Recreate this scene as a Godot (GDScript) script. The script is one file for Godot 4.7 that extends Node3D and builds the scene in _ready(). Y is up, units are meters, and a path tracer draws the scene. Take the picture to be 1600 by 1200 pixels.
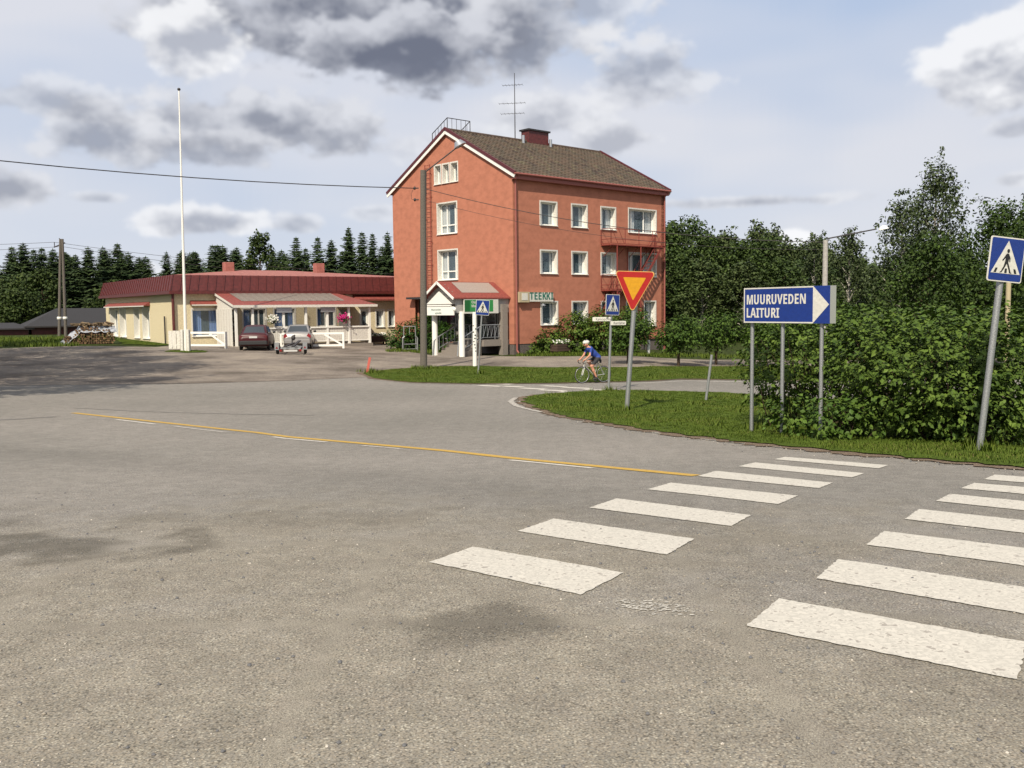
extends Node3D
# A road junction in a Finnish village: red apartment house, yellow low building, signs, cyclist, forest.
# x right, y up, -z away from the camera; metres.

const EYE := 1.6
const KD := [-60.0, 0.0, 3.0, 6.0, 9.0, 13.0, 18.0, 24.0, 30.0, 36.0, 45.0, 55.0, 60.0, 900.0]
const KH := [1.6, 1.6, 1.6, 1.66, 1.80, 2.05, 2.30, 2.52, 2.68, 2.77, 2.74, 2.63, 2.60, 2.60]
const BX := [-900.0, -60.0, -30.0, -18.0, -12.0, -4.0, 6.5, 11.0, 20.0, 900.0]
const BY := [1.0, 1.0, 0.75, 0.5, 0.3, 0.0, 0.0, -0.3, -0.5, -0.5]
const ORD := ["first", "second", "third", "fourth", "fifth", "sixth", "seventh", "eighth", "ninth", "tenth", "eleventh", "twelfth", "thirteenth", "fourteenth", "fifteenth", "sixteenth", "seventeenth", "eighteenth", "nineteenth", "twentieth", "twenty-first", "twenty-second", "twenty-third", "twenty-fourth", "twenty-fifth", "twenty-sixth", "twenty-seventh", "twenty-eighth"]

var M := {}
var used := {}
var rng := RandomNumberGenerator.new()


func interp(ks: Array, vs: Array, t: float) -> float:
	if t <= ks[0]:
		return vs[0]
	for i in range(1, ks.size()):
		if t <= ks[i]:
			return lerpf(vs[i - 1], vs[i], (t - ks[i - 1]) / (ks[i] - ks[i - 1]))
	return vs[-1]


func gy(x: float, z: float) -> float:
	return EYE - interp(KD, KH, -z) + interp(BX, BY, x)


func gpt(x: float, z: float, up := 0.0) -> Vector3:
	return Vector3(x, gy(x, z) + up, z)


func gnormal(x: float, z: float) -> Vector3:
	return Vector3((gy(x - 2, z) - gy(x + 2, z)) / 4.0, 1.0, (gy(x, z - 2) - gy(x, z + 2)) / 4.0).normalized()


# ---------------------------------------------------------------- mesh builder
class MB:
	var v := PackedVector3Array()
	var n := PackedVector3Array()
	var u := PackedVector2Array()
	var w := PackedVector2Array()
	var c := PackedColorArray()
	var tint := Color.WHITE
	var coloured := false
	var second := false

	func tri3(a: Vector3, b: Vector3, d: Vector3, na: Vector3, nb: Vector3, nd: Vector3, ua := Vector2.ZERO, ub := Vector2.ZERO, ud := Vector2.ZERO) -> void:
		if (d - a).cross(b - a).dot(na + nb + nd) < 0.0:
			var t := b; b = d; d = t
			t = nb; nb = nd; nd = t
			var q := ub; ub = ud; ud = q
		v.append(a); v.append(b); v.append(d)
		n.append(na); n.append(nb); n.append(nd)
		u.append(ua); u.append(ub); u.append(ud)
		if coloured:
			c.append(tint); c.append(tint); c.append(tint)

	func tri(a: Vector3, b: Vector3, d: Vector3) -> void:
		var m := (d - a).cross(b - a).normalized()
		v.append(a); v.append(b); v.append(d)
		n.append(m); n.append(m); n.append(m)
		var z := Vector2.ZERO
		u.append(z); u.append(z); u.append(z)
		if coloured:
			c.append(tint); c.append(tint); c.append(tint)

	func quad(a: Vector3, b: Vector3, d: Vector3, e: Vector3, out := Vector3.ZERO) -> void:
		var m := (d - a).cross(b - a)
		if m.length_squared() < 1e-14:
			m = (e - a).cross(d - a)
		m = m.normalized()
		if out != Vector3.ZERO and m.dot(out) < 0.0:
			m = -m
		var wd := (b - a).length()
		var ht := (e - a).length()
		tri3(a, b, d, m, m, m, Vector2(0, 0), Vector2(wd, 0), Vector2(wd, ht))
		tri3(a, d, e, m, m, m, Vector2(0, 0), Vector2(wd, ht), Vector2(0, ht))

	func box(center: Vector3, size: Vector3, b := Basis()) -> void:
		var h := size * 0.5
		for ax in 3:
			for s in [-1.0, 1.0]:
				var o := Vector3.ZERO; o[ax] = h[ax] * s
				var p := Vector3.ZERO; p[(ax + 1) % 3] = h[(ax + 1) % 3]
				var q := Vector3.ZERO; q[(ax + 2) % 3] = h[(ax + 2) % 3]
				quad(center + b * (o - p - q), center + b * (o + p - q), center + b * (o + p + q), center + b * (o - p + q), b * o)

	func span(a: Vector3, b: Vector3) -> void:  # box between two corners
		box((a + b) * 0.5, (b - a).abs())

	func bevel(center: Vector3, size: Vector3, r: float, b := Basis()) -> void:  # box with chamfered upright edges and top
		var h := size * 0.5
		var ring := [Vector2(h.x, h.z - r), Vector2(h.x - r, h.z), Vector2(-h.x + r, h.z), Vector2(-h.x, h.z - r), Vector2(-h.x, -h.z + r), Vector2(-h.x + r, -h.z), Vector2(h.x - r, -h.z), Vector2(h.x, -h.z + r)]
		var levels := [[-h.y, 1.0], [h.y - r, 1.0], [h.y, 0.0]]
		for k in 2:
			for i in 8:
				var p: Vector2 = ring[i]
				var q: Vector2 = ring[(i + 1) % 8]
				var pts := []
				for g in [[p, levels[k]], [q, levels[k]], [q, levels[k + 1]], [p, levels[k + 1]]]:
					var g0: Vector2 = g[0]
					var inset: float = r * (1.0 - g[1][1])
					var g2 := Vector2(g0.x - signf(g0.x) * inset, g0.y - signf(g0.y) * inset)
					pts.append(center + b * Vector3(g2.x, g[1][0], g2.y))
				var mid := (p + q) * 0.5
				quad(pts[0], pts[1], pts[2], pts[3], b * Vector3(mid.x, 0.02, mid.y))
		for s in [-1.0, 1.0]:
			var y: float = h.y * s
			var i2 := r if s > 0 else 0.0
			var cc := center + b * Vector3(0, y, 0)
			for i in 8:
				var p: Vector2 = ring[i]
				var q: Vector2 = ring[(i + 1) % 8]
				var p3 := center + b * Vector3(p.x - signf(p.x) * i2, y, p.y - signf(p.y) * i2)
				var q3 := center + b * Vector3(q.x - signf(q.x) * i2, y, q.y - signf(q.y) * i2)
				var nn := b * Vector3(0, s, 0)
				tri3(cc, p3, q3, nn, nn, nn)

	func rod(a: Vector3, b: Vector3, r0: float, r1 := -1.0, sides := 8, caps := true) -> void:
		if r1 < 0.0:
			r1 = r0
		var d := (b - a).normalized()
		var x := d.cross(Vector3.UP if absf(d.y) < 0.9 else Vector3.RIGHT).normalized()
		var y := d.cross(x)
		var len := (b - a).length()
		for i in sides:
			var t0 := TAU * i / sides
			var t1 := TAU * (i + 1) / sides
			var e0 := x * cos(t0) + y * sin(t0)
			var e1 := x * cos(t1) + y * sin(t1)
			var u0 := TAU * r0 * i / sides
			var u1 := TAU * r0 * (i + 1) / sides
			tri3(a + e0 * r0, a + e1 * r0, b + e1 * r1, e0, e1, e1, Vector2(u0, 0), Vector2(u1, 0), Vector2(u1, len))
			if r1 > 0.0005:
				tri3(a + e0 * r0, b + e1 * r1, b + e0 * r1, e0, e1, e0, Vector2(u0, 0), Vector2(u1, len), Vector2(u0, len))
			if caps:
				tri3(a, a + e0 * r0, a + e1 * r0, -d, -d, -d)
				if r1 > 0.0005:
					tri3(b, b + e0 * r1, b + e1 * r1, d, d, d)

	func pipe(pts: Array, r: float, sides := 6) -> void:
		for i in pts.size() - 1:
			rod(pts[i], pts[i + 1], r, r, sides, i == 0 or i == pts.size() - 2)
			if i > 0:
				ball(pts[i], Vector3(r, r, r), 3, sides)

	func ball(center: Vector3, rad: Vector3, rings := 6, segs := 10, b := Basis()) -> void:
		for j in rings:
			for i in segs:
				var q := []
				for k in [[j, i], [j, i + 1], [j + 1, i + 1], [j + 1, i]]:
					var la: float = PI * k[0] / rings
					var lo: float = TAU * k[1] / segs
					q.append(Vector3(sin(la) * cos(lo), cos(la), sin(la) * sin(lo)))
				var p := []
				var m := []
				for e in q:
					p.append(center + b * (e * rad))
					m.append((b * (e / rad)).normalized())
				if j > 0:
					tri3(p[0], p[1], p[2], m[0], m[1], m[2])
				if j < rings - 1:
					tri3(p[0], p[2], p[3], m[0], m[2], m[3])

	func lathe(prof: Array, at: Transform3D, segs := 12) -> void:  # prof: [radius, height] pairs, axis y
		for k in prof.size() - 1:
			var a: Array = prof[k]
			var b: Array = prof[k + 1]
			var sl := Vector2(b[1] - a[1], a[0] - b[0]).normalized()
			for i in segs:
				var t0 := TAU * i / segs
				var t1 := TAU * (i + 1) / segs
				var d0 := Vector3(cos(t0), 0, sin(t0))
				var d1 := Vector3(cos(t1), 0, sin(t1))
				var n0 := at.basis * (d0 * sl.x + Vector3.UP * sl.y)
				var n1 := at.basis * (d1 * sl.x + Vector3.UP * sl.y)
				var p0: Vector3 = at * (d0 * a[0] + Vector3.UP * a[1])
				var p1: Vector3 = at * (d1 * a[0] + Vector3.UP * a[1])
				var p2: Vector3 = at * (d1 * b[0] + Vector3.UP * b[1])
				var p3: Vector3 = at * (d0 * b[0] + Vector3.UP * b[1])
				if a[0] > 0.0001:
					tri3(p0, p1, p2, n0, n1, n1)
				if b[0] > 0.0001:
					tri3(p0, p2, p3, n0, n1, n0)

	func torus(at: Transform3D, R: float, r: float, segs := 24, sides := 6) -> void:  # axis y
		for i in segs:
			for j in sides:
				var p := []
				var m := []
				for k in [[i, j], [i + 1, j], [i + 1, j + 1], [i, j + 1]]:
					var a: float = TAU * k[0] / segs
					var b: float = TAU * k[1] / sides
					var d := Vector3(cos(a), 0, sin(a))
					var e := d * cos(b) + Vector3.UP * sin(b)
					p.append(at * (d * R + e * r))
					m.append((at.basis * e).normalized())
				tri3(p[0], p[1], p[2], m[0], m[1], m[2])
				tri3(p[0], p[2], p[3], m[0], m[2], m[3])

	func prism(poly: PackedVector2Array, z0: float, z1: float, at := Transform3D()) -> void:  # flat outline in xy, from z0 to z1
		var t := Geometry2D.triangulate_polygon(poly)
		for s in [z0, z1]:
			var m := at.basis * Vector3(0, 0, -1.0 if (s == z0) == (z0 < z1) else 1.0)
			for i in range(0, t.size(), 3):
				var q := []
				for k in 3:
					q.append(at * Vector3(poly[t[i + k]].x, poly[t[i + k]].y, s))
				tri3(q[0], q[1], q[2], m, m, m, poly[t[i]], poly[t[i + 1]], poly[t[i + 2]])
		var cw := Geometry2D.is_polygon_clockwise(poly)
		for i in poly.size():
			var a := poly[i]
			var b := poly[(i + 1) % poly.size()]
			var o := Vector2(b.y - a.y, a.x - b.x) * (-1.0 if cw else 1.0)
			quad(at * Vector3(a.x, a.y, z0), at * Vector3(b.x, b.y, z0), at * Vector3(b.x, b.y, z1), at * Vector3(a.x, a.y, z1), at.basis * Vector3(o.x, o.y, 0))

	func done() -> ArrayMesh:
		var a := []
		a.resize(Mesh.ARRAY_MAX)
		a[Mesh.ARRAY_VERTEX] = v
		a[Mesh.ARRAY_NORMAL] = n
		a[Mesh.ARRAY_TEX_UV] = u
		if second:
			a[Mesh.ARRAY_TEX_UV2] = w
		if coloured:
			a[Mesh.ARRAY_COLOR] = c
		var m := ArrayMesh.new()
		if v.size():
			m.add_surface_from_arrays(Mesh.PRIMITIVE_TRIANGLES, a)
		return m


# ---------------------------------------------------------------- nodes
func numbered(called: String) -> String:
	if not used.has(called):
		used[called] = 0
		return called
	used[called] += 1
	return "%s_%03d" % [called, used[called]]


func tag(o: Node3D, label: String, category: String, group := "") -> Node3D:
	o.set_meta("label", label)
	o.set_meta("category", category)
	if group:
		o.set_meta("group", group)
	return o


func thing(called: String, label: String, category: String, at := Vector3.ZERO, turn := 0.0, group := "") -> Node3D:
	var o := Node3D.new()
	o.name = numbered(called)
	add_child(o, true)
	o.position = at
	o.rotation.y = turn
	return tag(o, label, category, group)


func obj(called: String, what, material: Material, parent: Node3D = null) -> MeshInstance3D:
	var o := MeshInstance3D.new()
	o.mesh = what.done() if what is MB else what
	o.material_override = material
	if parent == null:
		o.name = numbered(called)
		add_child(o, true)
	else:
		o.name = called
		parent.add_child(o, true)
	return o


func struct(called: String, what, material: Material, parent: Node3D = null) -> MeshInstance3D:
	var o := obj(called, what, material, parent)
	if parent == null:
		o.set_meta("kind", "structure")
	return o


func copy(o: Node3D, called: String, label: String, at: Vector3, turn: float, scale := Vector3.ONE) -> Node3D:
	var c: Node3D = o.duplicate()
	c.name = numbered(called)
	add_child(c, true)
	c.position = at
	c.rotation = Vector3(0, turn, 0)
	c.scale = scale
	c.set_meta("label", label)
	return c


# ---------------------------------------------------------------- materials
func lin(r: float, g: float, b: float) -> Color:
	return Color(r, g, b).linear_to_srgb()


func mat(called: String, color: Color, rough := 0.8, metal := 0.0, spec := 0.5) -> StandardMaterial3D:
	var m := StandardMaterial3D.new()
	m.resource_name = called
	m.albedo_color = color
	m.roughness = rough
	m.metallic = metal
	m.metallic_specular = spec
	M[called] = m
	return m


func noise_tex(size: int, freq: float, ramp: Array, octaves := 4, kind := FastNoiseLite.TYPE_SIMPLEX_SMOOTH, seed_ := 1, bump := -1.0) -> NoiseTexture2D:
	var f := FastNoiseLite.new()
	f.noise_type = kind
	f.seed = seed_
	f.frequency = freq
	f.fractal_octaves = octaves
	f.fractal_gain = 0.6
	var t := NoiseTexture2D.new()
	t.width = size
	t.height = size
	t.seamless = true
	t.noise = f
	if bump > 0.0:
		t.as_normal_map = true
		t.bump_strength = bump
	else:
		var g := Gradient.new()
		g.offsets = PackedFloat32Array(ramp.map(func(e): return e[0]))
		g.colors = PackedColorArray(ramp.map(func(e): return e[1]))
		t.color_ramp = g
	return t


func grain(m: StandardMaterial3D, freq: float, metres: float, spread: float, seed_ := 1, bump := 0.0) -> StandardMaterial3D:
	# uneven tone of the material itself (stipple, dirt, fading), laid on in world space
	var lo := 1.0 - spread
	m.albedo_texture = noise_tex(512, freq, [[0.25, Color(lo, lo, lo)], [0.5, Color(1.0 - spread * 0.35, 1.0 - spread * 0.4, 1.0 - spread * 0.45)], [0.75, Color.WHITE]], 5, FastNoiseLite.TYPE_SIMPLEX_SMOOTH, seed_)
	m.uv1_triplanar = true
	m.uv1_world_triplanar = true
	m.uv1_scale = Vector3.ONE / metres
	if bump > 0.0:
		m.normal_enabled = true
		m.normal_texture = noise_tex(512, freq * 3.0, [], 3, FastNoiseLite.TYPE_SIMPLEX_SMOOTH, seed_ + 7, 6.0)
		m.normal_scale = bump
	return m


func materials() -> void:
	grain(mat("red_plaster", lin(0.45, 0.182, 0.118), 0.93, 0, 0.3), 0.02, 5.0, 0.09, 3, 0.08)
	grain(mat("foundation", lin(0.17, 0.15, 0.14), 0.95, 0, 0.2), 0.04, 1.6, 0.3, 5, 0.4)
	mat("white_paint", lin(0.78, 0.77, 0.72), 0.55)
	grain(mat("old_white", lin(0.70, 0.68, 0.62), 0.7), 0.02, 1.2, 0.12, 8)
	mat("fascia_red", lin(0.27, 0.085, 0.068), 0.7)
	mat("verge_red", lin(0.085, 0.016, 0.022), 0.6)
	mat("iron_red", lin(0.20, 0.035, 0.025), 0.75)
	mat("dark_iron", lin(0.05, 0.045, 0.045), 0.6, 0.4)
	mat("zinc", lin(0.42, 0.44, 0.46), 0.42, 0.75)
	grain(mat("galvanised", lin(0.40, 0.42, 0.43), 0.5, 0.6), 0.06, 0.6, 0.25, 12)
	mat("glass_dark", lin(0.02, 0.025, 0.03), 0.06, 0, 0.7)
	var g := mat("pane", Color(0.55, 0.65, 0.7, 0.22), 0.03, 0, 0.6)
	g.transparency = BaseMaterial3D.TRANSPARENCY_ALPHA
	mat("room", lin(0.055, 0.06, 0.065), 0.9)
	mat("curtain", lin(0.52, 0.53, 0.52), 0.9)
	mat("blue_curtain", lin(0.10, 0.18, 0.42), 0.9)
	grain(mat("yellow_plaster", lin(0.73, 0.64, 0.43), 0.92, 0, 0.3), 0.04, 2.0, 0.14, 15, 0.5)
	grain(mat("maroon_metal", lin(0.125, 0.024, 0.022), 0.5, 0, 0.5), 0.02, 2.5, 0.25, 17)
	grain(mat("roof_pink", lin(0.38, 0.14, 0.115), 0.8), 0.02, 4.0, 0.2, 19)
	grain(mat("porch_red", lin(0.27, 0.066, 0.052), 0.65), 0.02, 2.0, 0.2, 21)
	grain(mat("plastic_roof", lin(0.50, 0.44, 0.40), 0.5), 0.09, 0.9, 0.45, 23)
	var clear := grain(mat("clear_sheet", Color(lin(0.52, 0.47, 0.43), 0.55), 0.5), 0.09, 0.9, 0.4, 24)
	clear.transparency = BaseMaterial3D.TRANSPARENCY_ALPHA
	grain(mat("grey_board", lin(0.40, 0.385, 0.36), 0.8), 0.02, 1.0, 0.15, 25)
	grain(mat("concrete", lin(0.30, 0.27, 0.24), 0.95, 0, 0.2), 0.05, 1.0, 0.25, 27, 0.4)
	grain(mat("old_wood", lin(0.20, 0.185, 0.165), 0.95, 0, 0.2), 0.05, 0.5, 0.45, 29, 0.5)
	M.old_wood.uv1_scale = Vector3(5, 0.5, 5)
	grain(mat("brown_board", lin(0.09, 0.055, 0.04), 0.85), 0.04, 0.7, 0.35, 31)
	grain(mat("dark_roof", lin(0.035, 0.035, 0.04), 0.9), 0.04, 2.0, 0.3, 33)
	mat("sign_blue", lin(0.008, 0.034, 0.215), 0.45)
	mat("sign_white", lin(0.66, 0.65, 0.585), 0.5)
	mat("sign_black", lin(0.012, 0.012, 0.012), 0.6)
	mat("sign_red", lin(0.36, 0.010, 0.008), 0.45)
	mat("sign_yellow", lin(0.56, 0.27, 0.005), 0.45)
	mat("sign_edge", lin(0.58, 0.32, 0.09), 0.5)
	mat("sign_back", lin(0.38, 0.39, 0.36), 0.55, 0.3)
	mat("sign_green", lin(0.03, 0.24, 0.06), 0.45)
	mat("sign_green_dark", lin(0.012, 0.11, 0.025), 0.45)
	for e in ["sign_blue", "sign_white", "sign_red", "sign_yellow"]:
		grain(M[e], 0.02, 0.9, 0.08, 70 + e.length())
	mat("letter_green", lin(0.03, 0.14, 0.10), 0.4)
	mat("beige", lin(0.42, 0.35, 0.22), 0.7)
	mat("stake_red", lin(0.48, 0.10, 0.075), 0.6)
	mat("rubber", lin(0.018, 0.018, 0.018), 0.85)
	mat("rim", lin(0.45, 0.45, 0.46), 0.35, 0.8)
	mat("car_red", lin(0.052, 0.008, 0.011), 0.36, 0.0, 0.4)
	mat("car_silver", lin(0.27, 0.26, 0.25), 0.34, 0.3, 0.5).clearcoat_enabled = true
	mat("car_trim", lin(0.02, 0.02, 0.021), 0.6)
	mat("car_glass", lin(0.03, 0.038, 0.045), 0.05, 0, 0.8)
	mat("tail_red", lin(0.22, 0.006, 0.008), 0.2, 0, 0.7)
	mat("tail_dark", lin(0.09, 0.004, 0.006), 0.25, 0, 0.7)
	mat("plate_white", lin(0.5, 0.5, 0.48), 0.5)
	mat("tarp", lin(0.34, 0.36, 0.39), 0.5)
	mat("flower_pink", lin(0.50, 0.02, 0.18), 0.8)
	mat("flower_white", lin(0.75, 0.74, 0.68), 0.8)
	var skin := mat("vertex_skin", Color.WHITE, 0.75)
	skin.vertex_color_use_as_albedo = true
	for e in [["leaf_bush", 0.30, 0.02], ["leaf_birch", 0.25, 0.02], ["leaf_spruce", 0.0, 0.0], ["leaf_far", 0.2, 0.02], ["grass", 0.3, 0.0], ["stone", 0.0, 0.0], ["tile", 0.0, 0.0], ["log_end", 0.0, 0.0]]:
		var m := mat(e[0], Color.WHITE, 0.62 if e[1] > 0 else 0.92, 0, 0.35)
		m.vertex_color_use_as_albedo = true
		m.cull_mode = BaseMaterial3D.CULL_DISABLED
		if e[1] > 0.0:
			m.backlight_enabled = true
			m.backlight = lin(0.07, 0.11, 0.012)
	grain(mat("bark", lin(0.10, 0.075, 0.055), 0.95, 0, 0.2), 0.08, 0.7, 0.5, 41)
	var bt := noise_tex(256, 0.05, [[0.0, Color(0.03, 0.03, 0.03)], [0.36, Color(0.08, 0.08, 0.08)], [0.42, Color(0.85, 0.84, 0.8)], [1.0, Color(0.95, 0.94, 0.9)]], 3, FastNoiseLite.TYPE_SIMPLEX, 43)
	var bm := mat("birch_bark", lin(0.62, 0.60, 0.56), 0.8)
	bm.albedo_texture = bt
	bm.uv1_triplanar = true
	bm.uv1_scale = Vector3(0.5, 2.2, 0.5)


# ---------------------------------------------------------------- sky
var sky_rows: Array[PackedFloat32Array] = []
var sky_blobs: Array = []
var sky_noise: FastNoiseLite
var sky_veil: FastNoiseLite
const SKY_W := 2816
const SKY_H := 1408


func sky_row(j: int) -> void:
	var row := PackedFloat32Array()
	row.resize(SKY_W * 3)
	var el := PI * (0.5 - (j + 0.5) / SKY_H)
	var ce := cos(el)
	var se := sin(el)
	var ce2 := cos(el + 0.02)
	var se2 := sin(el + 0.02)
	var rise := 0.22 if el > 0.16 else 0.22 * el / 0.16
	var air := exp(-el * 9.0)
	var deep := Vector3(0.355, 0.45, 0.62)
	var thin := Vector3(0.585, 0.60, 0.66)
	var rim := Vector3(0.60, 0.63, 0.68)
	var v := 0.5
	for i in SKY_W:
		var az := (i + 0.5) / SKY_W * TAU
		if i % 4 == 0:
			v = sky_veil.get_noise_3d(sin(az) * ce * 90.0, se * 260.0, -cos(az) * ce * 90.0) * 0.5 + 0.5
		var t := clampf(0.93 + (v - 0.5) * 2.0 - rise * 0.9, 0.0, 1.0)
		var col := deep.lerp(thin, t).lerp(rim, air)
		row[i * 3] = col.x
		row[i * 3 + 1] = col.y
		row[i * 3 + 2] = col.z
	for b in sky_blobs:
		var dy: float = (el - b[1]) / b[3]
		if absf(dy) > 1.75:
			continue
		var dy2 := dy * dy * (1.0 if dy > 0.0 else 1.5)
		var bright := Vector3(0.80, 0.805, 0.82).lerp(Vector3(0.545, 0.56, 0.61), b[4])
		var dark := Vector3(0.42, 0.44, 0.50).lerp(Vector3(0.135, 0.15, 0.20), b[4])
		var coarse := 1 if b.size() > 6 else 4
		var fb := 0.0
		var f2 := 0.0
		var half := int(1.75 * b[2] / TAU * SKY_W)
		var mid := int(b[0] / TAU * SKY_W)
		for q in range(maxi(mid - half, mid - SKY_W / 2), mini(mid + half, mid + SKY_W / 2)):
			var i := posmod(q, SKY_W)
			var az := (q + 0.5) / SKY_W * TAU
			var dx: float = (az - b[0]) / b[2]
			var e := 1.0 - sqrt(dx * dx + dy2)
			if e < -0.7:
				continue
			if q % coarse == 0:
				fb = sky_noise.get_noise_3d(sin(az) * ce * 100.0, se * 165.0, -cos(az) * ce * 100.0)
				var a2 := az - 0.014
				f2 = sky_noise.get_noise_3d(sin(a2) * ce2 * 100.0, se2 * 165.0, -cos(a2) * ce2 * 100.0)
			var s := e + 0.26 + fb * 0.95
			if s <= 0.0:
				continue
			var cover := smoothstep(0.0, 0.42, s) * float(b[5])
			# relief: parts that thin out towards the sun (above, behind the viewer) are the lit ones
			var shade := clampf(smoothstep(-0.1, 1.0, s * 0.85 - dy * 0.45) * (0.45 + 0.55 * b[4]) + (f2 - fb) * (1.5 - 0.5 * b[4]) + 0.04, 0.0, 1.0)
			var col := bright.lerp(dark, shade)
			row[i * 3] = lerpf(row[i * 3], col.x, cover)
			row[i * 3 + 1] = lerpf(row[i * 3 + 1], col.y, cover)
			row[i * 3 + 2] = lerpf(row[i * 3 + 2], col.z, cover)
	sky_rows[j] = row


func make_sky() -> PanoramaSkyMaterial:
	# clouds: [azimuth, elevation, half width, half height, darkness, cover], radians; the first ones are those in view
	var seen := [[590, 40, 300, 95, 0.95, 0.97], [830, 55, 95, 85, 0.8, 0.85], [330, 85, 70, 52, 0.15, 0.9], [640, 95, 140, 60, 1.0, 0.9], [430, 198, 170, 52, 0.75, 0.85], [360, 235, 90, 30, 0.8, 0.7],
		[165, 215, 80, 45, 0.7, 0.8], [90, 165, 130, 30, 0.55, 0.6], [25, 300, 50, 26, 0.7, 0.8], [310, 348, 88, 20, 0.25, 0.85], [475, 350, 36, 15, 0.5, 0.6], [170, 312, 36, 10, 0.5, 0.55],
		[1010, 135, 85, 50, 0.5, 0.7], [860, 185, 80, 36, 0.45, 0.65], [955, 222, 80, 28, 0.5, 0.6], [940, 20, 60, 48, 0.45, 0.6], [1560, 105, 95, 66, 0.2, 0.95], [1180, 317, 130, 11, 0.6, 0.75],
		[1590, 205, 45, 14, 0.4, 0.6], [1590, 281, 34, 11, 0.6, 0.7], [1237, 374, 30, 12, 0.0, 0.9], [720, 235, 110, 30, 0.5, 0.45], [590, 335, 40, 14, 0.5, 0.5], [230, 445, 60, 26, 0.05, 0.6]]
	for s in seen:  # seen from the camera: 1500 units to the picture's plane, horizon at 482
		sky_blobs.append([atan((s[0] - 800.0) / 1500.0), atan((482.0 - s[1] - (s[0] - 800.0) * 0.0109) / 1500.0 * cos(atan((s[0] - 800.0) / 1500.0))), s[2] / 1500.0, s[3] / 1500.0, s[4], s[5], true])
	var r := RandomNumberGenerator.new()
	r.seed = 77
	for k in 150:
		var az := r.randf_range(-PI, PI)
		var el := r.randf_range(0.02, 1.35)
		if absf(az) < 0.62 and el < 0.46:
			continue
		var w := r.randf_range(0.03, 0.2) * (0.5 + el) / maxf(cos(el), 0.25)
		sky_blobs.append([az, el, w, r.randf_range(0.25, 0.5) * minf(w, 0.3) * (0.6 + el * 0.5), r.randf_range(0.2, 0.9), r.randf_range(0.6, 0.95)])
	sky_noise = FastNoiseLite.new()
	sky_noise.seed = 5
	sky_noise.frequency = 0.11
	sky_noise.fractal_octaves = 6
	sky_noise.fractal_gain = 0.62
	sky_veil = FastNoiseLite.new()
	sky_veil.seed = 9
	sky_veil.frequency = 0.02
	sky_veil.fractal_octaves = 4
	sky_rows.resize(SKY_H / 2)
	var job := WorkerThreadPool.add_group_task(sky_row, SKY_H / 2)
	WorkerThreadPool.wait_for_group_task_completion(job)
	var all := PackedFloat32Array()
	for j in SKY_H / 2:
		all.append_array(sky_rows[j])
	var base := PackedFloat32Array()
	for i in SKY_W:
		base.append_array(PackedFloat32Array([0.22, 0.22, 0.20]))
	for j in SKY_H / 2:
		all.append_array(base)
	sky_rows.clear()
	var im := Image.create_from_data(SKY_W, SKY_H, false, Image.FORMAT_RGBF, all.to_byte_array())
	var m := PanoramaSkyMaterial.new()
	m.panorama = ImageTexture.create_from_image(im)
	return m


func camera_and_light() -> void:
	var cam := Camera3D.new()
	cam.name = "camera"
	cam.fov = rad_to_deg(2.0 * atan(600.0 / 1500.0))
	cam.near = 0.1
	cam.far = 2500.0
	add_child(cam)
	cam.position = Vector3(0, EYE, 0)
	cam.basis = Basis(Vector3.RIGHT, deg_to_rad(-4.483)) * Basis(Vector3.BACK, deg_to_rad(-0.6228))
	cam.current = true
	var env := Environment.new()
	env.background_mode = Environment.BG_SKY
	env.sky = Sky.new()
	env.sky.sky_material = make_sky()
	env.tonemap_mode = Environment.TONE_MAPPER_LINEAR
	env.tonemap_exposure = 1.22
	env.sdfgi_enabled = true
	env.ssao_enabled = true
	env.ssil_enabled = true
	var we := WorldEnvironment.new()
	we.name = "environment"
	we.environment = env
	add_child(we)
	var sun := DirectionalLight3D.new()
	sun.name = "sun"
	sun.light_energy = 1.45
	sun.light_color = Color(1.0, 0.955, 0.88)
	sun.light_angular_distance = 0.6
	sun.shadow_enabled = true
	add_child(sun)
	var el := deg_to_rad(43.5)
	var to := Vector3(-0.309 * cos(el), sin(el), 0.951 * cos(el))
	sun.look_at_from_position(to * 100.0, Vector3.ZERO)


# ---------------------------------------------------------------- ground
func layer(poly: Array, off: float, mb: MB = null, tile := 1.0) -> MB:
	# a sheet that follows the ground: cut along the ground's own creases, so that sheets stay parallel
	if mb == null:
		mb = MB.new()
	var pts := PackedVector2Array()
	for p in poly:
		pts.append(Vector2(p[0], p[1]))
	var lo := pts[0]
	var hi := pts[0]
	for p in pts:
		lo = lo.min(p)
		hi = hi.max(p)
	for i in KD.size() - 1:
		var z0: float = -KD[i + 1]
		var z1: float = -KD[i]
		if z1 <= lo.y or z0 >= hi.y:
			continue
		for j in BX.size() - 1:
			var x0: float = BX[j]
			var x1: float = BX[j + 1]
			if x1 <= lo.x or x0 >= hi.x:
				continue
			for piece in Geometry2D.intersect_polygons(pts, PackedVector2Array([Vector2(x0, z0), Vector2(x1, z0), Vector2(x1, z1), Vector2(x0, z1)])):
				var t := Geometry2D.triangulate_polygon(piece)
				for k in range(0, t.size(), 3):
					var q := [piece[t[k]], piece[t[k + 1]], piece[t[k + 2]]]
					var n := []
					for e in q:
						n.append(gnormal(e.x, e.y))
					mb.tri3(gpt(q[0].x, q[0].y, off), gpt(q[1].x, q[1].y, off), gpt(q[2].x, q[2].y, off), n[0], n[1], n[2], q[0] / tile, q[1] / tile, q[2] / tile)
	return mb


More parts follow.
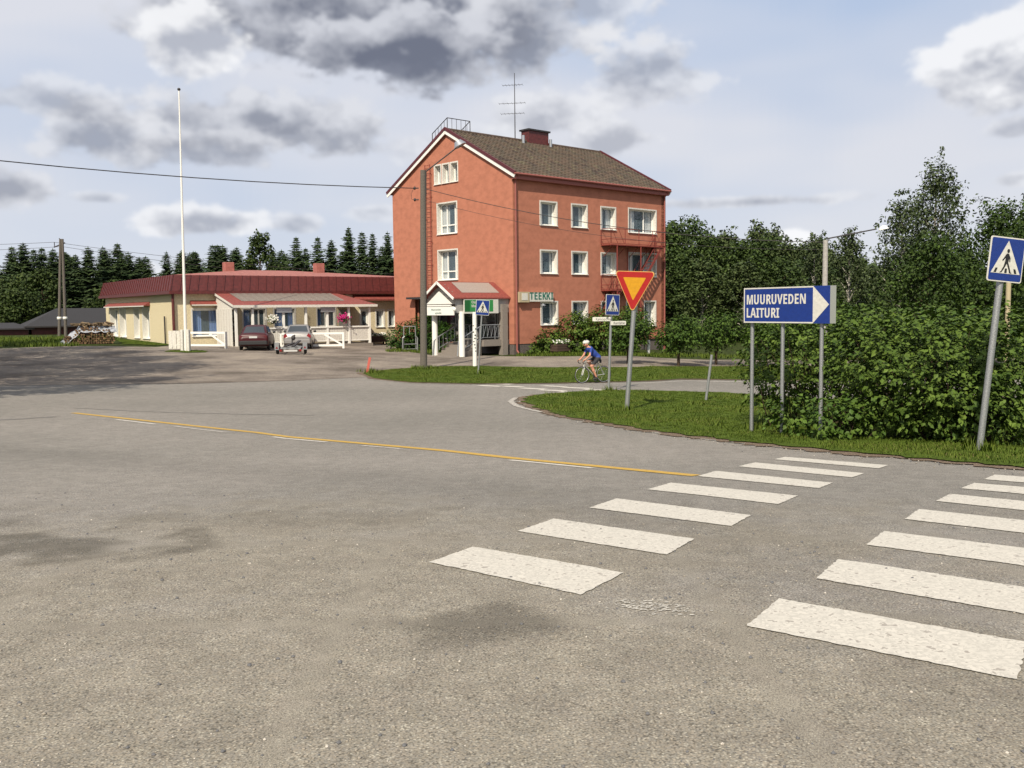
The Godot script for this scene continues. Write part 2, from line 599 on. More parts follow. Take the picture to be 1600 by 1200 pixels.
func ribbon(pts: Array, width: float) -> Array:  # outline of a painted line along pts
	var l := []
	var r := []
	for i in pts.size():
		var a := Vector2(pts[maxi(i - 1, 0)][0], pts[maxi(i - 1, 0)][1])
		var b := Vector2(pts[mini(i + 1, pts.size() - 1)][0], pts[mini(i + 1, pts.size() - 1)][1])
		var d := (b - a).normalized()
		var s := Vector2(-d.y, d.x) * width * 0.5
		l.append([pts[i][0] + s.x, pts[i][1] + s.y])
		r.push_front([pts[i][0] - s.x, pts[i][1] - s.y])
	return l + r


func rough_outline(poly: Array, step: float, jitter: float, seed_: int) -> Array:
	# outline with many points, each moved a little
	var r := RandomNumberGenerator.new()
	r.seed = seed_
	var out := []
	for i in poly.size():
		var a := Vector2(poly[i][0], poly[i][1])
		var b := Vector2(poly[(i + 1) % poly.size()][0], poly[(i + 1) % poly.size()][1])
		var k := maxi(1, int((b - a).length() / step))
		var d := (b - a).normalized()
		for s in k:
			var p := a.lerp(b, float(s) / k) + Vector2(-d.y, d.x) * r.randf_range(-jitter, jitter)
			out.append([p.x, p.y])
	return out


func asphalt_texture(S: int, seed_: int, binder: Vector3, warm: Vector3, cool: Vector3, pale: Vector3) -> ImageTexture:
	# stones of the surface dressing in a binder, 2.5 m across
	var f := FastNoiseLite.new()
	f.noise_type = FastNoiseLite.TYPE_CELLULAR
	f.seed = seed_
	f.frequency = 0.175
	f.cellular_jitter = 1.0
	f.cellular_return_type = FastNoiseLite.RETURN_CELL_VALUE
	f.fractal_type = FastNoiseLite.FRACTAL_NONE
	var cell := f.get_seamless_image(S, S).get_data()
	f.cellular_return_type = FastNoiseLite.RETURN_DISTANCE
	var dist := f.get_seamless_image(S, S).get_data()
	var g := FastNoiseLite.new()
	g.seed = seed_ + 1
	g.frequency = 0.006
	g.fractal_octaves = 5
	var soft := g.get_seamless_image(S, S).get_data()
	var lut := []
	for k in 256:
		var h := fmod(k * 0.61803 + 0.13, 1.0)
		var c := warm.lerp(cool, smoothstep(0.3, 0.8, h))
		c *= 0.82 + 0.34 * fmod(k * 0.7548, 1.0)
		if k % 13 == 0:
			c = pale
		if k % 11 == 5:
			c *= 0.5
		lut.append(c)
	var srgb := PackedByteArray()
	srgb.resize(1024)
	for k in 1024:
		srgb[k] = int(clampf(Color(k / 1023.0, 0, 0).linear_to_srgb().r * 255.0, 0, 255))
	var rows := []
	rows.resize(S)
	var work := func(j: int) -> void:
		var row := PackedByteArray()
		row.resize(S * 3)
		for x in S:
			var i := j * S + x
			var d := clampf((dist[i] - 60) / 110.0, 0.0, 1.0)
			var c: Vector3 = lut[cell[i]]
			c = c.lerp(binder, d * d * 0.9)
			c *= (0.86 + 0.28 * soft[i] / 255.0) * 1023.0
			row[x * 3] = srgb[clampi(int(c.x), 0, 1023)]
			row[x * 3 + 1] = srgb[clampi(int(c.y), 0, 1023)]
			row[x * 3 + 2] = srgb[clampi(int(c.z), 0, 1023)]
		rows[j] = row
	WorkerThreadPool.wait_for_group_task_completion(WorkerThreadPool.add_group_task(work, S))
	var out := PackedByteArray()
	for r in rows:
		out.append_array(r)
	return ImageTexture.create_from_image(Image.create_from_data(S, S, false, Image.FORMAT_RGB8, out))


const WEAR := 832
const WEAR_X := -26.0
const WEAR_Z := -50.0
const WEAR_M := 52.0


func wear_row(j: int, f: FastNoiseLite, g: FastNoiseLite, out: Array) -> void:
	var row := PackedByteArray()
	row.resize(WEAR * 3)
	var z := WEAR_Z + WEAR_M * (j + 0.5) / WEAR
	for i in WEAR:
		var x := WEAR_X + WEAR_M * (i + 0.5) / WEAR
		var n := f.get_noise_2d(x, z)
		var m := g.get_noise_2d(x, z)
		var c := Vector3(0.74, 0.737, 0.715) + Vector3(0.13, 0.12, 0.12) * n + Vector3(0.05, 0.05, 0.05) * m
		# sand and dust swept to the near side of the crossing
		var dust := smoothstep(0.25, -0.25, (x * 0.28 - z - 6.6) * 0.16 + n * 0.55 + m * 0.22)
		c = c.lerp(Vector3(0.80, 0.77, 0.675) + Vector3(0.11, 0.11, 0.09) * m, dust * 0.85)
		# wheel tracks of the turning traffic
		var a := absf(Vector2(x + 9.0, z + 2.0).length() - 11.5 + n * 0.5)
		c *= 1.0 - 0.10 * smoothstep(1.2, 0.1, a)
		# the two oily, patched spots
		for s in [[-3.45, -6.9, 1.15, 0.62, 0.42], [-0.22, -4.88, 0.52, 0.30, 0.36], [-2.0, -8.1, 1.6, 0.35, 0.14], [-4.6, -7.9, 0.8, 0.5, 0.25]]:
			var q := Vector2((x - s[0]) / s[2], (z - s[1]) / s[3]).length()
			c *= 1.0 - s[4] * smoothstep(1.1, 0.35, q + m * 1.1 + n * 0.5)
		row[i * 3] = int(clampf(Color(c.x, 0, 0).linear_to_srgb().r * 255, 0, 255))
		row[i * 3 + 1] = int(clampf(Color(c.y, 0, 0).linear_to_srgb().r * 255, 0, 255))
		row[i * 3 + 2] = int(clampf(Color(c.z, 0, 0).linear_to_srgb().r * 255, 0, 255))
	out[j] = row


func wear_texture() -> ImageTexture:
	var f := FastNoiseLite.new()
	f.seed = 21
	f.frequency = 0.13
	f.fractal_octaves = 5
	var g := FastNoiseLite.new()
	g.seed = 22
	g.frequency = 1.3
	g.fractal_octaves = 4
	var rows := []
	rows.resize(WEAR)
	var job := WorkerThreadPool.add_group_task(wear_row.bind(f, g, rows), WEAR)
	WorkerThreadPool.wait_for_group_task_completion(job)
	var all := PackedByteArray()
	for r in rows:
		all.append_array(r)
	return ImageTexture.create_from_image(Image.create_from_data(WEAR, WEAR, false, Image.FORMAT_RGB8, all))


func with_second(mb: MB) -> MB:  # second texture coordinates for the wear map
	mb.second = true
	for p in mb.v:
		mb.w.append(Vector2((p.x - WEAR_X) / WEAR_M, (p.z - WEAR_Z) / WEAR_M))
	return mb


func paint_material(called: String, color: Color, worn: Color, seed_: int, share: float) -> StandardMaterial3D:
	var m := mat(called, Color.WHITE, 0.75)
	m.albedo_texture = noise_tex(1024, 0.014, [[0.0, worn], [share, worn], [share + 0.05, color], [0.5, color * 0.95], [0.62, color * 0.88], [0.7, color], [1.0, color]], 6, FastNoiseLite.TYPE_SIMPLEX_SMOOTH, seed_)
	m.uv1_scale = Vector3(0.7, 0.7, 1)
	return m


func ground() -> void:
	var soil := mat("meadow", lin(0.06, 0.085, 0.022), 0.95, 0, 0.2)
	grain(soil, 0.03, 6.0, 0.5, 51)
	struct("ground", layer([[-880, 60], [-880, -890], [880, -890], [880, 60]], 0.0), soil)
	# road surface
	var road := mat("asphalt", Color.WHITE, 0.9, 0, 0.3)
	road.albedo_texture = asphalt_texture(1280, 4, Vector3(0.165, 0.155, 0.145), Vector3(0.35, 0.32, 0.285), Vector3(0.305, 0.293, 0.28), Vector3(0.50, 0.48, 0.44))
	road.uv1_scale = Vector3(0.5, 0.5, 1)
	road.detail_enabled = true
	road.detail_albedo = wear_texture()
	road.detail_blend_mode = BaseMaterial3D.BLEND_MODE_MUL
	road.detail_uv_layer = BaseMaterial3D.DETAIL_UV_2
	road.normal_enabled = true
	road.normal_texture = noise_tex(1024, 0.2, [], 2, FastNoiseLite.TYPE_CELLULAR, 4, 4.0)
	road.normal_scale = 0.3
	var far := [[-120, 40], [-120, -44], [-60, -46], [-32.78, -49.2], [-28.61, -53.7], [-26.65, -57.2], [-24.2, -57.7], [-21.15, -57.2], [-20.8, -62], [-9, -71], [-7.6, -62.5], [-6.15, -57.84], [-4.6, -54.9], [-2.37, -55.0], [0.02, -53.36], [4.58, -52.56], [8.38, -52.2], [12.93, -53.74], [18.07, -54.1], [60, -56], [120, -58], [120, 40]]
	struct("road", with_second(layer(far, 0.008)), road)
	# the older, browner yard in front of the yellow building
	var yard := mat("yard_asphalt", Color.WHITE, 0.95, 0, 0.2)
	yard.albedo_texture = asphalt_texture(512, 9, Vector3(0.16, 0.145, 0.13), Vector3(0.33, 0.295, 0.26), Vector3(0.29, 0.27, 0.25), Vector3(0.42, 0.38, 0.33))
	yard.uv1_scale = Vector3(0.4, 0.4, 1)
	yard.detail_enabled = true
	yard.detail_albedo = noise_tex(512, 0.02, [[0.2, Color(0.72, 0.70, 0.68)], [0.5, Color(0.9, 0.88, 0.86)], [0.8, Color(1, 0.98, 0.94)]], 5, FastNoiseLite.TYPE_SIMPLEX_SMOOTH, 13)
	yard.detail_blend_mode = BaseMaterial3D.BLEND_MODE_MUL
	yard.detail_uv_layer = BaseMaterial3D.DETAIL_UV_2
	struct("yard", with_second(layer([[-119, -22], [-26, -25.5], [-16.1, -30.1], [-11.0, -32.94], [-5.9, -38.5], [-5.85, -42.6], [-4.7, -44.6], [-3.05, -46.0], [-1.2, -45.7], [1.5, -44.4], [5.85, -43.9], [11.4, -48.1], [19.96, -49.9], [60, -52], [60, -55.9], [18.07, -54.0], [12.93, -53.64], [8.38, -52.1], [4.58, -52.46], [0.02, -53.26], [-2.37, -54.9], [-4.6, -54.8], [-6.1, -57.7], [-7.5, -62.4], [-8.9, -70.8], [-20.7, -61.8], [-21.1, -57.1], [-24.2, -57.6], [-26.6, -57.1], [-28.5, -53.6], [-32.7, -49.1], [-60, -45.9], [-119, -43.9]], 0.014)), yard)
	# road markings
	var white := paint_material("road_white", lin(0.56, 0.53, 0.465), lin(0.31, 0.285, 0.25), 61, 0.235)
	var worn := paint_material("road_white_worn", lin(0.47, 0.44, 0.38), lin(0.28, 0.26, 0.24), 62, 0.5)
	var yellow := paint_material("road_yellow", lin(0.52, 0.32, 0.045), lin(0.34, 0.26, 0.14), 63, 0.30)
	var cross := Node3D.new()
	cross.name = "zebra_crossing"
	add_child(cross)
	cross.set_meta("kind", "structure")
	var row1 := [[[-0.56, -6.20], [-0.29, -6.70], [0.68, -5.86], [0.38, -5.38]], [[0.03, -7.28], [0.33, -7.82], [1.32, -6.90], [1.03, -6.36]], [[0.67, -8.36], [0.97, -8.88], [1.98, -7.88], [1.70, -7.40]], [[1.34, -9.50], [1.67, -10.04], [2.68, -8.92], [2.36, -8.44]], [[2.06, -10.62], [2.38, -11.14], [3.33, -9.88], [3.05, -9.46]], [[2.75, -11.62], [3.08, -12.08], [3.97, -10.72], [3.69, -10.34]], [[3.42, -12.46], [3.66, -12.78], [4.57, -11.56], [4.32, -11.22]]]
	for s in row1:
		obj("stripe", layer(rough_outline(s, 0.03, 0.006, row1.find(s)), 0.014), white, cross)
	var left2 := [[1.18, -4.78, 1.48, -5.26], [1.82, -5.68, 2.12, -6.16], [2.47, -6.62, 2.79, -7.12], [3.15, -7.62, 3.47, -8.10], [3.80, -8.52, 4.12, -8.94], [4.40, -9.32, 4.73, -9.74], [4.98, -10.04, 5.31, -10.46]]
	for e in left2:
		var along := Vector2(0.97, 0.78).lerp(Vector2(0.93, 1.15), float(left2.find(e)) / 6.0)
		obj("stripe", layer(rough_outline([[e[0], e[1]], [e[2], e[3]], [e[2] + along.x, e[3] + along.y], [e[0] + along.x, e[1] + along.y]], 0.03, 0.006, 20 + left2.find(e)), 0.014), white, cross)
	var faint := MB.new()
	for s in 150:
		var x := 0.74 + rng.randfn(0, 0.11)
		var z := -5.20 + (x - 0.5) * 0.3 + rng.randfn(0, 0.055)
		var k := rng.randf_range(0.004, 0.016)
		layer([[x, z], [x + k * 1.6, z - k * 0.5], [x + k * 1.9, z + k * 0.6], [x + k * 0.3, z + k * 0.9]], 0.013, faint)
	obj("paint_remnant", faint, white, cross).set_meta("kind", "stuff")
	struct("yellow_line", layer(rough_outline(ribbon([[-9.69, -21.1], [-4.80, -17.80], [-0.98, -14.16], [0.78, -12.14], [2.06, -10.68]], 0.17), 0.12, 0.006, 41), 0.014), yellow)
	var dashes := Node3D.new()
	dashes.name = "centre_line"
	add_child(dashes)
	dashes.set_meta("kind", "structure")
	for d in [[[-8.18, -19.75], [-7.1, -18.95]], [[-6.6, -18.62], [-5.3, -17.65]], [[-4.26, -16.98], [-3.10, -15.9]], [[-0.04, -12.78], [0.98, -11.62]], [[-2.4, -15.2], [-1.7, -14.55]]]:
		obj("dash", layer(rough_outline(ribbon(d, 0.1), 0.06, 0.008, 43), 0.013), worn if d[0][0] in [-6.6, -2.4] else white, dashes)
	var far_cross := Node3D.new()
	far_cross.name = "far_zebra_crossing"
	add_child(far_cross)
	far_cross.set_meta("kind", "structure")
	for d in [[[-1.39, -35.6], [-0.0, -34.7]], [[-1.19, -34.3], [-0.35, -33.6]], [[-0.34, -33.8], [0.4, -33.15]], [[1.08, -33.74], [1.87, -33.1]], [[0.28, -32.72], [1.1, -31.95]], [[1.75, -32.8], [2.7, -32.0]], [[0.91, -31.68], [1.75, -31.05]], [[2.37, -31.6], [3.05, -31.2]], [[1.5, -30.7], [2.05, -30.35]]]:
		obj("stripe", layer(ribbon(d, 0.42), 0.018), white, far_cross)
	var kerb_line := Node3D.new()
	kerb_line.name = "edge_line"
	add_child(kerb_line)
	kerb_line.set_meta("kind", "structure")
	for d in [[[[0.10, -28.2], [-0.05, -26.6], [0.12, -24.9], [0.62, -23.0], [1.40, -20.9]], worn, 0.16], [[[0.30, -27.9], [0.24, -26.4], [0.40, -24.9], [0.86, -23.1]], worn, 0.12], [[[1.0, -21.6], [1.45, -20.6]], white, 0.12], [[[2.40, -17.55], [3.02, -15.9], [3.62, -14.75], [4.1, -13.9]], worn, 0.10], [[[4.62, -34.5], [8.92, -37.0]], white, 0.12], [[[-5.6, -37.5], [-3.9, -36.1], [-1.6, -34.9]], worn, 0.12], [[[4.3, -30.7], [7.3, -28.9]], worn, 0.12]]:
		obj("line", layer(rough_outline(ribbon(d[0], d[2]), 0.15, 0.012, 45), 0.018), d[1], kerb_line)
	# tar seams where the surface has been mended
	var tar := mat("tar_seam", lin(0.215, 0.205, 0.19), 0.85)
	grain(tar, 0.06, 0.5, 0.3, 57)
	var k := 0
	for e in [[[[-10.3, -22.5], [-8.9, -22.1], [-7.95, -21.94], [-6.19, -21.98], [-4.6, -22.2]], 0.09], [[[-10.4, -18.7], [-9.89, -19.4], [-9.6, -20.1]], 0.16]]:
		k += 1
		struct("tar_seam", layer(rough_outline(ribbon(e[0], e[1]), 0.1, e[1] * 0.3, 80 + k), 0.0125), tar)
	# grass islands, each on a rim of bare soil
	var earth := mat("bare_soil", lin(0.245, 0.19, 0.145), 0.98, 0, 0.2)
	grain(earth, 0.06, 1.0, 0.45, 53, 0.4)
	var turf := mat("turf", lin(0.085, 0.13, 0.018), 0.95, 0, 0.2)
	grain(turf, 0.05, 1.6, 0.45, 55)
	var island := [[0.41, -28.2], [0.78, -29.34], [1.83, -30.36], [3.01, -31.04], [4.13, -30.88], [7.01, -29.1], [12, -28.4], [30, -27.0], [30, -6.0], [14, -6.5], [8.4, -7.7], [6.35, -9.4], [5.93, -11.02], [5.56, -11.82], [5.06, -12.56], [4.39, -13.64], [3.74, -14.7], [3.04, -16.22], [2.39, -17.88], [1.71, -19.76], [1.02, -21.82], [0.57, -24.48], [0.32, -26.4]]
	var strip := [[-6.29, -40.46], [-5.45, -37.92], [-3.9, -36.48], [-1.41, -35.3], [1.4, -35.1], [4.75, -35.7], [9.2, -38.22], [16.46, -41.02], [60, -43], [60, -51], [19.96, -49.78], [11.38, -47.96], [5.85, -43.72], [1.49, -44.24], [-1.21, -45.56], [-3.05, -45.84], [-4.74, -44.4], [-5.7, -42.7]]
	var knoll := [[-18.9, -52.2], [-17.4, -51.4], [-16.6, -52.2], [-16.9, -53.4], [-18.2, -53.9], [-19.0, -53.3]]
	struct("soil_rim", layer(rough_outline(Array(grown(island, 0.2)), 0.14, 0.13, 71), 0.020), earth)
	struct("soil_rim", layer(rough_outline(Array(grown(strip, 0.22)), 0.25, 0.10, 72), 0.022), earth)
	struct("verge", layer(rough_outline(island, 0.22, 0.13, 73), 0.034), turf)
	struct("verge", layer(rough_outline(strip, 0.25, 0.06, 74), 0.034), turf)
	struct("verge", layer(rough_outline(knoll, 0.25, 0.08, 75), 0.034), turf)
	var wall_side := [[-25.2, -62.0], [-24.4, -60.4], [-22.0, -58.9], [-21.2, -59.6], [-22.0, -61.2], [-26.0, -67.0], [-28.0, -68]]
	struct("verge", layer(rough_outline(wall_side, 0.3, 0.08, 76), 0.034), turf)
	grass([island, strip, knoll, wall_side])
	gravel()


func grown(poly: Array, by: float) -> Array:
	var pts := PackedVector2Array()
	for p in poly:
		pts.append(Vector2(p[0], p[1]))
	if Geometry2D.is_polygon_clockwise(pts):
		pts.reverse()
	var out := []
	for p in Geometry2D.offset_polygon(pts, by)[0]:
		out.append([p.x, p.y])
	return out


func tuft(seed_: int, blades: int, h: float, spread: float) -> ArrayMesh:
	var r := RandomNumberGenerator.new()
	r.seed = seed_
	var mb := MB.new()
	mb.coloured = true
	for k in blades:
		var a := r.randf() * TAU
		var o := Vector3(cos(a), 0, sin(a)) * spread * sqrt(r.randf())
		var lean := Vector3(r.randf_range(-1, 1), 0, r.randf_range(-1, 1)) * h * 0.45
		var side := Vector3(cos(a * 3.1), 0, sin(a * 3.1)) * h * 0.055 + Vector3(cos(a * 3.1), 0, sin(a * 3.1)) * 0.0012
		var hh := h * r.randf_range(0.6, 1.15)
		var t := r.randf()
		mb.tint = Color(0.085, 0.14, 0.016).lerp(Color(0.15, 0.195, 0.028), t)
		if r.randf() < 0.06:
			mb.tint = Color(0.26, 0.22, 0.09)
		var up := (Vector3.UP + lean * 2.0).normalized()
		mb.tri3(o - side, o + side, o + lean + Vector3.UP * hh, up, up, up)
	return mb.done()


func grass(areas: Array) -> void:
	var r := RandomNumberGenerator.new()
	r.seed = 31
	var kinds := [tuft(1, 12, 0.026, 0.06), tuft(2, 13, 0.038, 0.06), tuft(3, 12, 0.11, 0.08)]
	var places := [[], [], []]
	var lump := FastNoiseLite.new()
	lump.seed = 8
	lump.frequency = 0.5
	for area in areas:
		var pts := PackedVector2Array()
		for p in area:
			pts.append(Vector2(p[0], p[1]))
		var lo := pts[0]
		var hi := pts[0]
		for p in pts:
			lo = lo.min(p)
			hi = hi.max(p)
		hi.x = minf(hi.x, 20)
		lo.y = maxf(lo.y, -68)
		hi.y = minf(hi.y, -9)
		var n := int((hi.x - lo.x) * (hi.y - lo.y) * 190.0)
		for k in n:
			var p := Vector2(r.randf_range(lo.x, hi.x), r.randf_range(lo.y, hi.y))
			var dist := -p.y
			if r.randf() > clampf(20.0 / dist, 0.2, 1.0) or p.x > 0.58 * dist + 1.0:
				continue
			if not Geometry2D.is_point_in_polygon(p, pts):
				continue
			var edge := 9.0
			for i in pts.size():
				edge = minf(edge, (Geometry2D.get_closest_point_to_segment(p, pts[i], pts[(i + 1) % pts.size()]) - p).length())
			if edge < 0.45 and r.randf() < 0.9 - edge * 2.0:
				continue
			var kind := 1 if lump.get_noise_2d(p.x, p.y) > 0.15 else 0
			if r.randf() < 0.002:
				kind = 2
			var s := r.randf_range(0.75, 1.3) * (1.0 + dist * 0.012)
			places[kind].append(Transform3D(Basis(Vector3.UP, r.randf() * TAU).scaled(Vector3(s, s, s)), gpt(p.x, p.y, 0.03)))
	# taller growth at the foot of the poles
	for foot in [[-4.07, -44.2, 0.7, 70], [-1.43, -40.5, 0.4, 16], [-6.1, -41.0, 0.6, 30], [3.1, -30.74, 0.2, 9], [2.73, -22.8, 0.12, 10], [4.37, -17.3, 0.12, 9], [4.7, -16.3, 0.12, 9], [6.44, -13.14, 0.15, 12]]:
		for k in foot[3]:
			var a := r.randf() * TAU
			var q: float = foot[2] * sqrt(r.randf())
			var s := r.randf_range(0.7, 1.6)
			places[2].append(Transform3D(Basis(Vector3.UP, a).scaled(Vector3(s, s * 1.2, s)), gpt(foot[0] + cos(a) * q, foot[1] + sin(a) * q, 0.03)))
	# rough meadow edge beyond the yard and along the red house
	for belt in [[-46, -26, -58, -56, 900, 0.5], [-40, -28, -70, -58, 1200, 0.6], [0.3, 9, -54.6, -53.2, 500, 0.25], [9, 22, -58, -54.6, 500, 0.3], [-7.6, -4.4, -59.5, -57.0, 150, 0.2]]:
		for k in belt[4]:
			var x := r.randf_range(belt[0], belt[1])
			var z := r.randf_range(belt[2], belt[3])
			if z > -53.0 and x < -30:
				continue
			var s: float = r.randf_range(1.0, 2.2) * (0.7 + belt[5])
			places[2].append(Transform3D(Basis(Vector3.UP, r.randf() * TAU).scaled(Vector3(s, s, s)), gpt(x, z, 0.0)))
	for k in 3:
		var mm := MultiMesh.new()
		mm.transform_format = MultiMesh.TRANSFORM_3D
		mm.mesh = kinds[k]
		mm.instance_count = places[k].size()
		for i in places[k].size():
			mm.set_instance_transform(i, places[k][i])
		var o := MultiMeshInstance3D.new()
		o.name = ["mown_grass", "thick_grass", "tall_grass"][k]
		o.multimesh = mm
		o.material_override = M.grass
		add_child(o)
		o.set_meta("kind", "stuff")
		o.set_meta("label", ["short mown grass on the traffic islands", "thicker mown grass in patches on the islands", "taller grass round the posts and along the verges"][k])
		o.set_meta("category", "grass")


func gravel() -> void:
	var r := RandomNumberGenerator.new()
	r.seed = 91
	for kind in 3:
		var mb := MB.new()
		mb.coloured = true
		mb.tint = [Color(0.30, 0.27, 0.22), Color(0.13, 0.13, 0.135), Color(0.5, 0.46, 0.4)][kind]
		var d := Vector3(1.0, 0.62, 0.8)
		mb.ball(Vector3(0, 0.3, 0), d, 4, 6)
		for i in mb.v.size():
			var p := mb.v[i]
			mb.v[i] = p * (0.8 + 0.3 * sin(p.x * 3.0 + p.z * 5.0 + kind))
		var mm := MultiMesh.new()
		mm.transform_format = MultiMesh.TRANSFORM_3D
		mm.mesh = mb.done()
		var spots := []
		var n: int = [3800, 1900, 700][kind]
		var blot := FastNoiseLite.new()
		blot.seed = 3
		blot.frequency = 0.5
		while spots.size() < n:
			var z := -2.6 - 8.0 * pow(r.randf(), 1.7)
			var x := r.randf_range(-0.62, 0.62) * -z * 1.05
			if x * 0.28 - z > 7.6 + r.randf() * 1.5 or blot.get_noise_2d(x, z) + r.randf() * 0.5 < 0.12:
				continue
			var s := 0.0026 + 0.0095 * pow(r.randf(), 4.5)
			if kind == 1:
				s *= 1.5
			spots.append(Transform3D(Basis(Vector3.UP, r.randf() * TAU).scaled(Vector3(s, s * 0.8, s)), gpt(x, z, 0.008)))
		# grit that collects along the edge of the grass
		var rim := [[6.35, -9.4], [5.93, -11.02], [5.06, -12.56], [4.39, -13.64], [3.74, -14.7], [3.04, -16.22], [2.39, -17.88], [1.71, -19.76], [1.02, -21.82]]
		for k in n / 4:
			var i := r.randi() % (rim.size() - 1)
			var q := Vector2(rim[i][0], rim[i][1]).lerp(Vector2(rim[i + 1][0], rim[i + 1][1]), r.randf()) - Vector2(0.86, -0.5) * (absf(r.randfn(0, 0.28)) - 0.05)
			var s := 0.005 + 0.012 * pow(r.randf(), 3.0)
			spots.append(Transform3D(Basis(Vector3.UP, r.randf() * TAU).scaled(Vector3(s, s * 0.8, s)), gpt(q.x, q.y, 0.012)))
		n = spots.size()
		mm.instance_count = n
		for i in n:
			mm.set_instance_transform(i, spots[i])
		var o := MultiMeshInstance3D.new()
		o.name = ["loose_grit", "dark_pebbles", "pale_pebbles"][kind]
		o.multimesh = mm
		o.material_override = M.stone
		add_child(o)
		o.set_meta("kind", "stuff")
		o.set_meta("label", ["loose brown grit scattered over the near road", "dark pebbles scattered over the near road", "pale pebbles scattered over the near road"][kind])
		o.set_meta("category", "gravel")


# ---------------------------------------------------------------- buildings
func wall_with_holes(w: float, y0: float, top: Array, holes: Array, thick: float, at: Transform3D) -> MB:
	# an upright wall in its own xy plane, outline: base from 0 to w at y0, then the top points; holes [x0, y0, x1, y1] with reveals
	var mb := MB.new()
	var outline := PackedVector2Array([Vector2(0, y0), Vector2(w, y0)])
	for p in top:
		outline.append(Vector2(p[0], p[1]))
	var ys := [y0]
	var hi := y0
	for p in outline:
		hi = maxf(hi, p.y)
	for h in holes:
		ys.append(h[1])
		ys.append(h[3])
	for p in top:
		ys.append(p[1])
	ys.sort()
	var levels := [ys[0]]
	for y in ys:
		if y - levels[-1] > 0.002:
			levels.append(y)
	for k in levels.size() - 1:
		var lo: float = levels[k]
		var up: float = levels[k + 1]
		var xs := []
		for h in holes:
			if h[1] < up - 0.001 and h[3] > lo + 0.001:
				xs.append([h[0], h[2]])
		xs.sort()
		var at_x := -1.0
		var spans := []
		for e in xs:
			spans.append([at_x, e[0]])
			at_x = e[1]
		spans.append([at_x, w + 1.0])
		for s in spans:
			for piece in Geometry2D.intersect_polygons(outline, PackedVector2Array([Vector2(s[0], lo), Vector2(s[1], lo), Vector2(s[1], up), Vector2(s[0], up)])):
				var t := Geometry2D.triangulate_polygon(piece)
				for z in [0.0, -thick]:
					var m := at.basis * Vector3(0, 0, 1.0 if z == 0.0 else -1.0)
					for i in range(0, t.size(), 3):
						mb.tri3(at * Vector3(piece[t[i]].x, piece[t[i]].y, z), at * Vector3(piece[t[i + 1]].x, piece[t[i + 1]].y, z), at * Vector3(piece[t[i + 2]].x, piece[t[i + 2]].y, z), m, m, m)
	return mb


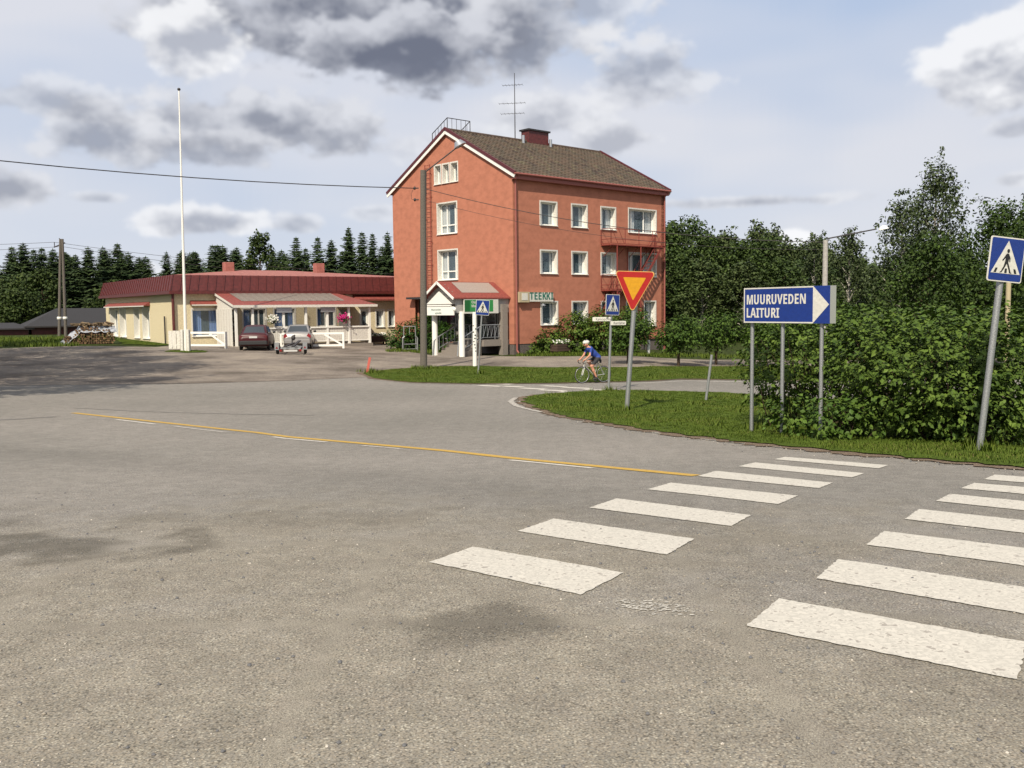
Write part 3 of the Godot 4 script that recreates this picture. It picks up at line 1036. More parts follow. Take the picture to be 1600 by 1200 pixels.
func window(parent: Node3D, at: Transform3D, w: float, h: float, depth: float, uprights: Array, bars: Array, curtain: Material, seed_: int, label := "", shade := 0.6) -> void:
	# a recessed window: reveal lining, frame, mullions, panes, curtains and the room behind; at = lower left corner on the wall face
	var r := RandomNumberGenerator.new()
	r.seed = seed_
	var root := MeshInstance3D.new()
	root.name = "window"
	parent.add_child(root, true)
	root.transform = at
	root.material_override = M.old_white
	var mb := MB.new()
	var t := 0.035
	# lining of the reveal, standing 2 cm proud of the plaster
	for s in [[Vector3(0, 0, 0.02), Vector3(t, h, -depth)], [Vector3(w - t, 0, 0.02), Vector3(w, h, -depth)], [Vector3(t, h - t, 0.02), Vector3(w - t, h, -depth)]]:
		mb.span(s[0], s[1])
	# outer trim
	for s in [[Vector3(-0.05, -0.02, 0.022), Vector3(0.0, h + 0.05, -0.01)], [Vector3(w, -0.02, 0.022), Vector3(w + 0.05, h + 0.05, -0.01)], [Vector3(0.0, h, 0.022), Vector3(w, h + 0.05, -0.01)]]:
		mb.span(s[0], s[1])
	root.mesh = mb.done()
	var sill := MB.new()
	sill.box(Vector3(w * 0.5, 0.0, 0.03 - depth * 0.5), Vector3(w + 0.1, 0.03, depth + 0.1), Basis(Vector3.RIGHT, 0.08))
	obj("sill", sill, M.white_paint, root)
	var fr := MB.new()
	var f := 0.07
	var z := -depth + 0.03
	fr.span(Vector3(t, 0.02, z), Vector3(t + f, h - t, z - 0.06))
	fr.span(Vector3(w - t - f, 0.02, z), Vector3(w - t, h - t, z - 0.06))
	fr.span(Vector3(t + f, h - t - f, z), Vector3(w - t - f, h - t, z - 0.06))
	fr.span(Vector3(t + f, 0.02, z), Vector3(w - t - f, 0.02 + f, z - 0.06))
	for u in uprights:
		fr.span(Vector3(w * u - 0.045, 0.02 + f, z + 0.002), Vector3(w * u + 0.045, h - t - f, z - 0.058))
	for b in bars:
		fr.span(Vector3(t + f, h * b - 0.035, z + 0.004), Vector3(w - t - f, h * b + 0.035, z - 0.056))
	obj("frame", fr, M.white_paint, root)
	var xs := [0.0] + uprights + [1.0]
	for k in xs.size() - 1:
		var gl := MB.new()
		gl.quad(Vector3(maxf(w * xs[k], t), 0.03, z - 0.04), Vector3(minf(w * xs[k + 1], w - t), 0.03, z - 0.04), Vector3(minf(w * xs[k + 1], w - t), h - t, z - 0.04), Vector3(maxf(w * xs[k], t), h - t, z - 0.04), Vector3(0, 0, 1))
		obj("pane", gl, M.pane, root)
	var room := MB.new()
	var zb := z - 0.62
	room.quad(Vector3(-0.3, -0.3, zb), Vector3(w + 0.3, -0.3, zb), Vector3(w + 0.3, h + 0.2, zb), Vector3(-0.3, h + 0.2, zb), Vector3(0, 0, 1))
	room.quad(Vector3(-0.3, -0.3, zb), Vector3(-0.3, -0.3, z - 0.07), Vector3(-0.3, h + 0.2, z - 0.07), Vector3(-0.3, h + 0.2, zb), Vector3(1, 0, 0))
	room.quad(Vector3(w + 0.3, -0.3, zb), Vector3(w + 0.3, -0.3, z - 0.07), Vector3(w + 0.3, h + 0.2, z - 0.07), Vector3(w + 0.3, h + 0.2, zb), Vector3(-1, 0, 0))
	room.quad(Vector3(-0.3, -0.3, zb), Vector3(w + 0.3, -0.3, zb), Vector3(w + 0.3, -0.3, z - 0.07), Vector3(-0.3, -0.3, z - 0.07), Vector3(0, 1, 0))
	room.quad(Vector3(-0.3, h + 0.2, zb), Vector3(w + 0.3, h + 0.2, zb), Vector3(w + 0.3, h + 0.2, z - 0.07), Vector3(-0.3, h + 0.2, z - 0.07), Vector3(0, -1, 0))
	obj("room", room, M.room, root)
	if curtain:
		for side in [0, 1]:
			if r.randf() > shade + 0.3:
				continue
			var cu := MB.new()
			var wide := w * r.randf_range(0.18, 0.42)
			var x0 := 0.05 if side == 0 else w - 0.05 - wide
			var folds := maxi(3, int(wide / 0.07))
			for k in folds:
				var a := x0 + wide * k / folds
				var b := x0 + wide * (k + 1) / folds
				var za := z - 0.10 - 0.03 * (k % 2)
				var zc := z - 0.10 - 0.03 * ((k + 1) % 2)
				cu.quad(Vector3(a, 0.04, za), Vector3(b, 0.04, zc), Vector3(b, h - 0.06, zc), Vector3(a, h - 0.06, za), Vector3(0, 0, 1))
			obj("curtain", cu, curtain, root)
	if label:
		root.set_meta("label", label)


func tiles(mb: MB, x0: float, x1: float, z_eave: float, y_eave: float, z_ridge: float, y_ridge: float, seed_: int) -> void:
	# concrete roof tiles, course upon course, each tile a lipped plate
	var r := RandomNumberGenerator.new()
	r.seed = seed_
	mb.coloured = true
	var run := Vector2(z_ridge - z_eave, y_ridge - y_eave)
	var courses := int(run.length() / 0.33)
	var cols := int((x1 - x0) / 0.3)
	var up := Vector3(0, -run.x, run.y) * (-1.0 if run.x > 0 else 1.0)
	up = Vector3(0, absf(run.x), absf(run.y) * signf(-run.x)).normalized()
	var slope := Vector3(0, run.y, run.x).normalized()
	for j in courses:
		for i in cols:
			var t := r.randf()
			mb.tint = Color(0.115, 0.082, 0.06).lerp(Color(0.085, 0.072, 0.055), t) * r.randf_range(0.92, 1.07)
			if r.randf() < 0.06:
				mb.tint = Color(0.065, 0.05, 0.042)
			if r.randf() < 0.05:
				mb.tint = Color(0.125, 0.105, 0.07)
			var a := x0 + (x1 - x0) * i / cols
			var b := x0 + (x1 - x0) * (i + 1) / cols - 0.012
			var p := Vector3(0, y_eave, z_eave) + slope * (run.length() * j / courses)
			var q := Vector3(0, y_eave, z_eave) + slope * (run.length() * (j + 1) / courses + 0.03)
			var lip := up * (0.045 + r.randf_range(0, 0.008))
			var low := up * 0.012
			var m := (a + b) * 0.5
			mb.quad(Vector3(a, 0, 0) + p + low, Vector3(m, 0, 0) + p + lip, Vector3(m, 0, 0) + q + up * 0.02, Vector3(a, 0, 0) + q, up)
			mb.quad(Vector3(m, 0, 0) + p + lip, Vector3(b, 0, 0) + p + low, Vector3(b, 0, 0) + q, Vector3(m, 0, 0) + q + up * 0.02, up)
			mb.quad(Vector3(a, 0, 0) + p - up * 0.01, Vector3(b, 0, 0) + p - up * 0.01, Vector3(m + 0.05, 0, 0) + p + lip, Vector3(m - 0.05, 0, 0) + p + lip, -slope)


func lettering(text: String, size: float, material: Material, parent: Node3D, at: Transform3D, called := "lettering", depth := 0.006, bold := 400) -> MeshInstance3D:
	var t := TextMesh.new()
	var f := SystemFont.new()
	f.font_names = PackedStringArray(["Droid Sans"])
	f.font_weight = bold
	t.font = f
	t.text = text
	t.font_size = 64
	t.pixel_size = size / 46.0
	t.depth = depth
	t.curve_step = 1.0
	t.horizontal_alignment = HORIZONTAL_ALIGNMENT_LEFT
	t.vertical_alignment = VERTICAL_ALIGNMENT_BOTTOM
	var o := obj(called, t, material, parent)
	o.transform = at
	return o


func red_house() -> void:
	var turn := deg_to_rad(42.23)
	var h := thing("apartment_house", "tall red plastered apartment house with steep tiled roof and white windows", "house", Vector3(0.148, -1.02, -55.0), turn)
	var W := 13.55
	var D := 11.67
	var eave := 10.2
	var ridge := 13.42
	var face := Transform3D()  # facade: local x right, z out
	var gable := Transform3D(Basis(Vector3(0, 0, 1), Vector3.UP, Vector3(-1, 0, 0)), Vector3(0, 0, -D))  # gable wall: its x runs from the far corner to the near one
	# facade openings
	var fw := []
	for y in [[1.65, 3.01], [4.66, 6.01], [7.47, 8.84]]:
		for x in [[2.15, 3.52], [4.77, 6.12], [7.37, 8.72]]:
			fw.append([x[0], y[0], x[1], y[1]])
	fw.append([9.96, 7.39, 12.70, 8.91])
	fw.append([9.96, 4.61, 12.70, 6.10])
	fw.append([11.50, 1.40, 12.67, 3.01])
	fw.append([9.75, 0.75, 10.75, 3.01])
	obj("wall", wall_with_holes(W, 0.59, [[W, eave + 0.2], [0, eave + 0.2]], fw, 0.30, face), M.red_plaster, h)
	var gw := []
	for e in [[4.43, 6.26], [7.24, 9.13]]:
		gw.append([D - 6.93, e[0], D - 5.01, e[1]])
	for e in [[7.14, 6.50], [6.34, 5.70], [5.55, 4.87]]:
		gw.append([D - e[0], 10.32, D - e[1], 11.48])
	var door := [D - 9.4, 0.60, D - 0.75, 3.28]
	obj("wall", wall_with_holes(D, 0.59, [[D, eave + 0.2], [D * 0.5, ridge - 0.05], [0, eave + 0.2]], gw + [door], 0.30, gable), M.red_plaster, h)
	var rear := MB.new()
	rear.quad(Vector3(0, -0.6, -D), Vector3(W, -0.6, -D), Vector3(W, eave + 0.2, -D), Vector3(0, eave + 0.2, -D), Vector3(0, 0, -1))
	rear.prism(PackedVector2Array([Vector2(0, -0.6), Vector2(D, -0.6), Vector2(D, eave + 0.2), Vector2(D * 0.5, ridge - 0.05), Vector2(0, eave + 0.2)]), W - 0.3, W, Transform3D(Basis(Vector3(0, 0, 1), Vector3.UP, Vector3(1, 0, 0)), Vector3(0, 0, -D)))
	obj("wall", rear, M.red_plaster, h)
	var base := MB.new()
	base.span(Vector3(0.03, -1.2, -0.03), Vector3(W - 0.31, 0.588, -0.3))
	base.span(Vector3(0.03, -1.2, -0.3), Vector3(0.3, 0.588, -D + 0.01))
	obj("foundation", base, M.foundation, h)
	var k := 0
	for o in fw:
		k += 1
		var wide: float = o[2] - o[0]
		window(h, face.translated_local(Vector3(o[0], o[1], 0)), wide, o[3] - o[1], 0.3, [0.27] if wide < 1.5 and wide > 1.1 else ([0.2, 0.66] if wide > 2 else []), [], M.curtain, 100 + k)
	for o in gw:
		k += 1
		var wide: float = o[2] - o[0]
		window(h, gable.translated_local(Vector3(o[0], o[1], 0)), wide, o[3] - o[1], 0.3, [0.33, 0.74] if wide > 1.5 else [], [0.29] if wide > 1.5 else [], M.curtain, 100 + k, "", 0.9)
	# recessed ground floor entrance behind the porch
	var ent := Node3D.new()
	ent.name = "entrance"
	h.add_child(ent, true)
	var back := MB.new()
	back.span(Vector3(0.31, 0.62, -9.4), Vector3(1.5, 0.6, -0.75))
	obj("floor", back, M.concrete, ent)
	var inner := MB.new()
	inner.quad(Vector3(1.5, 0.6, -9.4), Vector3(1.5, 0.6, -0.75), Vector3(1.5, 3.3, -0.75), Vector3(1.5, 3.3, -9.4), Vector3(-1, 0, 0))
	inner.quad(Vector3(0.3, 0.6, -9.4), Vector3(1.5, 0.6, -9.4), Vector3(1.5, 3.3, -9.4), Vector3(0.3, 3.3, -9.4), Vector3(0, 0, 1))
	inner.quad(Vector3(0.3, 0.6, -0.75), Vector3(1.5, 0.6, -0.75), Vector3(1.5, 3.3, -0.75), Vector3(0.3, 3.3, -0.75), Vector3(0, 0, -1))
	inner.quad(Vector3(0.3, 3.285, -9.4), Vector3(1.5, 3.285, -9.4), Vector3(1.5, 3.285, -0.75), Vector3(0.3, 3.285, -0.75), Vector3(0, -1, 0))
	obj("wall", inner, M.brown_board, ent)
	for e in [[-8.7, -7.0], [-6.8, -5.1], [-4.9, -3.2], [-3.0, -1.4]]:
		var gl := MB.new()
		gl.quad(Vector3(1.44, 0.75, e[0]), Vector3(1.44, 0.75, e[1]), Vector3(1.44, 2.9, e[1]), Vector3(1.44, 2.9, e[0]), Vector3(-1, 0, 0))
		obj("shop_window", gl, M.glass_dark, ent)
		var fr := MB.new()
		for s in [[0.7, 0.78, e[0], e[1]], [2.86, 2.94, e[0], e[1]], [0.78, 2.86, e[0] - 0.04, e[0] + 0.04], [0.78, 2.86, e[1] - 0.04, e[1] + 0.04]]:
			fr.span(Vector3(1.39, s[0], s[2]), Vector3(1.46, s[1], s[3]))
		obj("shop_frame", fr, M.grey_board, ent)
	var lip := MB.new()
	lip.span(Vector3(-0.5, 3.29, -9.7), Vector3(-0.002, 3.42, -3.3))
	obj("canopy", lip, M.dark_roof, ent)
	# roof
	var roof := Node3D.new()
	roof.name = "roof"
	h.add_child(roof, true)
	var rt := MB.new()
	var oh := 0.32
	var fall := (ridge - eave) / (D * 0.5)
	tiles(rt, -0.18, W + 0.18, oh, eave + 0.12 - fall * oh + 0.12, -D * 0.5, ridge + 0.08, 5)
	tiles(rt, -0.18, W + 0.18, -D - oh, eave + 0.12 - fall * oh + 0.12, -D * 0.5, ridge + 0.08, 6)
	var deck := MB.new()
	for s in [1.0, -1.0]:
		var zc := -D * 0.5
		var ze: float = zc + s * (D * 0.5 + oh)
		var yl := eave + 0.12 - fall * oh
		deck.quad(Vector3(-0.15, yl + 0.08, ze), Vector3(W + 0.15, yl + 0.08, ze), Vector3(W + 0.15, ridge + 0.04, zc), Vector3(-0.15, ridge + 0.04, zc), Vector3(0, 1, s))
		deck.quad(Vector3(-0.15, yl, ze), Vector3(W + 0.15, yl, ze), Vector3(W + 0.15, ridge - 0.04, zc), Vector3(-0.15, ridge - 0.04, zc), Vector3(0, -1, -s))
	obj("roof_deck", deck, M.dark_roof, roof)
	var tl := obj("roof_tiles", rt, M.tile, roof)
	tl.set_meta("kind", "stuff")
	var cap := MB.new()
	cap.coloured = true
	for i in 42:
		cap.tint = Color(0.085, 0.062, 0.05) * (0.8 + 0.4 * fmod(i * 0.618, 1.0))
		var x := -0.18 + i * (W + 0.36) / 42.0
		cap.rod(Vector3(x, ridge + 0.07, -D * 0.5), Vector3(x + 0.35, ridge + 0.085, -D * 0.5), 0.12, 0.105, 8)
	obj("ridge_tiles", cap, M.tile, roof)
	var fas := MB.new()
	fas.span(Vector3(-0.12, eave - 0.28, oh), Vector3(W + 0.12, eave + 0.02, oh - 0.03))
	fas.span(Vector3(-0.12, eave - 0.28, -0.0), Vector3(W + 0.12, eave - 0.24, oh - 0.03))
	obj("fascia", fas, M.fascia_red, roof)
	var gut := MB.new()
	gut.rod(Vector3(-0.2, eave + 0.0, oh + 0.07), Vector3(W + 0.2, eave + 0.0, oh + 0.07), 0.07, 0.07, 8)
	obj("gutter", gut, M.fascia_red, roof)
	for e in [-0.16, W + 0.16]:
		for s in [1.0, -1.0]:
			var a := Vector3(e, eave - 0.12 - 0.02, -D * 0.5 + s * (D * 0.5 + oh + 0.05))
			var b := Vector3(e, ridge - 0.07, -D * 0.5)
			var mb := MB.new()
			var d := (b - a)
			var bas := Basis(Vector3.RIGHT, -atan2(d.y, d.z))
			mb.box((a + b) * 0.5, Vector3(0.05, 0.2, d.length()), bas)
			obj("barge_board", mb, M.white_paint, roof)
			var mc := MB.new()
			mc.box((a + b) * 0.5 + Vector3(0, 0.2, 0), Vector3(0.12, 0.17, d.length() + 0.05), bas)
			obj("verge_flashing", mc, M.verge_red, roof)
	var chim := MB.new()
	chim.span(Vector3(6.57, ridge - 0.8, -D * 0.5 - 0.45), Vector3(8.38, ridge + 0.78, -D * 0.5 + 0.25))
	obj("chimney", chim, M.maroon_metal, roof)
	var chc := MB.new()
	chc.span(Vector3(6.47, ridge + 0.78, -D * 0.5 - 0.55), Vector3(8.48, ridge + 0.88, -D * 0.5 + 0.35))
	obj("chimney_cap", chc, M.dark_roof, roof)
	for x in [5.95, 8.42]:
		var vp := MB.new()
		vp.rod(Vector3(x, ridge - 0.5, -D * 0.5 + 0.4), Vector3(x, ridge + 0.35, -D * 0.5 + 0.4), 0.1, 0.1, 10)
		obj("vent_pipe", vp, M.zinc, roof)
	# roof hatch railing over the ladder
	var rail := MB.new()
	var y0 := ridge - 0.3
	var c4 := [Vector3(0.1, ridge - 0.55, -D * 0.5 - 1.6), Vector3(0.1, ridge + 0.2, -D * 0.5 - 0.1), Vector3(1.9, ridge + 0.2, -D * 0.5 - 0.1), Vector3(1.9, ridge - 0.55, -D * 0.5 - 1.6)]
	for i in 4:
		var a: Vector3 = c4[i]
		rail.rod(Vector3(a.x, a.y - 0.4, a.z), a + Vector3(0, 0.62, 0), 0.025, 0.025, 6)
		if i < 3:
			var b: Vector3 = c4[i + 1]
			rail.rod(a + Vector3(0, 0.62, 0), b + Vector3(0, 0.62, 0), 0.025, 0.025, 6)
			for s in 4:
				var p := a.lerp(b, (s + 1) / 5.0)
				rail.rod(p, p + Vector3(0, 0.62, 0), 0.014, 0.014, 5)
	obj("hatch_railing", rail, M.dark_iron, roof)
	# aerial
	var an := MB.new()
	var ax := Vector3(5.6, 0, -D * 0.5)
	an.rod(ax + Vector3(0, ridge - 0.2, 0), ax + Vector3(0, ridge + 4.3, 0), 0.035, 0.02, 6)
	for e in [[3.55, 1.3], [2.4, 1.7], [1.75, 1.5]]:
		var y: float = ridge + e[0]
		var q := Vector3(0.62, -0.0, 0.78)
		an.rod(ax + Vector3(0, y, 0) - q * e[1] * 0.6, ax + Vector3(0, y, 0) + q * e[1] * 0.4, 0.014, 0.014, 5)
		for s in 7:
			var p: Vector3 = ax + Vector3(0, y, 0) - q * e[1] * 0.6 + q * e[1] * s / 6.0
			an.rod(p - Vector3(0.25, 0, -0.2), p + Vector3(0.25, 0, -0.2), 0.008, 0.008, 4)
	obj("aerial", an, M.dark_iron, roof)
	# downpipes
	for e in [[Vector3(0.12, 0.05, 0.12), eave], [Vector3(W - 0.1, -0.9, 0.12), eave]]:
		var p: Vector3 = e[0]
		var dp := MB.new()
		dp.pipe([Vector3(p.x, p.y, p.z + 0.16), Vector3(p.x, p.y + 0.18, p.z), Vector3(p.x, e[1] - 0.35, p.z), Vector3(p.x, e[1] - 0.05, oh + 0.07)], 0.055, 8)
		obj("downpipe", dp, M.fascia_red, h)
	var cellar := MB.new()
	cellar.span(Vector3(10.9, -1.2, 0.0), Vector3(W - 0.32, 0.56, 0.22))
	obj("cellar_wall", cellar, M.foundation, h)
	var cframe := MB.new()
	cframe.span(Vector3(10.85, 0.56, 0.0), Vector3(W - 0.2, 0.66, 0.3))
	cframe.span(Vector3(W - 0.31, -1.2, 0.01), Vector3(W - 0.2, 0.56, 0.29))
	obj("cellar_frame", cframe, M.fascia_red, h)
	# wall ladder on the gable
	var ld := MB.new()
	for z in [-7.42, -7.92]:
		ld.rod(Vector3(-0.16, 3.6, z), Vector3(-0.16, 11.6, z), 0.028, 0.028, 6)
	for i in 27:
		ld.rod(Vector3(-0.16, 3.75 + i * 0.3, -7.92), Vector3(-0.16, 3.75 + i * 0.3, -7.42), 0.016, 0.016, 5)
	for i in 6:
		for z in [-7.42, -7.92]:
			ld.rod(Vector3(-0.16, 4.0 + i * 1.4, z), Vector3(0.02, 4.0 + i * 1.4, z), 0.014, 0.014, 5)
	obj("wall_ladder", ld, M.iron_red, h).set_meta("label", "red iron ladder fixed up the gable wall")
	fire_escape(h)
	porch(h)
	# pharmacy sign: a beige box with a lit square, then letters in white boxes
	var sg := Node3D.new()
	sg.name = "pharmacy_sign"
	h.add_child(sg, true)
	var bb := MB.new()
	bb.span(Vector3(0.22, 2.98, 0.0), Vector3(1.0, 3.58, 0.25))
	obj("sign_case", bb, M.beige, sg)
	var sq := MB.new()
	sq.span(Vector3(0.40, 3.10, 0.25), Vector3(0.86, 3.5, 0.265))
	obj("sign_square", sq, M.sign_white, sg)
	for i in 6:
		var x := 1.04 + i * 0.325
		var lb := MB.new()
		lb.span(Vector3(x, 3.02, 0.02), Vector3(x + 0.315, 3.55, 0.2))
		obj("letter_box", lb, M.sign_white, sg)
		lettering("TEEKKI"[i], 0.42, M.letter_green, sg, Transform3D(Basis(), Vector3(x + (0.03 if i < 5 else 0.1), 2.99, 0.206)), "letter", 0.01, 700)
	var lampp := MB.new()
	lampp.lathe([[0.0, 0.12], [0.05, 0.11], [0.16, 0.0], [0.0, 0.0]], Transform3D(Basis(), Vector3(2.1, 2.78, 0.25)), 10)
	lampp.rod(Vector3(2.1, 2.9, 0.0), Vector3(2.1, 2.88, 0.25), 0.02, 0.02, 5)
	obj("wall_lamp", lampp, M.zinc, h)


func fire_escape(h: Node3D) -> void:
	var f := Node3D.new()
	f.name = "fire_escape"
	h.add_child(f, true)
	f.set_meta("label", "dark red iron fire escape with platforms and stairs")
	var deep := 0.85
	for e in [[7.35, 12.6, 6.55, 0.92], [7.35, 8.8, 3.75, 0.9]]:
		var fl := MB.new()
		fl.span(Vector3(e[0], e[2] - 0.1, 0.02), Vector3(e[1], e[2] - 0.04, deep))
		obj("platform", fl, M.iron_red, f)
		var rl := MB.new()
		var c4 := [Vector3(e[0], e[2], 0.03), Vector3(e[0], e[2], deep), Vector3(e[1], e[2], deep), Vector3(e[1], e[2], 0.03)]
		for i in 3:
			var a: Vector3 = c4[i]
			var b: Vector3 = c4[i + 1]
			for y in [0.02, 0.28, e[3]]:
				rl.rod(a + Vector3(0, y, 0), b + Vector3(0, y, 0), 0.022, 0.022, 5)
			var n := maxi(1, int((b - a).length() / 1.25))
			for s in n + 1:
				var p := a.lerp(b, float(s) / n)
				rl.rod(p, p + Vector3(0, e[3], 0), 0.025, 0.025, 5)
		for x in [e[0] + 0.1, e[0] + 0.7]:
			rl.rod(Vector3(x, e[2] + 0.9, deep), Vector3(x + 0.55, e[2], deep), 0.016, 0.016, 5)
		obj("railing", rl, M.iron_red, f)
		var x: float = e[0] + 0.25
		while x < e[1]:
			var br := MB.new()
			br.rod(Vector3(x, e[2] - 0.12, deep - 0.05), Vector3(x, e[2] - 0.75, 0.02), 0.022, 0.022, 5)
			obj("bracket", br, M.iron_red, f)
			x += 1.2
	for e in [[Vector3(12.35, 6.5, 0.45), Vector3(10.1, 3.8, 0.45)], [Vector3(8.3, 3.7, 0.45), Vector3(6.6, 1.2, 0.45)]]:
		var st := MB.new()
		for z in [0.12, 0.78]:
			var a: Vector3 = e[0]
			var b: Vector3 = e[1]
			a.z = z
			b.z = z
			var d := b - a
			st.box((a + b) * 0.5, Vector3(d.length(), 0.16, 0.03), Basis(Vector3.BACK, atan2(d.y, d.x)))
			st.rod(a + Vector3(0, 0.85, 0), b + Vector3(0, 0.85, 0), 0.02, 0.02, 5)
			for s in 4:
				var p := a.lerp(b, s / 3.0)
				st.rod(p, p + Vector3(0, 0.85, 0), 0.018, 0.018, 5)
		obj("stair", st, M.iron_red, f)
		for s in 12:
			var p: Vector3 = (e[0] as Vector3).lerp(e[1], (s + 0.5) / 12.0)
			var tr := MB.new()
			tr.box(p, Vector3(0.22, 0.03, 0.62))
			obj("tread", tr, M.iron_red, f)
	var up := MB.new()
	for x in [7.95, 10.2]:
		up.rod(Vector3(x, 0.2, deep - 0.03), Vector3(x, 6.5, deep - 0.03), 0.04, 0.04, 6)
	up.rod(Vector3(9.8, 3.75, 0.1), Vector3(9.8, 6.4, 0.1), 0.03, 0.03, 6)
	obj("post", up, M.iron_red, f)
	var low := MB.new()
	low.span(Vector3(8.85, 3.65, 0.05), Vector3(10.3, 3.71, deep))
	obj("platform", low, M.iron_red, f)


func porch(h: Node3D) -> void:
	var p := Node3D.new()
	p.name = "porch"
	h.add_child(p, true)
	p.set_meta("label", "white gabled porch with red metal roof over the entrance stairs")
	var rx := -4.2
	var zr := -1.7
	var hw := 1.4
	var ya := 4.17
	var ye := 3.29
	for s in [1.0, -1.0]:
		var sl := MB.new()
		var n := Vector3(0, hw, s * (ya - ye)).normalized()
		var e: float = zr + s * (hw + 0.05)
		var ylo := ye - 0.03
		for k in [0.0, 0.07]:
			sl.quad(Vector3(rx, ylo - k, e), Vector3(-0.005, ylo - k, e), Vector3(-0.005, ya - k, zr), Vector3(rx, ya - k, zr), n if k == 0.0 else -n)
		sl.quad(Vector3(rx, ylo - 0.07, e), Vector3(-0.005, ylo - 0.07, e), Vector3(-0.005, ylo, e), Vector3(rx, ylo, e), Vector3(0, 0, s))
		obj("roof_slope", sl, M.porch_red, p)
		if s > 0:
			# old corrugated sheet laid on the slope
			var co := MB.new()
			var rows := 15
			for i in rows:
				var t0 := 0.08 + 0.62 * i / rows
				var t1 := 0.08 + 0.62 * (i + 1) / rows
				var y0: float = lerpf(ya, ylo, t0) + (0.035 if i % 2 == 0 else 0.012)
				var y1: float = lerpf(ya, ylo, t1) + (0.012 if i % 2 == 0 else 0.035)
				co.quad(Vector3(-3.25, y1, lerpf(zr, e, t1)), Vector3(-0.5, y1, lerpf(zr, e, t1)), Vector3(-0.5, y0, lerpf(zr, e, t0)), Vector3(-3.25, y0, lerpf(zr, e, t0)), n)
			obj("corrugated_sheet", co, M.plastic_roof, p)
		var bg := MB.new()
		var a := Vector3(rx - 0.02, ylo - 0.06, e)
		var b := Vector3(rx - 0.02, ya - 0.06, zr)
		var d := b - a
		bg.box((a + b) * 0.5, Vector3(0.04, 0.13, d.length() + 0.06), Basis(Vector3.RIGHT, -atan2(d.y, d.z)))
		obj("barge_board", bg, M.white_paint, p)
		var ed := MB.new()
		ed.span(Vector3(rx + 0.3, 2.42 if s > 0 else 2.55, zr + s * (hw - 0.12)), Vector3(-0.01, ye - 0.06, zr + s * (hw - 0.18)))
		obj("side_boards", ed, M.grey_board, p)
	var gb := MB.new()
	gb.prism(PackedVector2Array([Vector2(zr - hw + 0.16, 2.9), Vector2(zr + hw - 0.16, 2.9), Vector2(zr + hw - 0.16, ye + 0.02), Vector2(zr, ya - 0.1), Vector2(zr - hw + 0.16, ye + 0.02)]), 0.0, 0.05, Transform3D(Basis(Vector3(0, 0, 1), Vector3.UP, Vector3(1, 0, 0)), Vector3(rx + 0.35, 0, 0)))
	obj("gable_boards", gb, M.grey_board, p)
	for i in 5:
		var ln := MB.new()
		var y := 3.05 + i * 0.2
		var half := minf(hw - 0.17, (ya - 0.12 - y) / (ya - ye) * hw)
		ln.span(Vector3(rx + 0.325, y, zr - half), Vector3(rx + 0.349, y + 0.16, zr + half))
		obj("board", ln, M.grey_board, p)
	# white pediment board with two lines of small lettering
	var pd := MB.new()
	var px := rx + 0.30
	pd.span(Vector3(px - 0.06, 2.30, -2.95), Vector3(px, 2.78, -0.55))
	pd.span(Vector3(px - 0.09, 2.80, -2.90), Vector3(px, 2.88, -0.8))
	pd.prism(PackedVector2Array([Vector2(-2.98, 2.92), Vector2(-0.72, 2.92), Vector2(-1.85, 3.62)]), px - 0.07, px, Transform3D(Basis(Vector3(0, 0, 1), Vector3.UP, Vector3(1, 0, 0)), Vector3.ZERO))
	var ped := obj("pediment_board", pd, M.white_paint, h)
	var tb := Basis(Vector3(0, 0, 1), Vector3.UP, Vector3(-1, 0, 0))
	lettering("Muuruveden", 0.11, M.letter_green, ped, Transform3D(tb, Vector3(px - 0.065, 2.52, -2.55)), "lettering", 0.004)
	lettering("apteekki", 0.11, M.letter_green, ped, Transform3D(tb, Vector3(px - 0.065, 2.33, -2.2)), "lettering", 0.004)
	for e in [[-3.5, -0.45], [-3.5, -2.85]]:
		var po := MB.new()
		po.rod(Vector3(e[0], 0.0, e[1]), Vector3(e[0], 2.5, e[1]), 0.17, 0.16, 14)
		obj("pillar", po, M.white_paint, p)
		var lm := MB.new()
		lm.ball(Vector3(rx + 0.1, 2.62, e[1] + (0.15 if e[1] > -1 else -0.15)), Vector3(0.1, 0.12, 0.1), 6, 8)
		obj("globe_lamp", lm, M.white_paint, p)
	var gp := MB.new()
	gp.span(Vector3(-0.62, -0.1, -0.62), Vector3(-0.22, 2.9, -0.28))
	obj("pillar", gp, M.concrete, p)
	# stairs and landing
	for i in 6:
		var st := MB.new()
		st.span(Vector3(-3.75 + i * 0.29, -0.2, -2.7), Vector3(-1.95, 0.02 + i * 0.145, -0.6))
		obj("step", st, M.concrete, p)
	var la := MB.new()
	la.span(Vector3(-1.94, 0.52, -2.75), Vector3(-0.01, 0.87, -0.4))
	la.span(Vector3(-4.3, -0.2, -3.1), Vector3(-3.76, 0.01, -0.2))
	obj("landing", la, M.concrete, p)
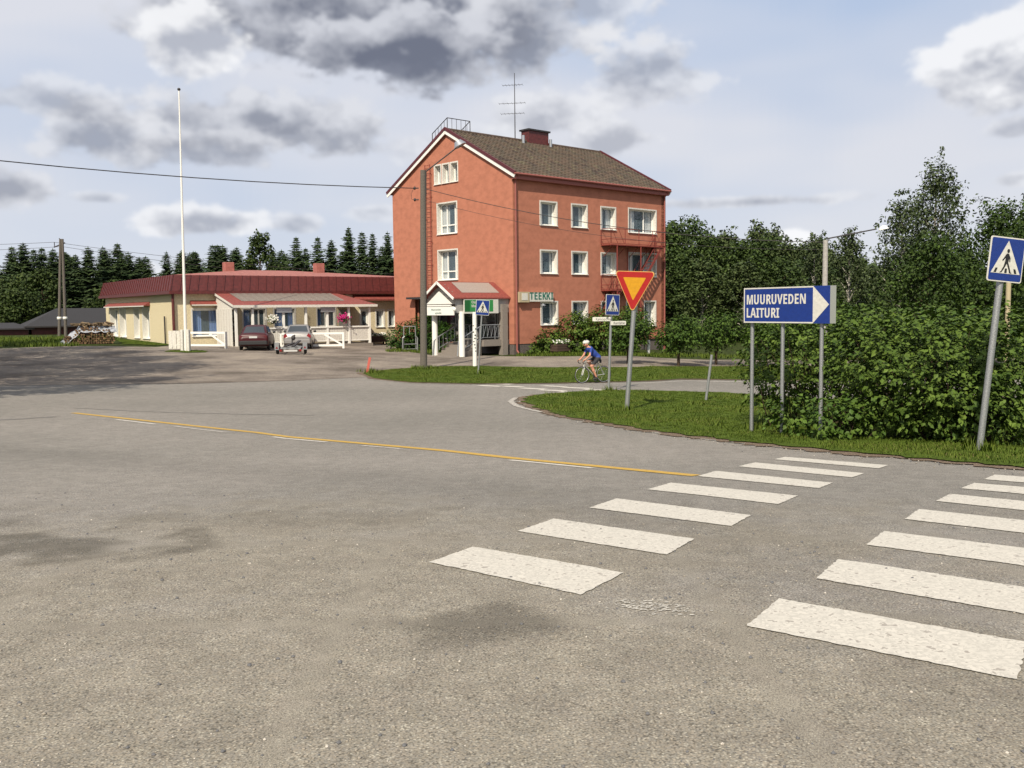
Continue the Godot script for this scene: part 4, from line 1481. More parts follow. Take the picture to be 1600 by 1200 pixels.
	for z in [-0.5, -2.72]:
		var rl := MB.new()
		rl.pipe([Vector3(-3.78, 0.05, z), Vector3(-3.68, 0.85, z), Vector3(-3.4, 1.05, z), Vector3(-1.95, 1.72, z), Vector3(-0.08, 1.72, z)], 0.032, 7)
		rl.rod(Vector3(-3.3, 0.45, z), Vector3(-1.95, 1.02, z), 0.018, 0.018, 5)
		rl.rod(Vector3(-1.95, 1.02, z), Vector3(-0.08, 1.02, z), 0.018, 0.018, 5)
		for i in 12:
			var x := -3.3 + i * 0.285
			var y0 := lerpf(0.45, 1.02, minf(1.0, (x + 3.3) / 1.35))
			var y1 := lerpf(1.08, 1.72, minf(1.0, (x + 3.35) / 1.4))
			rl.rod(Vector3(x, y0 - (0.12 if i % 4 == 0 else 0.0), z), Vector3(x, y1, z), 0.02 if i % 4 == 0 else 0.011, -1.0, 5)
			if i > 4:
				rl.rod(Vector3(x, y0, z), Vector3(x + 0.2, y1, z), 0.008, 0.008, 4)
		obj("handrail", rl, M.zinc, p)
	# green shop sign on the side of the porch
	var sg := MB.new()
	sg.span(Vector3(-3.45, 2.38, -0.33), Vector3(-0.95, 3.16, -0.25))
	var sign := obj("shop_sign", sg, M.sign_white, h)
	var g1 := MB.new()
	g1.span(Vector3(-3.42, 2.48, -0.25), Vector3(-3.05, 3.13, -0.243))
	obj("sign_band", g1, M.sign_green_dark, sign)
	var g2 := MB.new()
	g2.span(Vector3(-3.05, 2.48, -0.25), Vector3(-1.35, 3.13, -0.2425))
	obj("sign_field", g2, M.sign_green, sign)
	for e in [["Osuuskunta", 2.88], ["Muuruvesi", 2.67], ["Kylä", 2.46]]:
		lettering(e[0], 0.15, M.sign_white, sign, Transform3D(Basis(), Vector3(-2.95 if e[1] > 2.5 else -2.45, e[1], -0.238)), "lettering", 0.004, 700)


func yellow_building() -> void:
	var turn := deg_to_rad(35.0)
	var h := thing("low_building", "long low yellow plastered building with dark red metal eaves band", "building", Vector3(-21.05, -0.44, -60.24), turn)
	var L := 17.5
	var D := 18.8
	var top := 3.2
	var front := Transform3D()
	var side := Transform3D(Basis(Vector3(0, 0, 1), Vector3.UP, Vector3(-1, 0, 0)), Vector3(0, 0, -D))
	var fw := [[1.05, 0.5, 2.85, 2.24], [4.34, 0.30, 5.9, 2.24], [6.45, 0.95, 7.95, 2.24], [9.5, 0.95, 10.9, 2.24], [12.75, 0.85, 13.4, 2.07], [13.97, 0.85, 14.63, 2.07], [14.94, 0.85, 15.6, 2.07]]
	obj("wall", wall_with_holes(L, -0.6, [[L, top], [0, top]], fw, 0.25, front), M.yellow_plaster, h)
	var sw := []
	for e in [[17.3, 15.0], [14.3, 12.4], [10.1, 8.6], [7.8, 6.0]]:
		sw.append([D - e[0], 0.28, D - e[1], 2.36])
	obj("wall", wall_with_holes(D, -0.6, [[D, top], [0, top]], sw, 0.25, side), M.yellow_plaster, h)
	var rear := MB.new()
	rear.quad(Vector3(0, -0.6, -D), Vector3(L, -0.6, -D), Vector3(L, top, -D), Vector3(0, top, -D), Vector3(0, 0, -1))
	rear.quad(Vector3(L, -0.6, -D), Vector3(L, -0.6, 0), Vector3(L, top, 0), Vector3(L, top, -D), Vector3(1, 0, 0))
	obj("wall", rear, M.yellow_plaster, h)
	var k := 0
	for o in fw:
		k += 1
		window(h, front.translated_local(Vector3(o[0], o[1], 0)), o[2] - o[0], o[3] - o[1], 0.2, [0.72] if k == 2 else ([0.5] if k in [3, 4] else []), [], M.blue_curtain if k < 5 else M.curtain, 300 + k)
	for o in sw:
		k += 1
		window(h, side.translated_local(Vector3(o[0], o[1], 0)), o[2] - o[0], o[3] - o[1], 0.35, [0.5], [], M.curtain, 300 + k)
	# awnings
	for e in [[front, 0.95, 2.9], [side, D - 17.6, D - 5.7]]:
		var aw := MB.new()
		var tr: Transform3D = e[0]
		var x0: float = e[1]
		var x1: float = e[2]
		var q := [Vector3(x0, 2.78, 0.02), Vector3(x1, 2.78, 0.02), Vector3(x1, 2.52, 0.42), Vector3(x0, 2.52, 0.42)]
		aw.quad(tr * q[0], tr * q[1], tr * q[2], tr * q[3], tr.basis * Vector3(0, 1, 1))
		for s in [0, 1]:
			aw.tri(tr * q[s], tr * q[3 - s], tr * Vector3(q[s].x, 2.5, 0.02))
		var awning := obj("awning", aw, M.porch_red, h)
		var lip := MB.new()
		lip.quad(tr * Vector3(x0, 2.52, 0.424), tr * Vector3(x1, 2.52, 0.424), tr * Vector3(x1, 2.45, 0.424), tr * Vector3(x0, 2.45, 0.424), tr.basis * Vector3(0, 0, 1))
		obj("awning_edge", lip, M.sign_white, awning)
	# overhanging eave, sloped metal band with standing seams, low roof
	var o1 := 0.42
	var o2 := 0.05
	var ye := top - 0.02
	var yb := 3.42
	var yt := 4.38
	var so := MB.new()
	so.span(Vector3(-o1, ye, -D - o1), Vector3(L, ye + 0.2, o1))
	obj("eave", so, M.maroon_metal, h)
	var bands := [[Vector3(-o1 + 0.1, yb - 0.04, o1 - 0.1), Vector3(L, yb - 0.04, o1 - 0.1), Vector3(L, yt, o2), Vector3(-o2, yt, o2)], [Vector3(-o1 + 0.1, yb - 0.04, -D - o1 + 0.1), Vector3(-o1 + 0.1, yb - 0.04, o1 - 0.1), Vector3(-o2, yt, o2), Vector3(-o2, yt, -D - o2)]]
	for b in bands:
		var bm := MB.new()
		var out := Vector3(0, 0.3, 1) if b == bands[0] else Vector3(-1, 0.3, 0)
		bm.quad(b[0], b[1], b[2], b[3], out)
		var band := obj("eaves_band", bm, M.maroon_metal, h)
		var sm := MB.new()
		var n := int((b[1] - b[0]).length() / 0.55)
		for i in n + 1:
			var t := float(i) / n
			var lo: Vector3 = (b[0] as Vector3).lerp(b[1], t)
			var hi: Vector3 = (b[3] as Vector3).lerp(b[2], t)
			var dir: Vector3 = (b[1] - b[0]).normalized() * 0.02
			var nn := out.normalized() * 0.05
			sm.quad(lo - dir + nn, lo + dir + nn, hi + dir + nn, hi - dir + nn, out)
			sm.quad(lo - dir, lo - dir + nn, hi - dir + nn, hi - dir, -dir)
			sm.quad(lo + dir, lo + dir + nn, hi + dir + nn, hi + dir, dir)
		obj("seams", sm, M.maroon_metal, band)
	var rf := MB.new()
	var pk := Vector3(L * 0.42, 5.08, -D * 0.42)
	var pk2 := Vector3(L * 0.62, 5.08, -D * 0.42)
	var a := Vector3(-o2, yt, o2)
	var b2 := Vector3(L, yt, o2)
	var c := Vector3(L, yt, -D - o2)
	var d := Vector3(-o2, yt, -D - o2)
	rf.quad(a, b2, pk2, pk, Vector3(0, 1, 0.3))
	rf.quad(b2, c, pk2, pk2 + Vector3(0, 0.001, 0), Vector3(0.3, 1, 0))
	rf.quad(c, d, pk, pk2, Vector3(0, 1, -0.3))
	rf.quad(d, a, pk, pk + Vector3(0, 0.001, 0), Vector3(-0.3, 1, 0))
	var roof := obj("roof", rf, M.roof_pink, h)
	for e in [Vector3(5.7, 4.25, -6.5), Vector3(12.2, 4.25, -5.6)]:
		var cm := MB.new()
		cm.bevel(e + Vector3(0, 0.55, 0), Vector3(0.68, 1.5, 0.6), 0.03)
		obj("chimney", cm, M.roof_pink, roof)
	var dp := MB.new()
	dp.rod(Vector3(-0.12, -0.3, 0.12), Vector3(-0.12, top, 0.12), 0.09, 0.09, 8)
	obj("downpipe", dp, M.maroon_metal, h)
	var vp := MB.new()
	vp.rod(Vector3(-0.12, -0.3, -1.9), Vector3(-0.12, 1.8, -1.9), 0.05, 0.05, 6)
	obj("vent_pipe", vp, M.dark_iron, h)
	# low link roof towards the red house
	var ln := MB.new()
	ln.prism(PackedVector2Array([Vector2(0.0, 2.78), Vector2(0.5, 2.72), Vector2(0.5, 2.82), Vector2(0.0, 3.15)]), 12.2, 17.4, Transform3D(Basis(Vector3(0, 0, 1), Vector3.UP, Vector3(1, 0, 0)), Vector3(0, 0, 0.01)))
	obj("link_roof", ln, M.porch_red, h)
	# porch along the front
	var p := Node3D.new()
	p.name = "porch"
	h.add_child(p, true)
	p.set_meta("label", "long white veranda with lean-to red roof")
	var x0 := 2.45
	var x1 := 11.95
	var dz := 3.7
	var yw := 3.30
	var yv := 2.44
	var sl := MB.new()
	var rr := 1.2  # the right end is hipped
	var nrm := Vector3(0, dz, yw - yv).normalized()
	for kk in [0.0, 0.09]:
		var m := nrm if kk == 0.0 else -nrm
		# the slope is open under the clear sheet (x 3.4 to 10.3)
		var at_f := func(x: float, g: float) -> Vector3: return Vector3(x, lerpf(yw, yv, g) - kk, maxf(dz * g, 0.02))
		sl.quad(at_f.call(x0, 1.0), at_f.call(3.4, 1.0), at_f.call(3.4, 0.0), at_f.call(x0, 0.0), m)
		sl.quad(at_f.call(3.4, 1.0), at_f.call(10.3, 1.0), at_f.call(10.3, 0.71), at_f.call(3.4, 0.71), m)
		sl.quad(at_f.call(3.4, 0.07), at_f.call(10.3, 0.07), at_f.call(10.3, 0.0), at_f.call(3.4, 0.0), m)
		sl.quad(at_f.call(10.3, 1.0), at_f.call(x1 + 0.25, 1.0), at_f.call(x1 - rr, 0.0), at_f.call(10.3, 0.0), m)
		sl.tri3(Vector3(x1 + 0.25, yv - kk, dz), Vector3(x1 + 0.25, yv - kk, 0.02), Vector3(x1 - rr, yw - kk, 0.02), Vector3(0.6, 0.8, 0), Vector3(0.6, 0.8, 0), Vector3(0.6, 0.8, 0))
	obj("roof_slope", sl, M.porch_red, p)
	var edge := MB.new()
	edge.span(Vector3(x0, yv - 0.16, dz + 0.002), Vector3(x1 + 0.27, yv + 0.0, dz + 0.03))
	edge.quad(Vector3(x0 - 0.02, yv - 0.14, dz + 0.03), Vector3(x0 - 0.02, yw - 0.14, 0.02), Vector3(x0 - 0.02, yw + 0.02, 0.02), Vector3(x0 - 0.02, yv + 0.02, dz + 0.03), Vector3(-1, 0, 0))
	obj("roof_edge", edge, M.old_white, p)
	var sheet := MB.new()
	for i in 28:
		var a0 := 3.35 + 7.0 * i / 28.0
		var a1 := 3.35 + 7.0 * (i + 1) / 28.0
		var l0 := 0.03 if i % 2 == 0 else 0.012
		var l1 := 0.012 if i % 2 == 0 else 0.03
		var f0 := 0.06
		var f1 := 0.72
		sheet.quad(Vector3(a0, lerpf(yw, yv, f1) + l0, dz * f1), Vector3(a1, lerpf(yw, yv, f1) + l1, dz * f1), Vector3(a1, lerpf(yw, yv, f0) + l1, dz * f0), Vector3(a0, lerpf(yw, yv, f0) + l0, dz * f0), nrm)
	obj("corrugated_sheet", sheet, M.clear_sheet, p)
	var gab := MB.new()
	gab.prism(PackedVector2Array([Vector2(0.05, 2.2), Vector2(dz - 0.3, 2.2), Vector2(dz - 0.3, 2.36), Vector2(0.05, 3.14)]), x0 + 0.12, x0 + 0.17, Transform3D(Basis(Vector3(0, 0, 1), Vector3.UP, Vector3(1, 0, 0)), Vector3.ZERO))
	obj("gable_boards", gab, M.old_white, p)
	for x in [2.7, 3.75, 5.75, 7.25, 8.72, 10.25, 11.75]:
		var po := MB.new()
		po.span(Vector3(x - 0.07, -0.5, dz - 0.36), Vector3(x + 0.07, yv - 0.1, dz - 0.22))
		obj("post", po, M.white_paint, p)
	var floor_ := MB.new()
	floor_.span(Vector3(2.5, -0.6, 0.02), Vector3(11.9, -0.12, dz - 0.1))
	obj("floor", floor_, M.concrete, p)
	# boarded parapet between the posts
	var bx := 4.9
	while bx < 11.7:
		var bd := MB.new()
		bd.span(Vector3(bx, 0.12, dz - 0.31), Vector3(bx + 0.135, 0.94, dz - 0.285))
		obj("board", bd, M.old_white, p)
		bx += 0.15
	var rl := MB.new()
	rl.span(Vector3(4.85, 0.94, dz - 0.36), Vector3(11.75, 1.03, dz - 0.2))
	rl.span(Vector3(4.85, 0.06, dz - 0.33), Vector3(11.75, 0.12, dz - 0.27))
	obj("rail", rl, M.white_paint, p)
	var dr := MB.new()
	dr.span(Vector3(11.1, -0.1, 0.03), Vector3(12.0, 2.1, 0.07))
	var door := obj("door", dr, M.grey_board, h)
	var dg := MB.new()
	dg.span(Vector3(11.7, 0.9, 0.07), Vector3(11.85, 1.75, 0.078))
	obj("door_glass", dg, M.glass_dark, door)
	var wd := MB.new()
	wd.span(Vector3(3.15, 0.1, 0.03), Vector3(3.9, 2.15, 0.07))
	var door2 := obj("door", wd, M.brown_board, h)
	for y in [0.5, 1.1, 1.65]:
		var dq := MB.new()
		dq.span(Vector3(3.3, y, 0.07), Vector3(3.75, y + 0.4, 0.078))
		obj("door_glass", dq, M.glass_dark, door2)
	# white lattice side screen left of the veranda
	var sc := MB.new()
	for i in 6:
		sc.span(Vector3(2.5, -0.1, 0.3 + i * 0.5), Vector3(2.54, 2.2, 0.72 + i * 0.5))
	obj("side_screen", sc, M.old_white, p)
	for x in [5.75, 8.72]:
		var bo := MB.new()
		bo.span(Vector3(x - 0.5, 1.95, dz - 0.16), Vector3(x + 0.5, 2.30, dz - 0.12))
		obj("name_board", bo, M.zinc, p)
	# hanging flower baskets
	for e in [[5.0, 1.55, "white", M.flower_white], [9.75, 1.55, "pink", M.flower_pink]]:
		var at := h.transform * Vector3(e[0], e[1], dz - 0.1)
		var fb := thing("hanging_basket", "hanging basket of %s flowers under the veranda eave" % e[2], "flowers", at, turn)
		var fl := MB.new()
		var gr := MB.new()
		gr.coloured = true
		var r := RandomNumberGenerator.new()
		r.seed = int(e[0] * 10)
		for i in 260:
			var q := Vector3(r.randfn(0, 0.17), r.randfn(0.02, 0.12), r.randfn(0, 0.15))
			if r.randf() < 0.62:
				fl.box(q, Vector3(0.07, 0.05, 0.07) * r.randf_range(0.6, 1.2), Basis.from_euler(Vector3(r.randf() * 3, r.randf() * 3, 0)))
			else:
				gr.tint = Color(0.08, 0.15, 0.03)
				gr.box(q - Vector3(0, 0.06, 0), Vector3(0.08, 0.012, 0.04), Basis.from_euler(Vector3(r.randf() * 3, r.randf() * 3, r.randf())))
		obj("blossoms", fl, e[3], fb)
		obj("leaves", gr, M.leaf_bush, fb)
		var bk := MB.new()
		bk.lathe([[0.02, -0.3], [0.13, -0.24], [0.17, -0.08], [0.0, -0.08]], Transform3D(), 10)
		bk.rod(Vector3(0, 0, 0), Vector3(0, yv - 0.16 - e[1], 0), 0.006, 0.006, 4)
		obj("basket", bk, M.dark_iron, fb)
	var planter_at: Vector3 = h.transform * Vector3(13.75, 0.0, 0.75)
	planter_at.y = gy(planter_at.x, planter_at.z)
	planter(planter_at, turn, "brown wooden flower box below the yellow building's windows")


func planter(at: Vector3, turn: float, label: String) -> Node3D:
	var p := thing("planter", label, "planter", at, turn, "wooden flower boxes")
	var bx := MB.new()
	for i in 3:
		var y := 0.18 + i * 0.14
		for s in [1.0, -1.0]:
			bx.box(Vector3(0, y + 0.06, s * 0.28), Vector3(1.2, 0.125, 0.03))
			bx.box(Vector3(s * 0.585, y + 0.06, 0), Vector3(0.03, 0.125, 0.53))
	obj("box", bx, M.brown_board, p)
	for s in [1.0, -1.0]:
		for q in [1.0, -1.0]:
			var lg := MB.new()
			lg.box(Vector3(s * 0.5, 0.09, q * 0.2), Vector3(0.09, 0.18, 0.09))
			obj("leg", lg, M.brown_board, p)
	var so := MB.new()
	so.box(Vector3(0, 0.54, 0), Vector3(1.13, 0.06, 0.5))
	obj("soil", so, M.bare_soil, p)
	var fl := MB.new()
	var gr := MB.new()
	gr.coloured = true
	var r := RandomNumberGenerator.new()
	r.seed = 12
	for i in 220:
		var q := Vector3(r.randf_range(-0.55, 0.55), 0.58 + r.randf() * 0.2, r.randf_range(-0.25, 0.25))
		if i % 3 == 0:
			fl.box(q + Vector3(0, 0.04, 0), Vector3(0.07, 0.05, 0.07), Basis.from_euler(Vector3(r.randf() * 3, r.randf() * 3, 0)))
		else:
			gr.tint = Color(0.07, 0.13, 0.03)
			gr.box(q, Vector3(0.1, 0.01, 0.05), Basis.from_euler(Vector3(r.randf() * 3, r.randf() * 3, r.randf())))
	obj("blossoms", fl, M.flower_white, p)
	obj("leaves", gr, M.leaf_bush, p)
	return p


func low_houses() -> void:
	for e in [[Vector3(-38.6, 0, -86.0), 0.55, 9.0, 7.0, 0.75, 2.25, "low dark red shed with black hipped roof behind the double pole"], [Vector3(-44.6, 0, -81.0), 0.6, 7.0, 5.0, 0.55, 1.0, "low black roofed outbuilding at the left edge of the yard"]]:
		var at: Vector3 = e[0]
		at.y = gy(at.x, at.z)
		var h := thing("shed", e[6], "shed", at, e[1])
		var w: float = e[2]
		var d: float = e[3]
		var y0: float = e[4]
		var y1: float = e[5]
		var wl := MB.new()
		wl.span(Vector3(-w * 0.46, -0.5, -d * 0.45), Vector3(w * 0.46, y0 + 0.05, d * 0.45))
		obj("wall", wl, M.maroon_metal, h)
		var rf := MB.new()
		var a := Vector3(-w * 0.52, y0, d * 0.52)
		var b := Vector3(w * 0.52, y0, d * 0.52)
		var c := Vector3(w * 0.52, y0, -d * 0.52)
		var f := Vector3(-w * 0.52, y0, -d * 0.52)
		var p := Vector3(-w * 0.2, y1, 0)
		var q := Vector3(w * 0.35, y1, 0)
		rf.quad(a, b, q, p, Vector3(0, 1, 0.5))
		rf.quad(c, f, p, q, Vector3(0, 1, -0.5))
		rf.tri3(b, c, q, Vector3(0.5, 1, 0), Vector3(0.5, 1, 0), Vector3(0.5, 1, 0))
		rf.tri3(f, a, p, Vector3(-0.5, 1, 0), Vector3(-0.5, 1, 0), Vector3(-0.5, 1, 0))
		rf.quad(a, b, c, f, Vector3(0, -1, 0))
		obj("roof", rf, M.dark_roof, h)
		var ev := MB.new()
		for s in [[a, b], [b, c], [f, a]]:
			var m: Vector3 = (s[0] + s[1]) * 0.5
			var v: Vector3 = s[1] - s[0]
			ev.box(m - Vector3(0, 0.06, 0), Vector3(v.length(), 0.12, 0.04), Basis(Vector3.UP, atan2(-v.z, v.x)))
		obj("fascia", ev, M.dark_iron, h)


# ---------------------------------------------------------------- signs, poles and street furniture
func sign_frame(base: Vector3, centre: Vector3, yaw: float) -> Array:
	# post direction and the basis of a sign that leans with its post
	var up := (centre - base).normalized()
	var b := Basis(Vector3.UP, yaw)
	var x := (b.x - up * b.x.dot(up)).normalized()
	return [up, Basis(x, up, x.cross(up).normalized())]


func rounded(w: float, h: float, r: float) -> PackedVector2Array:
	var p := PackedVector2Array()
	for c in [[w * 0.5 - r, h * 0.5 - r, 0.0], [-w * 0.5 + r, h * 0.5 - r, 0.25], [-w * 0.5 + r, -h * 0.5 + r, 0.5], [w * 0.5 - r, -h * 0.5 + r, 0.75]]:
		for k in 5:
			var a: float = TAU * (c[2] + k / 16.0)
			p.append(Vector2(c[0] + cos(a) * r, c[1] + sin(a) * r))
	return p


func poly(points: Array, s := 1.0) -> PackedVector2Array:
	var p := PackedVector2Array()
	for q in points:
		p.append(Vector2(q[0], q[1]) * s)
	return p


func crossing_sign(label: String, base: Vector3, centre: Vector3, yaw: float, w: float, h: float, post_r: float) -> Node3D:
	var t := thing("pedestrian_crossing_sign", label, "road sign", base, 0.0, "pedestrian crossing signs")
	var f := sign_frame(base, centre, yaw)
	var up: Vector3 = f[0]
	var b: Basis = f[1]
	var top := (centre - base).length()
	var po := MB.new()
	po.rod(-up * 0.3, up * (top - h * 0.5 + 0.06), post_r, post_r, 12)
	po.ball(up * (top - h * 0.5 + 0.06), Vector3(1, 1, 1) * post_r, 4, 10)
	obj("post", po, M.galvanised, t)
	var at := Transform3D(b, up * top + b.z * (post_r + 0.02))
	var pl := MB.new()
	pl.prism(rounded(w, h, 0.03), -0.012, 0.0, at)
	var plate := obj("plate", pl, M.sign_white, t)
	var bk := MB.new()
	bk.prism(rounded(w - 0.01, h - 0.01, 0.03), -0.016, -0.013, at)
	obj("plate_back", bk, M.sign_back, plate)
	var bl := MB.new()
	bl.prism(rounded(w - 0.035, h - 0.035, 0.022), 0.0005, 0.003, at)
	obj("blue_field", bl, M.sign_blue, plate)
	var sx := w / 0.64
	var sy := h / 0.64
	var tri := MB.new()
	tri.prism(poly([[-0.27 * sx, -0.2 * sy], [0.27 * sx, -0.2 * sy], [0, 0.27 * sy]]), 0.0035, 0.006, at)
	obj("white_triangle", tri, M.sign_white, plate)
	var fig := MB.new()
	var man := [[[-0.012, 0.09], [0.03, 0.085], [0.04, 0.02], [0.03, -0.04], [0.075, -0.13], [0.095, -0.18], [0.115, -0.183], [0.105, -0.192], [0.068, -0.188], [0.05, -0.14], [0.005, -0.055], [-0.03, -0.12], [-0.075, -0.188], [-0.115, -0.188], [-0.085, -0.165], [-0.05, -0.10], [-0.03, -0.03], [-0.025, 0.03]], [[-0.02, 0.08], [-0.06, 0.02], [-0.085, -0.01], [-0.075, -0.025], [-0.045, 0.005], [-0.015, 0.04]], [[0.025, 0.085], [0.06, 0.03], [0.065, -0.03], [0.05, -0.03], [0.042, 0.02], [0.02, 0.05]]]
	for part in man:
		var q := []
		for e in part:
			q.append([e[0] * sx, e[1] * sy])
		fig.prism(poly(q), 0.0065, 0.0085 + 0.0004 * man.find(part), at)
	var hd := []
	for k in 12:
		hd.append([(0.012 + cos(TAU * k / 12) * 0.024) * sx, (0.125 + sin(TAU * k / 12) * 0.03) * sy])
	fig.prism(poly(hd), 0.0065, 0.0087, at)
	obj("walking_figure", fig, M.sign_black, plate)
	for e in [[-0.2, 0.3], [0.0, 0.0], [0.185, -0.3]]:
		var br := MB.new()
		var x: float = e[0] * sx
		var k: float = e[1] * 0.09 * sx
		br.prism(poly([[x - 0.022 * sx, -0.19 * sy], [x + 0.022 * sx, -0.19 * sy], [x + 0.02 * sx + k, -0.125 * sy], [x - 0.018 * sx + k, -0.125 * sy]]), 0.0065, 0.0083, at)
		obj("bar", br, M.sign_black, plate)
	return t


func signs() -> void:
	crossing_sign("pedestrian crossing sign on leaning galvanised post in front of the big bush", gpt(6.44, -13.14), Vector3(6.67, 2.19, -13.1), deg_to_rad(19), 0.60, 0.60, 0.044)
	var t := crossing_sign("pedestrian crossing sign above two white street name plates", gpt(3.1, -30.74), Vector3(3.2, 1.69, -30.74), deg_to_rad(40), 0.62, 0.66, 0.04)
	for e in [[Vector3(-0.22, 2.33, 0.05), 0.58, deg_to_rad(-12), "Kaivopolku"], [Vector3(0.31, 2.20, 0.05), 0.52, deg_to_rad(14), "Rantatie"]]:
		var b := Basis(Vector3.UP, e[2])
		var pl := MB.new()
		pl.prism(rounded(e[1], 0.13, 0.02), -0.008, 0.008, Transform3D(b, e[0]))
		var plate := obj("street_name_plate", pl, M.sign_white, t)
		lettering(e[3], 0.075, M.sign_black, plate, Transform3D(b, e[0] + b * Vector3(-e[1] * 0.32, -0.065, 0.0105)), "lettering", 0.003)
	crossing_sign("pedestrian crossing sign in front of the red house's porch", gpt(-1.43, -40.54), Vector3(-1.22, 1.66, -40.54), deg_to_rad(20), 0.60, 0.64, 0.035)
	# give way sign
	var base := gpt(2.73, -22.8)
	var c := Vector3(2.94, 2.02, -22.8)
	var y := thing("give_way_sign", "red and yellow triangular give way sign on grey post on the grass island", "road sign", base)
	var f := sign_frame(base, c, deg_to_rad(-38))
	var up: Vector3 = f[0]
	var bs: Basis = f[1]
	var top := (c - base).length()
	var po := MB.new()
	po.rod(-up * 0.3, up * (top - 0.38), 0.055, 0.055, 12)
	obj("post", po, M.galvanised, y)
	var at := Transform3D(bs, up * top + bs.z * 0.07)
	var R := 0.6
	var tri := func(r: float, cut: float) -> PackedVector2Array:
		var p := PackedVector2Array()
		for k in 3:
			var a := PI / 2 + PI + TAU * k / 3.0
			var v := Vector2(cos(a), sin(a)) * r
			var s := Vector2(-sin(a), cos(a))
			p.append(v - v.normalized() * cut * 0.6 - s * cut)
			p.append(v - v.normalized() * cut * 0.12)
			p.append(v - v.normalized() * cut * 0.6 + s * cut)
		return p
	var up_shift := Transform3D(Basis(), Vector3(0, 0.1, 0))
	for e in [["plate", R, -0.012, 0.0, M.sign_edge, 0.05], ["red_border", R - 0.025, 0.0005, 0.003, M.sign_red, 0.045], ["yellow_field", R - 0.25, 0.0035, 0.006, M.sign_yellow, 0.01]]:
		var mb := MB.new()
		mb.prism(tri.call(e[1], e[5]), e[2], e[3], at * up_shift)
		obj(e[0], mb, e[4], y)
	var bk := MB.new()
	bk.prism(tri.call(R - 0.01, 0.05), -0.016, -0.013, at * up_shift)
	obj("plate_back", bk, M.sign_back, y)
	# direction sign
	var a := Vector3(4.11, 0, -17.0)
	var b := Vector3(5.06, 0, -15.3)
	var d := b - a
	var w := d.length()
	var ds := thing("direction_sign", "wide blue direction sign with white arrow on three galvanised posts", "road sign", gpt(a.x, a.z), atan2(-d.z, d.x))
	var y0 := 1.31 - ds.position.y
	var y1 := 1.915 - ds.position.y
	var k := 0
	for x in [0.13, 0.86, 1.72]:
		var p := MB.new()
		var foot := ds.transform * Vector3(x, 0, -0.08)
		var low := gy(foot.x, foot.z) - ds.position.y
		p.rod(Vector3(x, low - 0.3, -0.08), Vector3(x, y1 - 0.05, -0.08), 0.033, 0.033, 12)
		obj("post", p, M.galvanised, ds)
	var bx := MB.new()
	bx.span(Vector3(0, y0, -0.145), Vector3(w, y1, -0.012))
	obj("case", bx, M.sign_back, ds)
	var pn := MB.new()
	pn.span(Vector3(0, y0, -0.01), Vector3(w, y1, 0.0))
	var panel := obj("panel", pn, M.sign_blue, ds)
	var wb := 1.60
	var bd := MB.new()
	var q := 0.022
	for s in [[0.0, y0, wb, y0 + q], [0.0, y1 - q, wb, y1], [0.0, y0 + q, q, y1 - q]]:
		bd.span(Vector3(s[0], s[1], 0.0005), Vector3(s[2], s[3], 0.003))
	obj("border", bd, M.sign_white, panel)
	var ar := MB.new()
	ar.prism(poly([[wb, y0 + 0.0], [w - 0.012, (y0 + y1) * 0.5], [wb, y1]]), 0.0006, 0.0035)
	obj("arrow", ar, M.sign_white, panel)
	for e in [["MUURUVEDEN", y1 - 0.305, 1.37], ["LAITURI", y1 - 0.535, 0.78]]:
		var o := lettering(e[0], 0.168, M.sign_white, panel, Transform3D(), "lettering", 0.003, 600)
		var box: AABB = o.mesh.get_aabb()
		o.transform = Transform3D(Basis().scaled(Vector3(e[2] / box.size.x, 0.168 / box.size.y, 1)), Vector3(0.075 - box.position.x * e[2] / box.size.x, e[1] + 0.02 - box.position.y * 0.168 / box.size.y, 0.003))
	# leaning bare post on the island
	var tp := MB.new()
	tp.rod(Vector3(-0.03, -0.2, 0), Vector3(0.15, 1.27, 0), 0.036, 0.036, 10)
	var bare := obj("bare_post", tp, M.galvanised)
	bare.position = gpt(5.29, -26.08)
	tag(bare, "short bare grey post leaning on the grass island", "post")
	# post behind the right sign
	var eb := MB.new()
	eb.rod(Vector3(0, -0.2, 0), Vector3(0, 3.35, 0), 0.05, 0.05, 10)
	eb.ball(Vector3(0, 3.35, 0), Vector3(0.05, 0.03, 0.05), 4, 8)
	var edge := obj("bare_post", eb, M.beige)
	edge.position = gpt(10.32, -20.0)
	tag(edge, "thin upright post in the bushes behind the right crossing sign", "post")
	# marker stakes
	var sk := MB.new()
	sk.box(Vector3(0.08, 0.3, 0), Vector3(0.1, 0.75, 0.05), Basis(Vector3.BACK, -0.2))
	var stake := obj("marker_stake", sk, M.stake_red)
	stake.position = gpt(-6.2, -40.9)
	tag(stake, "short leaning red stake at the tip of the grass strip", "stake")
	var wp := thing("marker_post", "white post with black marks behind the middle crossing sign", "post", gpt(-1.76, -45.64))
	var wm := MB.new()
	wm.rod(Vector3(0, -0.2, 0), Vector3(0.02, 2.6, 0), 0.10, 0.10, 12)
	obj("post", wm, M.white_paint, wp)
	var r := RandomNumberGenerator.new()
	r.seed = 4
	for i in 9:
		var mk := MB.new()
		var yy := 0.75 + i * 0.15
		var ang := r.randf_range(-0.7, 0.7)
		mk.box(Vector3(sin(ang) * 0.1 + yy * 0.007, yy, cos(ang) * 0.1), Vector3(0.07, 0.03 + r.randf() * 0.03, 0.012), Basis(Vector3.UP, ang))
		obj("mark", mk, M.sign_black, wp)
	# white standpipe by the red house
	var sp := thing("standpipe", "small white standpipe in front of the grey cellar wall", "standpipe", gpt(8.0, -56.2))
	var sm := MB.new()
	sm.rod(Vector3(0, -0.1, 0), Vector3(0, 0.75, 0), 0.11, 0.11, 10)
	sm.ball(Vector3(0, 0.75, 0), Vector3(0.11, 0.07, 0.11), 4, 10)
